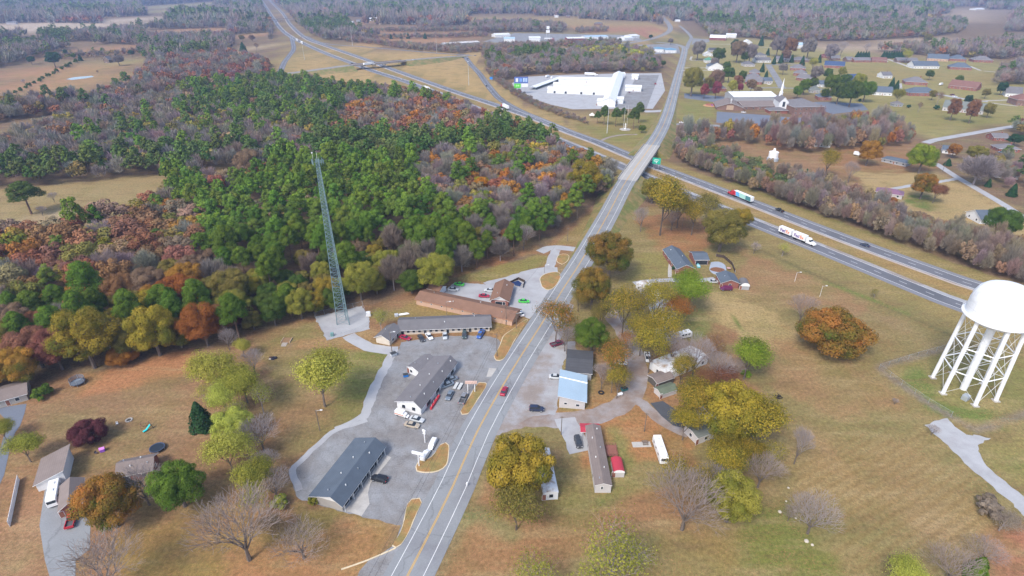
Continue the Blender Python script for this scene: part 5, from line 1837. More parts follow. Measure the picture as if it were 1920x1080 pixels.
# ---- everything farther out: woodland with open fields
def far_wood(name, label, y0, y1, spacing, rad, lod, xl, xr, extra_px_holes=()):
    lo = y0
    xs = np.arange(-1.25 * y1 - 300, 1.25 * y1 + 300, spacing)
    ys = np.arange(y0, y1, spacing)
    X, Y = np.meshgrid(xs, ys)
    P = np.stack([X.ravel(), Y.ravel()], 1) + rng.uniform(-.45, .45, (X.size, 2)) * spacing
    q = PX(P)
    ok = (q[:, 0] > xl) & (q[:, 0] < xr) & (q[:, 1] < FARLIM(q[:, 0]))
    P, q = P[ok], q[ok]
    for poly in FPOLY[:20] + [FPOLY[i] for i in range(20, 24)] + ZONES + list(APOLY.values()):
        P2 = inpoly(P, poly)
        P, q = P[~P2], q[~P2]
    P2 = blocked(P, 8) | blocked(P * 1.07, 3)
    for poly in FPOLY[:24]:
        P2 |= inpoly(P * 1.06, poly) | inpoly(P * 1.105, poly)
    P, q = P[~P2], q[~P2]
    for h in extra_px_holes:
        P2 = inpoly(P, GA(h))
        P, q = P[~P2], q[~P2]
    n1 = np.sin(P[:, 0] * .0071 + P[:, 1] * .0043) + np.sin(P[:, 1] * .0093 - P[:, 0] * .0037 + 2) + .8 * np.sin(P[:, 0] * .019 + 1.1) * np.sin(P[:, 1] * .017)
    n2 = np.sin(P[:, 0] * .011 + 4) + np.sin(P[:, 1] * .0077 + P[:, 0] * .005)
    keep = n1 > -1.75
    P, n2, q = P[keep], n2[keep], q[keep]
    its = []
    for p, m in zip(P, n2):
        u = rng.uniform()
        if m > 1.15:
            sp = 'red' if u < .25 else ('rust' if u < .4 else 'mauve')
        elif m < -1.25:
            sp = 'pined' if u < .6 else 'mauve'
        else:
            sp = 'mauve' if u < .58 else ('scrub' if u < .75 else ('rust' if u < .79 else ('olive' if u < .9 else 'pined')))
        its.append((p[0], p[1], rad * rng.uniform(.75, 1.3), sp, rng.uniform(.85, 1.2)))
    return mass(name, label, its, lod, rng), len(its)


def FARLIM(u):
    """lower limit of the open woodland, as a line across the survey"""
    return np.interp(u, [-400, 0, 60, 110, 250, 262, 330, 430, 505, 512, 560, 600, 640, 700, 870, 1000, 1240, 1290, 1300, 1420, 1530, 1660, 1900, 2400],
                     [130, 128, 112, 96, 92, 120, 118, 106, 104, 60, 66, 76, 76, 72, 46, 46, 46, 46, 68, 72, 60, 60, 60, 60])


TOWNHOLES = [[(1240, 60), (1262, 40), (1300, 40), (1330, 66), (1300, 100)], [(640, 30), (700, 34), (760, 44), (640, 46)], [(880, 26), (1000, 26), (1000, 32), (880, 33)], [(1780, 14), (1850, 12), (1850, 20), (1780, 24)],
             [(90, 10), (190, 10), (190, 20), (90, 20)], [(370, 17), (440, 10), (470, 14), (430, 22)], [(1290, 14), (1400, 10), (1400, 16), (1290, 20)], [(1400, 2), (1500, 0), (1500, 6), (1400, 8)]]
r1 = far_wood('far_wood', 'hazy leafless woodland beyond the fields', 900, 1900, 11.0, 6.4, 'c', -160, 2080, TOWNHOLES)
r2 = far_wood('far_wood', 'blue hazy woodland reaching to the top of the view', 1900, 3300, 15.0, 9.0, 'd', -120, 2040, TOWNHOLES)
r3 = far_wood('far_wood', 'most distant band of hazy blue woodland', 3300, 6500, 24.0, 14.0, 'd', -200, 2120, ())

# ================================================================== buildings
def rm(name, col, kind='shingle'):
    if kind == 'metal':
        return pmat(name, col, .45, .08, .2, 3.0, stripe=(1.1, 'X', .16))
    return pmat(name, col, .95, .16, .35, 7.0, stripe=(1.6, 'Z', .14, 1.0))


RF = {
    'slate': rm('slate blue shingles', (.110, .138, .175)), 'dark': rm('dark grey shingles', (.085, .088, .098)), 'grey': rm('grey shingles', (.165, .160, .168)),
    'mgrey': rm('mauve grey shingles', (.190, .182, .192)), 'brown': rm('brown shingles', (.235, .135, .092)), 'rbrown': rm('reddish brown shingles', (.215, .115, .095)),
    'tgrey': rm('weathered brown grey shingles', (.225, .185, .170)), 'blue': rm('deep blue shingles', (.055, .090, .180)), 'green': rm('green metal sheets', (.11, .30, .20), 'metal'),
    'sage': rm('sage grey shingles', (.175, .195, .180)), 'white': rm('white sheet roofing', (.80, .82, .84), 'metal'), 'sky': rm('sky blue sheet roofing', (.400, .530, .640), 'metal'),
    'purple': rm('purple sheet roofing', (.225, .120, .185), 'metal'), 'red': rm('red sheet roofing', (.480, .050, .075), 'metal'), 'dirtyw': pmat('leaf littered white roofing', (.66, .68, .70), .7, .12, .3, 4.0, second=(.36, .27, .20), smix=.7, sscale=.35),
    'moss': rm('mossy green roofing', (.145, .175, .125)), 'teal': rm('teal blue roofing', (.15, .30, .42), 'metal'), 'maroon': rm('maroon roofing', (.20, .06, .06)), 'lblue': rm('light blue sheets', (.42, .58, .72), 'metal'),
}
WL = {
    'white': pmat('white clapboard', (.72, .73, .74), .7, .07, .5, 5.0, stripe=(2.2, 'Z', .10)), 'brick': pmat('red brick', (.270, .110, .085), .9, .2, .6, 9.0), 'dbrick': pmat('brown brick', (.205, .125, .100), .9, .2, .6, 9.0),
    'tan': pmat('tan painted block', (.500, .335, .245), .85, .1, .5, 5.0), 'grey': pmat('grey siding', (.36, .37, .39), .8, .1, .5, stripe=(2.2, 'Z', .12)), 'cream': pmat('cream stucco', (.58, .52, .44), .85, .1),
    'pgrey': pmat('pale grey siding', (.52, .50, .50), .8, .08, .5, stripe=(2.2, 'Z', .12)), 'wood': pmat('weathered boards', (.20, .15, .115), .9, .2, 1.0, stripe=(2.5, 'X', .2)), 'maroon': pmat('maroon boards', (.22, .06, .06), .8, .1),
    'block': pmat('grey concrete block', (.37, .35, .33), .9, .12, .5), 'shadow': pmat('open interior shade colour', (.10, .09, .08), .9, .2), 'dusk': pmat('dark timber', (.075, .055, .045), .9, .2),  # shadow: wall colour standing in for the shade inside the open shed
    'wmetal': pmat('white metal cladding', (.76, .79, .82), .5, .06, .3, stripe=(1.6, 'X', .10)),
}


def frame_of(A, B, C, zp=0):
    a, b = np.array(G(*A, zp)), np.array(G(*B, zp))
    d = b - a
    L = np.linalg.norm(d)
    ux = d / L
    uy = np.array([-ux[1], ux[0]])
    if isinstance(C, (int, float)):
        D = C
    else:
        D = float((np.array(G(*C, zp)) - a) @ uy)
    if D < 0:
        a = a + uy * D
        D = -D
    return a, atan2(ux[1], ux[0]), L, D


def roof_mb(L, D, h, hr, kind, ov=.5, rf=.5, h2=None, th=.16):
    mb = MB()
    x0, x1, y0, y1 = -ov, L + ov, -ov, D + ov
    if kind in ('x', 'y'):
        if kind == 'x':
            m = D * rf
            e0, e1 = h - ov * hr / m, h - ov * hr / (D - m)
            prof = [(y0, e0), (m, h + hr), (y1, e1)]
            P = lambda s, q, dz: (s, q[0], q[1] + dz)
            a, b = x0, x1
        else:
            m = L * rf
            e0, e1 = h - ov * hr / m, h - ov * hr / (L - m)
            prof = [(x0, e0), (m, h + hr), (x1, e1)]
            P = lambda s, q, dz: (q[0], s, q[1] + dz)
            a, b = y0, y1
        fl = kind == 'y'
        for i in (0, 1):
            p, q = prof[i], prof[i + 1]
            f = [P(a, p, th), P(b, p, th), P(b, q, th), P(a, q, th)]
            mb.poly(f[::-1] if fl else f)
            f = [P(a, p, 0), P(a, q, 0), P(b, q, 0), P(b, p, 0)]
            mb.poly(f[::-1] if fl else f, 1)
        for s, sg in ((a, 1), (b, -1)):
            for i in (0, 1):
                p, q = prof[i], prof[i + 1]
                f = [P(s, p, 0), P(s, p, th), P(s, q, th), P(s, q, 0)]
                mb.poly(f if (sg > 0) != fl else f[::-1], 1)
        for p, sg in ((prof[0], 1), (prof[2], -1)):
            f = [P(a, p, 0), P(b, p, 0), P(b, p, th), P(a, p, th)]
            mb.poly(f if (sg > 0) != fl else f[::-1], 1)
    elif kind == 'hip':
        if L >= D:
            r0, r1 = (D * .5, D / 2, h + hr), (L - D * .5, D / 2, h + hr)
        else:
            r0, r1 = (L / 2, L * .5, h + hr), (L / 2, D - L * .5, h + hr)
        c = [(x0, y0, h - .1), (x1, y0, h - .1), (x1, y1, h - .1), (x0, y1, h - .1)]
        if L >= D:
            F = [[c[0], c[1], r1, r0], [c[1], c[2], r1], [c[2], c[3], r0, r1], [c[3], c[0], r0]]
        else:
            F = [[c[0], c[1], r0], [c[1], c[2], r1, r0], [c[2], c[3], r1], [c[3], c[0], r0, r1]]
        for f in F:
            mb.poly(f)
        cb = [(p[0], p[1], h - .28) for p in c]
        for i in range(4):
            j = (i + 1) % 4
            mb.poly([cb[i], cb[j], c[j], c[i]], 1)
        mb.poly(cb[::-1], 1)
    elif kind == 'shedx':
        za, zb = h + .02, (h2 if h2 is not None else h + hr) + .02
        sl = (zb - za) / L
        za, zb = za - sl * ov, zb + sl * ov
        c = [(x0, y0, za), (x1, y0, zb), (x1, y1, zb), (x0, y1, za)]
        mb.poly([(p[0], p[1], p[2] + th) for p in c])
        mb.poly(c[::-1], 1)
        for i in range(4):
            j = (i + 1) % 4
            mb.poly([c[i], c[j], (*c[j][:2], c[j][2] + th), (*c[i][:2], c[i][2] + th)], 1)
    elif kind == 'arch':     # rounded roof along y
        n = 8
        pr = [(L / 2 - (L / 2 + ov) * cos(pi * i / n), h - .1 + (hr + .1) * sin(pi * i / n) ** .8) for i in range(n + 1)]
        for i in range(n):
            p, q = pr[i], pr[i + 1]
            mb.poly([(p[0], y0, p[1]), (q[0], y0, q[1]), (q[0], y1, q[1]), (p[0], y1, p[1])])
        mb.poly([(p[0], y0, p[1]) for p in pr][::-1], 1)
        mb.poly([(p[0], y1, p[1]) for p in pr], 1)
    else:                    # flat
        mb.box(x0, x1, y0, y1, h + .003, h + .25)
    return mb


def wall_mb(L, D, h, hr, kind, rf=.5, h2=None):
    mb = MB()
    if kind == 'shedx':
        hb = h2 if h2 is not None else h + hr
        z = [h, hb, hb, h]
    else:
        z = [h] * 4
    c = [(0, 0), (L, 0), (L, D), (0, D)]
    for i in range(4):
        j = (i + 1) % 4
        f = [(*c[i], -.2), (*c[j], -.2), (*c[j], z[j])]
        if kind == 'y' and i in (0, 2):
            f.append((L * rf, c[i][1], h + hr - .02))
        if kind == 'x' and i in (1, 3):
            f.append((c[i][0], D * rf, h + hr - .02))
        f.append((*c[i], z[i]))
        mb.poly(f)
    return mb


def window_part(t, side, L, D, s, z0, w, hh, frame=WHITE, name='window', pane=GLASS):
    """opening set in one of the four walls: 0 front, 1 right, 2 back, 3 left"""
    mb, pb = MB(), MB()
    f = .09

    def q(m, a, b, za, zb, d):
        if side == 0:
            m.box(a, b, -d, .01, za, zb)
        elif side == 2:
            m.box(a, b, D - .01, D + d, za, zb)
        elif side == 1:
            m.box(L - .01, L + d, a, b, za, zb)
        else:
            m.box(-d, .01, a, b, za, zb)
    q(mb, s - w / 2 - f, s + w / 2 + f, z0 - f, z0 + hh + f, .05)
    q(pb, s - w / 2, s + w / 2, z0, z0 + hh, .075)
    o = mb.build(name, frame, t)
    pb.build('pane' if name == 'window' else 'panel', pane, o)
    return o


def house(name, label, cat, A, B, C, h=2.7, hr=1.6, roof='x', rmat='grey', wmat='white', trim=WHITE, zp=0, rf=.5, ov=.5, h2=None, win=None, group=None, door=True, vents=0, chim=False):
    a, rz, L, D = frame_of(A, B, C, zp)
    t = thing(name, label, cat, (a[0], a[1], 0), rz, group)
    wall_mb(L, D, h, hr, roof, rf, h2).build('wall', WL[wmat], t)
    r = roof_mb(L, D, h, hr, roof, ov, rf, h2).build('roof', [RF[rmat], trim], t)
    if vents:
        for i in range(vents):
            v = MB()
            f = (i + .5) / vents
            if roof == 'y':
                x, y = L * (.72 if i % 2 else .3), D * f
                z = h + hr * (1 - abs(x - L * rf) / (L * (1 - rf) if x > L * rf else L * rf))
            else:
                x, y = L * f, D * (rf * .55 if i % 2 else rf + (1 - rf) * .35)
                z = h + hr * (1 - abs(y - D * rf) / (D * (1 - rf) if y > D * rf else D * rf))
            v.tube((x, y, z), (x, y, z + .6), .16, .16, 8)
            v.build('vent', CHROME if i % 3 else STEEL, r)
    if chim:
        v = MB()
        v.box(L * .7, L * .7 + .8, D * .55, D * .55 + .8, h, h + hr + 1.0)
        v.build('chimney', WL['brick'], r)
    if win is None:
        n = max(1, int(L / 4.2))
        win = [(0, (i + .5) / n, .95, 1.1, 1.15) for i in range(n)]
        m = max(1, int(D / 5))
        win += [(3, (i + .5) / m, .95, 1.0, 1.15) for i in range(m)] + [(1, (i + .5) / m, .95, 1.0, 1.15) for i in range(m)]
    for side, f, z0, w, hh in win:
        window_part(t, side, L, D, f * (L if side in (0, 2) else D), z0, w, hh)
    if door:
        n = max(1, int(L / 4.2))
        window_part(t, 0, L, D, L * (.5 if n % 2 == 0 else (n // 2) / n), .1, 1.0, 2.0, WHITE, 'door', pmat('door paint', (.24, .10, .07), .6, .1))
    return t, L, D


# ---- shops along the road
t, L, D = house('shop_building', 'long shop with white gable and slate blue roof, black car in front', 'building', (643, 959), (719, 852), (587, 946), 3.2, 2.0, 'x', 'slate', 'block', rf=.28, ov=.8, door=False, win=[], vents=7)
for i in range(5):
    f = (i + .5) / 5
    window_part(t, 0, L, D, L * f, .5, 2.3, 1.9)
    window_part(t, 0, L, D, L * (f + .085), .1, 1.0, 2.1, WHITE, 'door', GLASS)
mb = MB()
mb.poly([(-.03, D, 3.0), (-.03, 0, 3.0), (-.03, D * .28, 5.15)])
mb.build('gable_board', WL['white'], t)
mb = MB()
for i in range(6):
    mb.tube((.2 + (L - .4) * i / 5, -.72, 0), (.2 + (L - .4) * i / 5, -.72, 2.7), .08, .08, 6)
mb.build('porch_post', WHITE, t)
t, L, D = house('repair_shop', 'white workshop with long grey roof, delivery truck parked at its gable', 'building', (790, 778), (855, 693), (744, 768), 3.3, 2.0, 'x', 'mgrey', 'white', rf=.24, ov=.6, door=False,
                win=[(3, .3, 1.0, 1.2, 1.4), (3, .72, 1.0, 1.2, 1.4)], vents=8)
for f in (.2, .45, .68, .88):
    window_part(t, 0, L, D, L * f, .3, 2.4, 2.2, REDP if f < .4 else WHITE)
house('workshop_annex', 'small grey roofed annex behind the white workshop', 'building', (766, 699), (785, 708), 9.0, 2.8, .9, 'y', 'mgrey', 'white', ov=.3, win=[(0, .3, .9, 1, 1)], vents=2)
nwin = [(0, (i + .5) / 16, .9 if i % 4 else .1, 1.1, 1.2 if i % 4 else 2.1) for i in range(16)]
t, L, D = house('motel', 'long grey roofed motel with a row of cars parked in front', 'building', (750, 628), (918, 621), 8.5, 2.7, 1.6, 'x', 'grey', 'cream', ov=.9, win=nwin, door=False, vents=3)
a, rz, L2, D2 = frame_of((731, 648), (752, 627), (706, 642))
w = house('motel_wing', 'short cream walled wing at the left end of the grey motel', 'building', (731, 648), (752, 627), (706, 642), 2.7, 1.6, 'x', 'grey', 'cream', ov=.6, win=[(0, .3, .9, 1, 1.2), (0, .7, .1, 1, 2.1)], door=False, vents=1)
house('brown_motel', 'very long low motel block with brown roof and tan back wall', 'building', (781, 571), (960, 611), 9.0, 2.9, 1.5, 'x', 'brown', 'tan', ov=.6, trim=pmat('orange fascia', (.48, .23, .12), .7, .1),
      win=[(0, (i + .5) / 9, 1.6, .7, .5) for i in range(9)], door=False, vents=4)
house('storage_shed', 'little white shed with brown roof behind the brown motel', 'shed', (802, 549), (824, 555), 5.5, 2.3, 1.3, 'x', 'brown', 'white', ov=.3, win=[(0, .5, .9, .9, .8)])
t, L, D = house('motel_office', 'brick motel office with brown roof and white gable window', 'building', (921, 573), (953, 575), 15.5, 2.9, 2.0, 'y', 'brown', 'brick', ov=.7,
                win=[(0, .45, .8, 3.0, 1.4), (0, .75, .8, 1.0, 1.4), (1, .2, .8, 1.6, 1.4), (1, .5, .8, 1.6, 1.4)], door=False, vents=2)
mb = MB()
mb.poly([(0.1, -.03, 2.9), (L - .1, -.03, 2.9), (L / 2, -.03, 4.8)])
mb.build('gable_board', WL['white'], t)
t, L, D = house('blue_roofed_shop', 'white shop with sloping sky blue metal roof by the gravel lot', 'building', (1048, 764), (1096, 768), 13.5, 5.0, 0, 'shedx', 'sky', 'pgrey', ov=.6, h2=3.4, win=[(0, .25, 1.6, .9, .7), (0, .72, 1.2, 1.1, .8)], door=False)
mb = MB()
mb.bar((-.6, D * .72, 5.2), (L + .6, D * .72, 3.45), .5, .5)
mb.build('roof_ridge_trim', WHITE, t)
house('dark_annex', 'dark slate roofed building joined behind the blue roofed shop', 'building', (1061, 709), (1108, 713), 13.5, 2.9, 1.0, 'x', 'dark', 'grey', ov=.4, win=[(1, .5, 1, 1, 1)], door=False)
t, L, D = house('trailer_home', 'long single-wide trailer home with weathered grey roof and wooden deck', 'mobile home', (1115, 924), (1145, 924), 23.5, 2.9, .75, 'y', 'tgrey', 'pgrey', ov=.2,
                win=[(0, .42, 1.5, .5, .9), (1, .15, 1.1, 1, 1), (1, .45, 1.1, 1, 1), (1, .8, 1.1, 1, 1), (3, .2, 1.1, 1, 1), (3, .7, 1.1, 1, 1)], door=False, vents=6)
dk = thing('wooden_deck', 'red-brown wooden deck with railing on the right side of the trailer home', 'deck', G(1138, 858) + (0,), t.rotation_euler.z)
mb = MB()
mb.box(0, 3.2, 0, 4.6, .55, .7)
mb.build('platform', pmat('red deck boards', (.29, .12, .09), .8, .2, stripe=(3, 'Y', .2)), dk)
mb = MB()
for a_, b_ in (((0, 0), (3.2, 0)), ((3.2, 0), (3.2, 4.6)), ((3.2, 4.6), (0, 4.6))):
    for z in (1.1, 1.55):
        mb.bar((*a_, z), (*b_, z), .08)
    for f in (0, .33, .66, 1):
        x, y = a_[0] + (b_[0] - a_[0]) * f, a_[1] + (b_[1] - a_[1]) * f
        mb.bar((x, y, 0), (x, y, 1.6), .09)
mb.build('railing', pmat('red deck boards', (.29, .12, .09)), dk)
a, rz, L, D = frame_of((1089, 810), (1125, 811), (1089, 794), 2.6)
cp = thing('carport', 'red roofed carport at the far end of the trailer home', 'carport', (a[0], a[1], 0), rz)
roof_mb(L, D, 2.5, .35, 'x', .1).build('roof', [RF['red'], WHITE], cp)
for x in (.2, L / 2, L - .2):
    for y in (.2, D - .2):
        mb = MB()
        mb.bar((x, y, 0), (x, y, 2.45), .1)
        mb.build('post', WHITE, cp)
house('garden_shed', 'grey walled garden shed with bright red rounded roof', 'shed', (1150, 895), (1170, 895), 5.2, 1.9, 1.0, 'arch', 'red', 'pgrey', ov=.1, win=[], door=True)
house('white_trailer', 'white roofed trailer home half hidden under the very large golden oak', 'mobile home', (1020, 938), (1046, 936), 16.5, 2.7, .4, 'y', 'dirtyw', 'white', ov=.1)
MH = 'mobile homes under the thinning oaks'
house('mobile_home', 'longest white mobile home with leaf littered roof', 'mobile home', (1250, 702), (1328, 670), (1234, 672), 2.9, .7, 'x', 'dirtyw', 'white', zp=2.9, ov=.1, group=MH, rf=.42)
house('mobile_home', 'white mobile home with pale roof just below the pale green spreading tree', 'mobile home', (1227, 591), (1269, 592), (1224, 562), 2.9, .5, 'y', 'dirtyw', 'white', zp=2.9, ov=.1, group=MH)
house('mobile_home', 'uppermost white mobile home beside the terrace lane', 'mobile home', (1216, 554), (1240, 551), (1213, 527), 2.8, .5, 'y', 'dirtyw', 'white', zp=2.8, ov=.1, group=MH)
house('mobile_home', 'silver roofed trailer left of the small white camper', 'mobile home', (1250, 638), (1276, 630), (1240, 614), 2.6, .4, 'x', 'dirtyw', 'grey', zp=2.6, ov=.1, group=MH)
house('mobile_home', 'trailer home with leaf covered roof hidden below the oak cluster', 'mobile home', (1306, 834), (1338, 822), 6.0, 2.7, .6, 'x', 'sage', 'pgrey', ov=.2, group=MH)
house('mobile_home', 'white trailer beneath the largest oak of the cluster', 'mobile home', (1318, 800), (1344, 788), 5.0, 2.7, .5, 'x', 'dirtyw', 'white', ov=.2, group=MH)
house('open_shed', 'brown roofed open shed above the mossy green roofed one', 'shed', (1231, 729), (1262, 718), (1221, 712), 2.4, .7, 'x', 'tgrey', 'shadow', ov=.3, win=[], zp=0)
house('mossy_shed', 'shed with mossy green rounded roof and pale rim beside the drive', 'shed', (1239, 748), (1269, 738), (1230, 734), 1.9, .8, 'x', 'moss', 'pgrey', ov=.3, win=[])
t, L, D = house('pool_house', 'slate blue roofed house beside the covered swimming pool', 'house', (1270, 504), (1302, 503), (1272, 467), 2.9, 2.0, 'y', 'slate', 'brick', zp=2.9, ov=.4, chim=False, vents=3)
house('garage_wing', 'slate roofed garage wing joined to the house with the pool', 'garage', (1303, 487), (1329, 487), 9.5, 2.8, 1.4, 'x', 'slate', 'brick', zp=2.8, ov=.4, win=[(0, .3, .1, 3, 2.2), (0, .72, .1, 3, 2.2)], door=False)
house('brick_outbuilding', 'red brick outbuilding with slate roof next to the small grey shed', 'building', (1351, 540), (1384, 541), 9.0, 2.8, 1.6, 'y', 'slate', 'brick', ov=.5, win=[(0, .5, .9, 1, 1.3)], vents=1)
house('grey_shed', 'small grey barn-shaped shed beside the red brick outbuilding', 'shed', (1388, 543), (1404, 544), 5.5, 2.0, 1.5, 'arch', 'grey', 'grey', ov=.1, win=[])
# lower left
house('white_gabled_garage', 'brown roofed garage with white gable wall behind the parked camper', 'garage', (73, 922), (128, 906), (78, 876), 2.7, 0, 'shedx', 'tgrey', 'white', ov=.5, h2=4.8, win=[], door=False)
house('brown_roofed_house', 'brown roofed house front partly under the orange and green oak', 'house', (119, 970), (160, 955), 9.5, 2.8, 1.5, 'y', 'tgrey', 'brick', ov=.5)
house('main_house', 'long brown roofed house left of the dense round green tree', 'house', (219, 893), (284, 880), (214, 866), 2.9, 1.8, 'x', 'tgrey', 'brick', zp=2.9, ov=.5, vents=4)
house('low_house', 'low house with brown grey roof at the left edge by the dark drive', 'house', (-20, 771), (54, 750), 9.0, 2.8, 1.4, 'x', 'tgrey', 'block', ov=.6)

# ---- market halls
MK = 'white halls of the market'
t, L, D = house('market_hall', 'wide white gabled market hall running away from the road', 'hall', (1129, 200), (1153, 201), (1171, 147), 6.5, 3.4, 'y', 'white', 'wmetal', ov=.5, group=MK, win=[], door=True)
for lab, A, B, dp in (('white market hall with the longest near wall facing the gravel', (1026, 174.5), (1143, 179), 9), ('white market hall, middle one of the three long rows', (1037, 165.5), (1150, 168.5), 10), ('white market hall, farthest of the three long rows', (1047, 155), (1158, 157), 10),
                      ('short white market wing on the dark asphalt side', (1172, 171), (1202, 172), 12), ('little white market wing left of the near gable', (1119, 198), (1130, 198.5), 11), ('little white market wing right of the near gable', (1156, 194.5), (1168, 195), 11),
                      ('far white market wing at the end of the halls', (1160, 146), (1172, 146), 12), ('far small white market wing on the asphalt side', (1184, 149), (1196, 149.5), 10)):
    house('market_hall', lab, 'hall', A, B, dp + 2, 5.0, 1.8, 'x', 'white', 'wmetal', ov=.4, group=MK, win=[(0, f, .2, 2.6, 2.6) for f in ((.12, .3, .55, .75, .95) if dp < 10.5 else (.5,))] if dp == 9 else [], door=dp > 9)
a, rz, L, D = frame_of((992, 168), (1004, 169), (1027, 148))
sh = thing('open_market_shed', 'long open sided white roofed shed left of the market halls', 'shed', (a[0], a[1], 0), rz)
roof_mb(L, D, 3.2, 1.0, 'y', .5).build('roof', [RF['white'], pmat('green fascia', (.05, .16, .12))], sh)
for i in range(7):
    for x in (.2, L - .2):
        mb = MB()
        mb.bar((x, .3 + (D - .6) * i / 6, 0), (x, .3 + (D - .6) * i / 6, 3.1), .25)
        mb.build('post', STEEL, sh)
# ---- church
house('church_gym', 'tall church gym with long white metal roof', 'hall', (1374, 196), (1455, 195), 26, 8.0, 3.0, 'x', 'white', 'grey', ov=.4, rf=.7, win=[], door=False)
house('church_hall', 'low brown grey roofed church hall in front of the white roofed gym', 'hall', (1393, 206), (1457, 205), 20, 3.6, 2.8, 'x', 'tgrey', 'dbrick', ov=.6, rf=.8, win=[(0, f, .8, 1.4, 1.6) for f in (.1, .3, .5, .7, .9)])
t, L, D = house('church_wing', 'brick church wing with wide gable carrying a white cross', 'church', (1343, 206), (1393, 208), 30, 3.2, 4.6, 'y', 'tgrey', 'dbrick', ov=.9, win=[], door=False)
mb = MB()
mb.box(L * .37, L * .63, -.25, .05, .5, 5.2)
mb.build('panel', pmat('tan stone panel', (.42, .31, .22)), t)
mb = MB()
mb.bar((L / 2, -.4, 6.8), (L / 2, -.4, 12.5), .45)
mb.bar((L / 2 - 1.1, -.4, 10.9), (L / 2 + 1.1, -.4, 10.9), .4)
mb.build('cross', WHITE, t)
house('church_block', 'big two storey brick church block with mauve hip roof', 'church', (1486, 216), (1542, 215), 34, 8.4, 5.5, 'hip', 'mgrey', 'dbrick', ov=.7, win=[(0, (i + .5) / 6, z, 1.3, 1.6) for i in range(6) for z in (1.2, 5.2)])
t, L, D = house('sanctuary', 'white gabled church sanctuary with arched window and steeple', 'church', (1458, 210), (1475, 210.5), 24, 10.0, 5.2, 'y', 'mgrey', 'white', ov=.3, win=[(0, .5, 5.5, 2.6, 5.2)], door=False)
st = MB()
st.lathe([(1.9, 13.5), (1.9, 17.2), (2.2, 17.3), (2.2, 17.7), (1.2, 18.2), (1.2, 20.2), (1.35, 20.3), (.05, 32)], 8, (L / 2, D * .75))
st.build('steeple', WHITE, t)
house('church_porch', 'low grey roofed entrance porch in front of the white sanctuary', 'porch', (1442, 213), (1476, 213), 12, 3.4, 2.2, 'hip', 'grey', 'brick', ov=.8, win=[(0, .5, .2, 3, 2.6)])

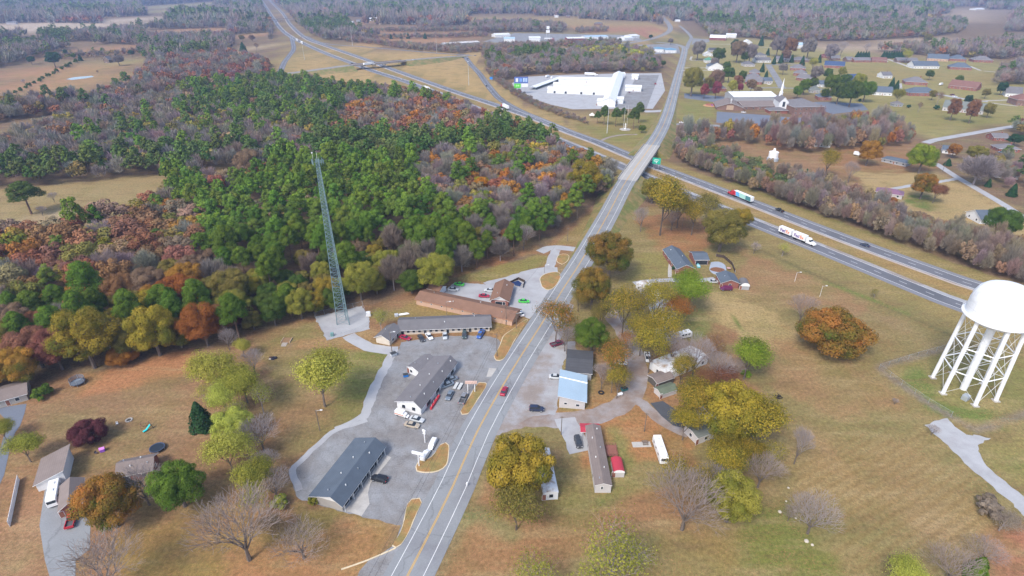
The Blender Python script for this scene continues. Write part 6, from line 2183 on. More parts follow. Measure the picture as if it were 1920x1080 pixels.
# ---- far houses: label, A, B, depth, h, hr, roof type, roof, wall
FH = [
    ('white house with dark roof beside the dark dome shaped tree', (1836, 420), (1898, 420), 12, 3.0, 3.4, 'x', 'slate', 'white'),
    ('white house with purple metal roof at the edge of the roadside brush', (1641, 366), (1690, 374), 9, 2.8, 2.0, 'hip', 'purple', 'pgrey'),
    ('blue grey ranch house under the oaks, left of the bright green tree', (1652, 303), (1698, 313), 9, 2.8, 1.6, 'hip', 'slate', 'grey'),
    ('dark roofed white house just above the bright green tree', (1766, 287), (1792, 290), 14, 2.8, 2.2, 'x', 'slate', 'white'),
    ('brick house with mauve roof and a car at the right edge', (1872, 285), (1911, 286.5), 12, 3.0, 2.8, 'hip', 'mgrey', 'brick'),
    ('pale house behind the leafless garden trees at the right edge', (1866, 333), (1908, 337), 10, 2.7, 1.6, 'x', 'grey', 'pgrey'),
    ('hip roofed brick house with grey mauve roof on the green slope', (1697, 158.5), (1738, 160.5), 16, 3.0, 3.2, 'hip', 'mgrey', 'brick'),
    ('wide brick house with red brown roof on the slope', (1777, 165), (1829, 171), 14, 3.0, 3.4, 'x', 'rbrown', 'brick'),
    ('slate roofed brick house with white entrance gable', (1705, 180), (1757, 180.5), 14, 3.0, 3.0, 'hip', 'slate', 'brick'),
    ('slate roofed white house right of the green grove', (1636, 178), (1672, 180), 15, 3.0, 3.0, 'x', 'slate', 'white'),
    ('large white L-shaped house with slate blue roof', (1713, 128.5), (1760, 129), 17, 3.2, 3.4, 'x', 'slate', 'white'),
    ('slate hip roofed brick house at the end of the concrete drive', (1780, 130), (1821, 132), 15, 3.0, 3.4, 'hip', 'slate', 'brick'),
    ('slate blue house with tan gable in the upper row', (1738, 113.5), (1777, 115.5), 16, 3.2, 3.6, 'x', 'slate', 'tan'),
    ('slate blue brick house right of the tan gabled one', (1779, 114), (1811, 115.5), 15, 3.0, 3.2, 'hip', 'slate', 'brick'),
    ('mauve roofed brick house at the right end of the upper row', (1825, 116.5), (1861, 117.5), 15, 3.0, 3.2, 'hip', 'mgrey', 'brick'),
    ('grey green roofed house behind two rust trees', (1766, 207), (1842, 215), 14, 3.0, 3.4, 'x', 'sage', 'pgrey'),
    ('white house with dormers and grey roof at the right edge', (1884, 181), (1914, 183), 13, 3.4, 3.6, 'x', 'grey', 'white'),
    ('dark brick house cut off by the right edge', (1904, 198), (1935, 199), 14, 5.0, 3.0, 'hip', 'rbrown', 'dbrick'),
    ('small dark garden shed on the green slope', (1676, 200), (1692, 200), 6, 2.4, 1.4, 'hip', 'mgrey', 'grey'),
    ('brown roofed house left of the dark conifer row', (1601, 117), (1632, 117), 12, 2.8, 2.0, 'x', 'mgrey', 'brick'),
    ('red brown roofed house in front of the dark conifer row', (1634, 116.5), (1662, 117.5), 12, 2.8, 2.2, 'x', 'rbrown', 'brick'),
    ('long low house right of the dark conifer row', (1681, 117), (1720, 118), 12, 2.8, 2.0, 'x', 'mgrey', 'dbrick'),
    ('maroon barn shop with white roof on the upper lane', (1330, 75), (1360, 76), 22, 4.0, 3.0, 'x', 'white', 'maroon'),
    ('white hall with red end right of the maroon barn shop', (1361, 71), (1380, 71.5), 20, 4.5, 2.0, 'x', 'white', 'white'),
    ('white farm house on the white lane', (1396, 83.5), (1410, 83.5), 12, 3.4, 2.6, 'y', 'white', 'white'),
    ('tall white house with light blue roof near the round rust tree', (1495, 91), (1510, 91), 10, 5.6, 2.0, 'x', 'lblue', 'white'),
    ('white walled hall with dark blue roof near the town road', (1328, 132), (1357, 132.5), 18, 4.2, 3.4, 'y', 'slate', 'white'),
    ('small building with green metal roof behind the white walled hall', (1323, 118), (1337, 118), 10, 3.4, 2.4, 'hip', 'green', 'white'),
    ('little white house on the upper lane by the purple tree', (1321, 105.5), (1336, 105.5), 10, 2.8, 2.0, 'y', 'dirtyw', 'white'),
    ('small grey house behind the little white house', (1330, 97.5), (1344, 97.5), 10, 2.8, 2.0, 'x', 'dark', 'grey'),
    ('grey roofed house left of the street, upper row', (1396, 125), (1415, 125), 14, 2.9, 2.4, 'hip', 'grey', 'pgrey'),
    ('grey house with white trim facing the street end', (1417, 117.5), (1445, 117.5), 14, 2.9, 2.2, 'x', 'grey', 'white'),
    ('grey roofed house behind the one with white trim', (1420, 108), (1437, 107.5), 13, 2.9, 2.4, 'hip', 'grey', 'pgrey'),
    ('long grey house right of the street end', (1455, 115.5), (1484, 116), 13, 2.9, 2.2, 'x', 'mgrey', 'pgrey'),
    ('long grey house farther right of the street end', (1487, 116.5), (1518, 117), 14, 2.9, 2.4, 'hip', 'grey', 'dbrick'),
    ('mauve roofed brick house right of the street, uppermost', (1481, 131.5), (1509, 133), 14, 2.9, 2.6, 'hip', 'mgrey', 'brick'),
    ('mauve roofed brick house right of the street, second', (1487, 141.5), (1511, 143), 13, 2.9, 2.6, 'hip', 'mgrey', 'brick'),
    ('mauve roofed brick house right of the street, third', (1492, 150), (1517, 154), 13, 2.9, 2.6, 'x', 'mgrey', 'brick'),
    ('brown roofed house left of the street, second', (1404, 140.5), (1423, 141.5), 13, 2.9, 2.6, 'hip', 'mgrey', 'brick'),
    ('brown roofed house left of the street, third', (1401, 148.5), (1425, 149.5), 13, 2.9, 2.6, 'hip', 'mgrey', 'brick'),
    ('brick house with steep front gable left of the street', (1397, 157.5), (1428, 159), 13, 2.9, 2.8, 'x', 'mgrey', 'brick'),
    ('slate roofed house with carport and white car on the street', (1432, 157), (1448, 157), 12, 2.8, 2.0, 'x', 'slate', 'pgrey'),
    ('brick house with dark blue roof and white gables on the dry slope', (1545, 126.5), (1582, 128.5), 14, 3.0, 3.0, 'x', 'blue', 'brick'),
    ('white gabled house with deep blue roof at the grove', (1590, 157), (1613, 157), 12, 3.4, 4.0, 'x', 'blue', 'white'),
    ('small slate roofed white house at the street corner', (1537, 163.5), (1548, 163.5), 10, 2.8, 2.2, 'x', 'slate', 'white'),
    ('grey house hidden behind the green trees at the church', (1518, 174), (1537, 175), 12, 2.8, 2.4, 'hip', 'sage', 'grey'),
    ('little brick house with slate roof by the church rear lot', (1535, 188), (1558, 188.5), 11, 3.0, 2.4, 'hip', 'slate', 'brick'),
    ('brick house behind the crimson ornamental trees', (1329, 171), (1361, 171.5), 13, 3.0, 2.6, 'hip', 'mgrey', 'brick'),
    ('maroon house on the pale field edge', (1540, 108.5), (1557, 109), 12, 2.8, 2.0, 'hip', 'maroon', 'maroon'),
    ('brown grey house right of the maroon house', (1558, 113), (1575, 113), 12, 2.8, 2.2, 'x', 'mgrey', 'dbrick'),
    ('brown roofed house left of the short conifer row', (1588, 116), (1600, 116), 12, 2.8, 2.2, 'x', 'mgrey', 'dbrick'),
    ('white walled house among the leafless trees below the church', (1512, 274), (1556, 277), 11, 3.0, 2.0, 'x', 'dirtyw', 'white'),
    ('dark roofed house among the trees below the church', (1600, 268), (1650, 273), 8, 2.6, 1.4, 'x', 'dark', 'dusk'),
    ('grey house half hidden by the wide olive tree at the town road', (1306, 155), (1322, 155.5), 12, 2.9, 2.4, 'hip', 'grey', 'dbrick'),
    ('brick house left of the dark evergreen at the right edge', (1862, 264), (1890, 265), 12, 3, 2.6, 'x', 'mgrey', 'brick'),
    ('white cottage on the lawn behind the hip roofed brick house', (1655, 147), (1672, 147), 12, 3, 2.4, 'x', 'grey', 'white'),
    # around the highway
    ('white gas station with blue roofs at the town road bend', (1220, 97.5), (1244, 98.5), 18, 4.6, 1.6, 'hip', 'teal', 'white'),
    ('white motel block with blue roof right of the gas station', (1246, 99), (1268, 99.5), 20, 4.0, 1.6, 'hip', 'teal', 'white'),
    ('long low grey roofed building beyond the highway ramp', (835, 87.5), (899, 83.5), 16, 4.0, 1.0, 'x', 'dirtyw', 'grey'),
    ('light blue truck stop building', (945, 81), (965, 81), 20, 7, 1.4, 'x', 'lblue', 'wmetal'),
    ('white roofed truck stop building', (929, 70.5), (957, 69.5), 22, 4.5, 1.4, 'x', 'white', 'white'),
    ('white truck stop building with dark door', (992, 78), (1013, 78), 22, 6, 1.2, 'x', 'white', 'white'),
    ('long low rusty red building at the truck stop', (1064, 77), (1096, 76.5), 20, 4.2, 1.0, 'x', 'white', 'maroon'),
    ('long low pale building at the right of the truck stop', (1098, 74.5), (1140, 73.5), 22, 4.6, 1.0, 'x', 'lblue', 'white'),
    ('white shed right of the truck stop', (1171, 76.5), (1187, 75.5), 20, 4.5, 1.2, 'x', 'white', 'white'),
    ('white shed farthest right at the truck stop', (1184, 72.5), (1199, 71.5), 20, 4.5, 1.2, 'x', 'white', 'white'),
    ('tiny white building by the highway bend', (1227, 125), (1236, 125), 8, 3, 1.6, 'x', 'maroon', 'maroon'),
    # far left
    ('little grey barn on the far brown field', (195, 118), (205, 118), 8, 4.2, 2.6, 'y', 'grey', 'wood'),
    ('white farm shed left of the red wood', (306, 94), (319, 94), 14, 4, 2, 'x', 'white', 'white'),
    ('long white roofed farm shed on the left field', (270, 103), (283, 102.5), 10, 3, 1.2, 'x', 'white', 'grey'),
    ('small white farmhouse on the far left field', (414, 80), (425, 80), 12, 3.4, 2, 'x', 'white', 'white'),
    ('white farmhouse in the far upper left', (103, 18.5), (112, 18), 16, 6, 3, 'x', 'white', 'white'),
    ('pale barn near the upper left edge', (12, 46), (31, 45.5), 18, 5, 3, 'x', 'mgrey', 'pgrey'),
    ('cluster barn with white roof in the upper left', (143, 18), (152, 17.5), 18, 5, 3, 'x', 'white', 'white'),
    ('far white shed above the pale field', (178, 14), (184, 14), 16, 4, 2, 'x', 'white', 'white'),
    ('white house beyond the red fields', (693, 39), (708, 38.5), 16, 6, 3, 'x', 'white', 'white'),
    ('low white building with cars beyond the red fields', (744, 46), (758, 45.5), 14, 3.5, 1.5, 'x', 'white', 'white'),
    ('second low white building beyond the red fields', (778, 46), (792, 45), 14, 3.5, 1.5, 'x', 'white', 'white'),
    ('far white house above the dry field', (936, 21), (950, 20.5), 18, 5, 3, 'x', 'white', 'white'),
    ('far grey house on the dry field', (1115, 47), (1130, 47), 16, 5, 3, 'hip', 'grey', 'dbrick'),
    ('white house at the far town junction', (1267, 41), (1275, 41), 14, 4, 2.5, 'x', 'white', 'white'),
    ('far white farm on the pale hill field', (1830, 19), (1846, 18.5), 30, 5, 3, 'x', 'white', 'white'),
]
for lab, A, B, dp, h, hr, kd, rfm, wm in FH:
    far = (A[1] + B[1]) / 2 < 62
    if 62 <= A[1] < 225:
        h, hr, dp = h * 1.3, hr * 1.75, dp * 1.3
    house('house' if 'house' in lab else ('barn' if 'barn' in lab else ('shed' if 'shed' in lab else 'building')), lab, 'house' if 'house' in lab else 'building', A, B, dp, h, hr, kd, rfm, wm, ov=.6,
          win=[] if far else None, door=not far, chim=('brick house' in lab and A[1] > 110))
for u, v, c_ in ((655, 44, 'white'), (668, 41, 'grey'), (812, 40, 'white'), (848, 45, 'grey'), (860, 36, 'white'), (905, 17, 'white'), (985, 12, 'grey'), (1040, 33, 'white'), (1062, 33, 'dbrick'), (1160, 30, 'white'), (1190, 37, 'dbrick'), (1212, 33, 'white'),
                (1445, 4, 'white'), (1310, 16, 'white'), (1480, 22, 'white'), (1715, 26, 'dbrick'), (575, 8, 'white'), (215, 16, 'white'), (230, 30, 'grey'), (395, 20, 'white'), (440, 14, 'white')):
    house('farmhouse', 'tiny far off house with pale walls in the hazy woodland at the top', 'house', (u, v), (u + 7, v), 14, 4.5, 2.6, 'x', 'dirtyw' if c_ == 'white' else 'mgrey', c_, win=[], door=False, group='tiny far off houses')
# ================================================================== tall things
# lattice mast
bx, by = G(645.7, 606)
ms = thing('lattice_mast', 'tall blue green lattice mast standing in the gravel yard', 'mast', (bx, by, 0))
mb = MB()
HM = 69.0
ang = [radians(208), radians(330), radians(90)]


def leg(i, z):
    r = 2.95 - 2.25 * (z / HM) ** .85
    return Vector((r * cos(ang[i]), r * sin(ang[i]), z))


zs = [0.]
while zs[-1] < HM - .5:
    zs.append(min(HM, zs[-1] + max(1.0, 2.7 - 1.8 * zs[-1] / HM)))
for i in range(3):
    lm = MB()
    for a, b_ in zip(zs[:-1], zs[1:]):
        lm.tube(leg(i, a), leg(i, b_), .17 - .07 * a / HM, .17 - .07 * b_ / HM, 6, 0, False)
    lm.build('leg', MASTM, ms)
for a, b_ in zip(zs[:-1], zs[1:]):
    for i in range(3):
        j = (i + 1) % 3
        mb.tube(leg(i, a), leg(j, b_), .055, .055, 4, 0, False)
        mb.tube(leg(j, a), leg(i, b_), .055, .055, 4, 0, False)
        mb.tube(leg(i, b_), leg(j, b_), .05, .05, 4, 0, False)
mb.build('bracing', MASTM, ms)
mb = MB()
for i in range(3):
    a = ang[i]
    for k in (-1.0, 0, 1.0):
        p = Vector((1.8 * cos(a) - k * sin(a), 1.8 * sin(a) + k * cos(a), HM - 1.2))
        mb.box(p.x - .11, p.x + .11, p.y - .11, p.y + .11, p.z - .8, p.z + .9)
    mb.bar((1.75 * cos(a) + 1.2 * sin(a), 1.75 * sin(a) - 1.2 * cos(a), HM - 1.2), (1.75 * cos(a) - 1.2 * sin(a), 1.75 * sin(a) + 1.2 * cos(a), HM - 1.2), .12)
    mb.bar((0, 0, HM - 1.2), (1.75 * cos(a), 1.75 * sin(a), HM - 1.2), .12)
mb.build('antenna_array', MASTM, ms)
mb = MB()
mb.tube((0, 0, HM), (0, 0, HM + 2.2), .06, .04, 6)
mb.tube((-1.6, .2, HM - .5), (-1.6, .2, HM + 1.6), .05, .05, 6)
mb.lathe([(.05, HM + 1.6), (.28, HM + 1.75), (.28, HM + 2.1), (.02, HM + 2.2)], 8, (-1.6, .2))
mb.build('beacon', CHROME, ms)

# water tower
wx, wy = G(1805.7, 729.3)
wt = thing('water_tower', 'white water tower on six splayed legs at the right edge', 'water tower', (wx, wy, 0))
RL, ZT = 9.1, 28.2
A6 = [atan2(6.23, -6.4) + k * pi / 3 for k in range(6)]
RT = 8.75


def wl(k, z):
    r = RL + (7.9 - RL) * z / ZT
    return Vector((r * cos(A6[k % 6]), r * sin(A6[k % 6]), z))


mb = MB()
prof = [(1.5, 26.0), (3.6, 26.3), (6.5, 27.2), (8.2, 28.6), (RT, 29.6), (RT, 30.2), (RT - .08, 34.0), (8.35, 36.2), (7.55, 38.1), (6.2, 39.5), (4.4, 40.35), (2.2, 40.75), (.2, 40.85)]
mb.lathe(prof, 64)
tk = mb.build('tank', TANKW, wt, smooth=True)
mb = MB()
mb.lathe([(RT - .1, 29.2), (RT + .85, 29.2), (RT + .85, 29.5), (RT - .1, 29.5)], 64)
for k in range(48):
    a = 2 * pi * k / 48
    p, q = ((RT + .8) * cos(a), (RT + .8) * sin(a)), ((RT + .8) * cos(a + 2 * pi / 48), (RT + .8) * sin(a + 2 * pi / 48))
    mb.tube((*p, 29.4), (*p, 30.5), .03, .03, 4)
    mb.tube((*p, 30.5), (*q, 30.5), .03, .03, 4, 0, False)
    mb.tube((*p, 29.95), (*q, 29.95), .025, .025, 4, 0, False)
mb.build('catwalk', TANKW, tk)
mb = MB()
mb.lathe([(.25, 40.8), (.5, 40.8), (.5, 41.2), (.1, 41.3)], 12)
mb.build('roof_vent', TANKW, tk)
mb = MB()
mb.tube((0, 0, 0), (0, 0, 26.6), 1.05, 1.25, 24)
mb.build('riser_pipe', TANKW, wt, smooth=False)
mb = MB()
for z in np.arange(.4, 29.2, .45):
    p = wl(2, z) * 1.085
    q = Vector((-sin(A6[2]), cos(A6[2]), 0)) * .25
    p.z = z
    mb.tube(p - q, p + q, .03, .03, 4, 0, False)
for s_ in (-.25, .25):
    q = Vector((-sin(A6[2]), cos(A6[2]), 0)) * s_
    a_, b2 = wl(2, .3) * 1.085 + q, wl(2, 29.2) * 1.085 + q
    a_.z, b2.z = .3, 29.3
    mb.tube(a_, b2, .035, .035, 5, 0, False)
mb.build('ladder', TANKW, wt)
mb = MB()
for k in range(12):
    a = pi / 6 * k
    for (r0, z0), (r1, z1) in zip(prof[4:-1], prof[5:]):
        mb.tube(((r0 + .012) * cos(a), (r0 + .012) * sin(a), z0), ((r1 + .012) * cos(a), (r1 + .012) * sin(a), z1), .03, .03, 4, 0, False)
for z, r in ((31.9, RT - .04), (34.0, RT - .08), (38.1, 7.56)):
    for i in range(48):
        a, b2 = 2 * pi * i / 48, 2 * pi * (i + 1) / 48
        mb.tube((r * cos(a), r * sin(a), z), (r * cos(b2), r * sin(b2), z), .04, .04, 4, 0, False)
mb.build('weld_seam', pmat('weld seam', (.62, .63, .65)), tk)
for k in range(6):
    mb = MB()
    mb.tube(wl(k, .3), wl(k, ZT + .9), .62, .62, 14)
    l_ = mb.build('leg', TANKW, wt)
    mb = MB()
    p = wl(k, 0)
    mb.box(p.x - .95, p.x + .95, p.y - .95, p.y + .95, -.1, .35)
    mb.build('footing', CONC, l_)
for z in (9.5, 18.5):
    for k in range(6):
        mb = MB()
        mb.tube(wl(k, z), wl(k + 1, z), .2, .2, 8)
        mb.build('strut', TANKW, wt)
rb = MB()
lv = [.5, 9.5, 18.5, 27.5]
for a, b_ in zip(lv[:-1], lv[1:]):
    for k in range(6):
        rb.tube(wl(k, a), wl(k + 1, b_), .05, .05, 5, 0, False)
        rb.tube(wl(k + 1, a), wl(k, b_), .05, .05, 5, 0, False)
for z in (9.5, 18.5):
    for k in range(6):
        rb.tube(wl(k, z), (cos(A6[k]), sin(A6[k]), z), .05, .05, 5, 0, False)
rb.build('tie_rod', TANKW, wt)
gx_, gy_ = G(1809, 749)
tb = thing('utility_box', 'grey metal cabinet on the grass beneath the water tower', 'cabinet', (gx_, gy_, 0), .5)
mb = MB()
mb.box(-1.1, 1.1, -.9, .9, 0, 1.9)
mb.build('body', STEEL, tb, bevel=.12)
mb = MB()
mb.box(-.7, .7, -.93, -.9, .3, 1.6)
mb.build('door', pmat('cabinet door', (.33, .36, .40)), tb)


def pole(u, v, h, label, kind='pole', arm=0, lamp=False, group=None, name='utility_pole', cat='utility pole', r=.16, mat=None, az=None):
    x, y = G(u, v)
    t = thing(name, label, cat, (x, y, 0), az if az is not None else 0, group)
    mb = MB()
    mb.tube((0, 0, -.2), (0, 0, h), r, r * .6, 8)
    mb.build('shaft', mat or WOODP, t)
    if arm:
        mb = MB()
        mb.bar((-arm, 0, h - .6), (arm, 0, h - .6), .13)
        for s in (-arm * .9, -arm * .35, arm * .35, arm * .9):
            mb.tube((s, 0, h - .55), (s, 0, h - .25), .06, .04, 6)
        mb.build('crossarm', WOODP, t)
    if lamp:
        mb = MB()
        mb.bar((0, 0, h - .4), (1.5, 0, h), .08)
        mb.build('bracket', STEEL, t)
        mb = MB()
        mb.box(1.3, 2.1, -.2, .2, h - .12, h + .08)
        mb.build('lamp_head', CHROME, t, bevel=.05)
    return t


ROADAZ = atan2(*(np.array(G(955, 700)) - np.array(G(790, 1028)))[::-1])
pole(932, 669, 10.5, 'wooden utility pole on the leaf covered island by the road', arm=1.1, az=ROADAZ + pi / 2)
pole(949, 609, 9.5, 'wooden pole at the right end of the brown motel', arm=1.0, az=ROADAZ + pi / 2)
pole(968, 616, 7.5, 'pole with a lamp at the motel corner by the road', lamp=True)
pole(838, 592, 7.0, 'thin lamp pole on the grass between the two motels', lamp=True, r=.1)
pole(735, 659, 9.0, 'tall lamp pole beside the dumpster at the motel wing', lamp=True)
pole(1062, 664, 11.0, 'tall wooden pole between the maroon truck and the dark annex', arm=1.0)
pole(600, 808, 8.5, 'lamp pole standing in the field behind the shops', lamp=True)
pole(1208, 809, 7.5, 'short wooden pole near the dirt drive', arm=.6)
pole(1052, 815, 7.5, 'short wooden pole on the corner by the trailer drive', arm=.6)
pole(1146, 737, 9.0, 'pole by the yellow thinning tree at the gravel drive', r=.14)
pole(1082, 413, 8.0, 'wooden pole on the verge by the wood, farther one', arm=.8)
pole(1064, 452, 8.0, 'wooden pole on the verge by the wood, nearer one', arm=.8)
pole(1278, 432, 8.0, 'pole among the oaks beside the interstate', r=.12)
pole(1490, 528, 5.0, 'white lamp post in the dry field, upper one', lamp=True, name='lamp_post', cat='lamp post', r=.08, mat=WHITE)
pole(1537, 556, 5.5, 'white lamp post in the dry field, lower one', lamp=True, name='lamp_post', cat='lamp post', r=.08, mat=WHITE)
pole(1021, 512, 4.5, 'short post at the loop drive entrance', lamp=True, r=.08)
pole(1767, 322, 8.5, 'wooden pole beside the hillside road', arm=.8)
for u, v, h, lab in ((1138, 250, 33, 'nearest the bridge'), (879, 160, 30, 'beside the ramp'), (819, 99, 30, 'behind the overpass'), (661, 86, 38, 'above the overpass'), (571, 112, 26, 'left of the interstate')):
    x, y = G(u, v)
    t = thing('high_mast_light', 'slender high mast light ' + lab, 'mast light', (x, y, 0), 0, 'high mast lights of the interchange')
    mb = MB()
    mb.tube((0, 0, 0), (0, 0, h), .34, .14, 8)
    mb.build('shaft', pmat('mast light steel', (.48, .50, .50)), t)
    mb = MB()
    mb.lathe([(.2, h - .4), (1.0, h - .3), (1.0, h + .1), (.1, h + .3)], 10)
    mb.build('lamp_ring', CHROME, t)
for u, v in ((1169, 240), (1175, 239)):
    x, y = G(u, v)
    t = thing('flagpole', 'white flagpole behind the round plaza, ' + ('left one' if u < 1171 else 'right one'), 'flagpole', (x, y, 0), 0, 'flagpoles at the round plaza')
    mb = MB()
    mb.tube((0, 0, 0), (0, 0, 20), .13, .06, 8)
    mb.build('shaft', WHITE, t)
    mb = MB()
    mb.lathe([(.02, 19.9), (.2, 20.1), (.02, 20.3)], 8)
    mb.build('finial', CHROME, t)
x, y = G(1172, 243)
t = thing('monument', 'white monument on a round concrete plaza among the pines', 'monument', (x, y, 0))
mb = MB()
mb.lathe([(5.2, 0), (5.2, .35), (4.8, .36), (4.8, .5), (.1, .55)], 28)
mb.build('plinth', CONC, t)
mb = MB()
mb.lathe([(.9, .5), (.9, 1.1), (.45, 1.3), (.32, 4.5), (.55, 4.8), (.08, 6.2)], 12)
mb.build('column', WHITE, t)

# wires
def wire(name, label, pts, sag=.6, r=.028):
    mb = MB()
    for a, b_ in zip(pts[:-1], pts[1:]):
        a, b_ = Vector(a), Vector(b_)
        pr = None
        for i in range(13):
            f = i / 12
            p = a.lerp(b_, f) - Vector((0, 0, 4 * sag * f * (1 - f)))
            if pr is not None:
                mb.tube(pr, p, r, r, 4, 0, False)
            pr = p
    tag(mb.build(name, pmat('wire black', (.03, .03, .03))), label, 'cable', 'overhead cables along the road')


def top(u, v, z):
    return G(u, v) + (z,)


e = G(655, 1160, 8)
for k, dz in ((0, 9.9), (1, 8.2)):
    wire('overhead_cable', 'dark overhead cable crossing the shop parking lots, ' + ('upper' if k == 0 else 'lower'), [(e[0] + k * .8, e[1], dz), top(932, 669, dz), top(949, 609, dz - .7), top(968, 616, 7)], 1.0)
wire('overhead_cable', 'dark cable running along the verge by the wood', [top(949, 609, 9.2), (G(1064, 452)[0], G(1064, 452)[1], 7.4), (G(1082, 413)[0], G(1082, 413)[1], 7.4)], 1.2)

# ================================================================== fences
CHAIN = bpy.data.materials.new('chain link wire')
CHAIN.use_nodes = True
t_ = CHAIN.node_tree
b_ = t_.nodes['Principled BSDF']
b_.inputs['Base Color'].default_value = (.36, .38, .39, 1)
b_.inputs['Alpha'].default_value = .07


def fence(name, label, uv, h, post=3.0, mat=None, closed=False, solid=False, z=0):
    P = [np.array(G(*q)) for q in uv]
    if closed:
        P.append(P[0])
    t = thing(name, label, 'fence', (P[0][0], P[0][1], 0))
    o = np.array([P[0][0], P[0][1]])
    panel, posts = MB(), []
    for a, c in zip(P[:-1], P[1:]):
        n = max(1, int(np.linalg.norm(c - a) / post))
        for i in range(n):
            p, q = a + (c - a) * i / n - o, a + (c - a) * (i + 1) / n - o
            if solid:
                d = (q - p) / np.linalg.norm(q - p) * .04
                nn = np.array([-d[1], d[0]])
                panel.prism([tuple(p + nn), tuple(p - nn), tuple(q - nn), tuple(q + nn)], .05, h)
            else:
                panel.poly([(*p, .05), (*q, .05), (*q, h), (*p, h)])
            posts.append(p)
    posts.append(P[-1] - o)
    panel.build('panel' if solid else 'chain_link', mat or CHAIN, t)
    rl = MB()
    if not solid:
        for a, c in zip(P[:-1], P[1:]):
            rl.tube((*(a - o), h), (*(c - o), h), .022, .022, 5, 0, False)
        rl.build('top_rail', STEEL, t)
    for p in posts[:60]:
        m = MB()
        m.tube((*p, 0), (*p, h + .15), .04, .04, 6)
        m.build('post', STEEL if not solid else WHITE, t)
    return t


fence('chain_link_fence', 'chain link fence round the gravel mast yard', [(590, 594), (680, 573), (693, 610), (668, 624), (642, 632), (613, 639)], 2.2, 4.0, closed=True)
fence('chain_link_fence', 'chain link fence on the worn track round the water tower', [(1772, 654), (1720, 668), (1648, 691), (1690, 722), (1740, 756), (1783, 781)], 1.9, 4.5)
fence('board_fence', 'long white board fence at the lower left', [(19, 988), (37, 900)], 1.9, 2.5, WHITE, solid=True)
fence('pool_fence', 'dark wooden fence round the covered swimming pool', [(1378, 512), (1372, 497), (1357, 484), (1342, 481)], 1.6, 2.0, WL['dusk'], solid=True)

# ================================================================== vehicles (x = forward)
PAINT = {}


def paint(name, col, rough=.3):
    return pmat('car paint ' + name, col, rough, .05, .5, spec=.5)


for n_, c_ in {'red': (.45, .025, .04), 'crimson': (.36, .015, .05), 'maroon': (.16, .02, .05), 'plum': (.13, .02, .08), 'black': (.018, .020, .026), 'navy': (.025, .035, .075), 'blue': (.05, .13, .42), 'steel': (.16, .20, .25),
               'silver': (.50, .53, .55), 'white': (.74, .75, .76), 'green': (.06, .50, .06), 'teal': (.12, .45, .50), 'dgreen': (.05, .075, .075), 'grey': (.22, .23, .25), 'orange': (.5, .2, .05), 'tan': (.42, .36, .28), 'charcoal': (.05, .052, .058)}.items():
    PAINT[n_] = paint(n_, c_)


def loft(mb, sections, m=0, cap=True):
    """sections: lists of points with equal count"""
    k = len(mb.v)
    n = len(sections[0])
    for s in sections:
        mb.v.extend([tuple(p) for p in s])
    for i in range(len(sections) - 1):
        for j in range(n):
            q = (j + 1) % n
            mb.f.append((k + i * n + j, k + (i + 1) * n + j, k + (i + 1) * n + q, k + i * n + q))
            mb.m.append(m)
    if cap:
        mb.f.append(tuple(k + j for j in range(n)))
        mb.m.append(m)
        mb.f.append(tuple(k + (len(sections) - 1) * n + j for j in reversed(range(n))))
        mb.m.append(m)


def section(x, w, z0, z1, tum=.1):
    """rounded cross section of a car body at station x"""
    return [(x, -w + .06, z0), (x, -w, z0 + .14), (x, -w, z0 + (z1 - z0) * .62), (x, -w + tum, z1 - .03), (x, -w + tum + .16, z1),
            (x, w - tum - .16, z1), (x, w - tum, z1 - .03), (x, w, z0 + (z1 - z0) * .62), (x, w, z0 + .14), (x, w - .06, z0)]


def greenhouse(mb, st, m=0):
    loft(mb, [[(x, -w, z0), (x + sh, -w + .12, z1), (x + sh, w - .12, z1), (x, w, z0)] for x, w, z0, z1, sh in st], m)


def wheels(xs, w, r=.33, n=2):
    out = []
    for x in xs:
        for s in (-1, 1):
            mb = MB()
            mb.tube((x, s * (w - .22), r), (x, s * (w + .02), r), r, r, 14)
            rim = MB()
            rim.tube((x, s * (w - .02), r), (x, s * (w + .035), r), r * .6, r * .55, 10)
            out.append(('wheel', mb.mesh('wheel', BLACK), None, [('rim', rim.mesh('rim', STEEL), None)]))
    return out


def lamps(x, w, z, s=.16):
    out = []
    for sg in (-1, 1):
        mb = MB()
        mb.box(x - .06, x + .04, sg * w - .17, sg * w + .17, z - s / 2, z + s / 2)
        out.append(('headlight', mb.mesh('headlight', CHROME), None, []))
    for sg in (-1, 1):
        pass
    return out


def tails(x, w, z):
    out = []
    for sg in (-1, 1):
        mb = MB()
        mb.box(x - .03, x + .06, sg * w - .15, sg * w + .15, z - .09, z + .09)
        out.append(('tail_light', mb.mesh('tail_light', REDP), None, []))
    return out


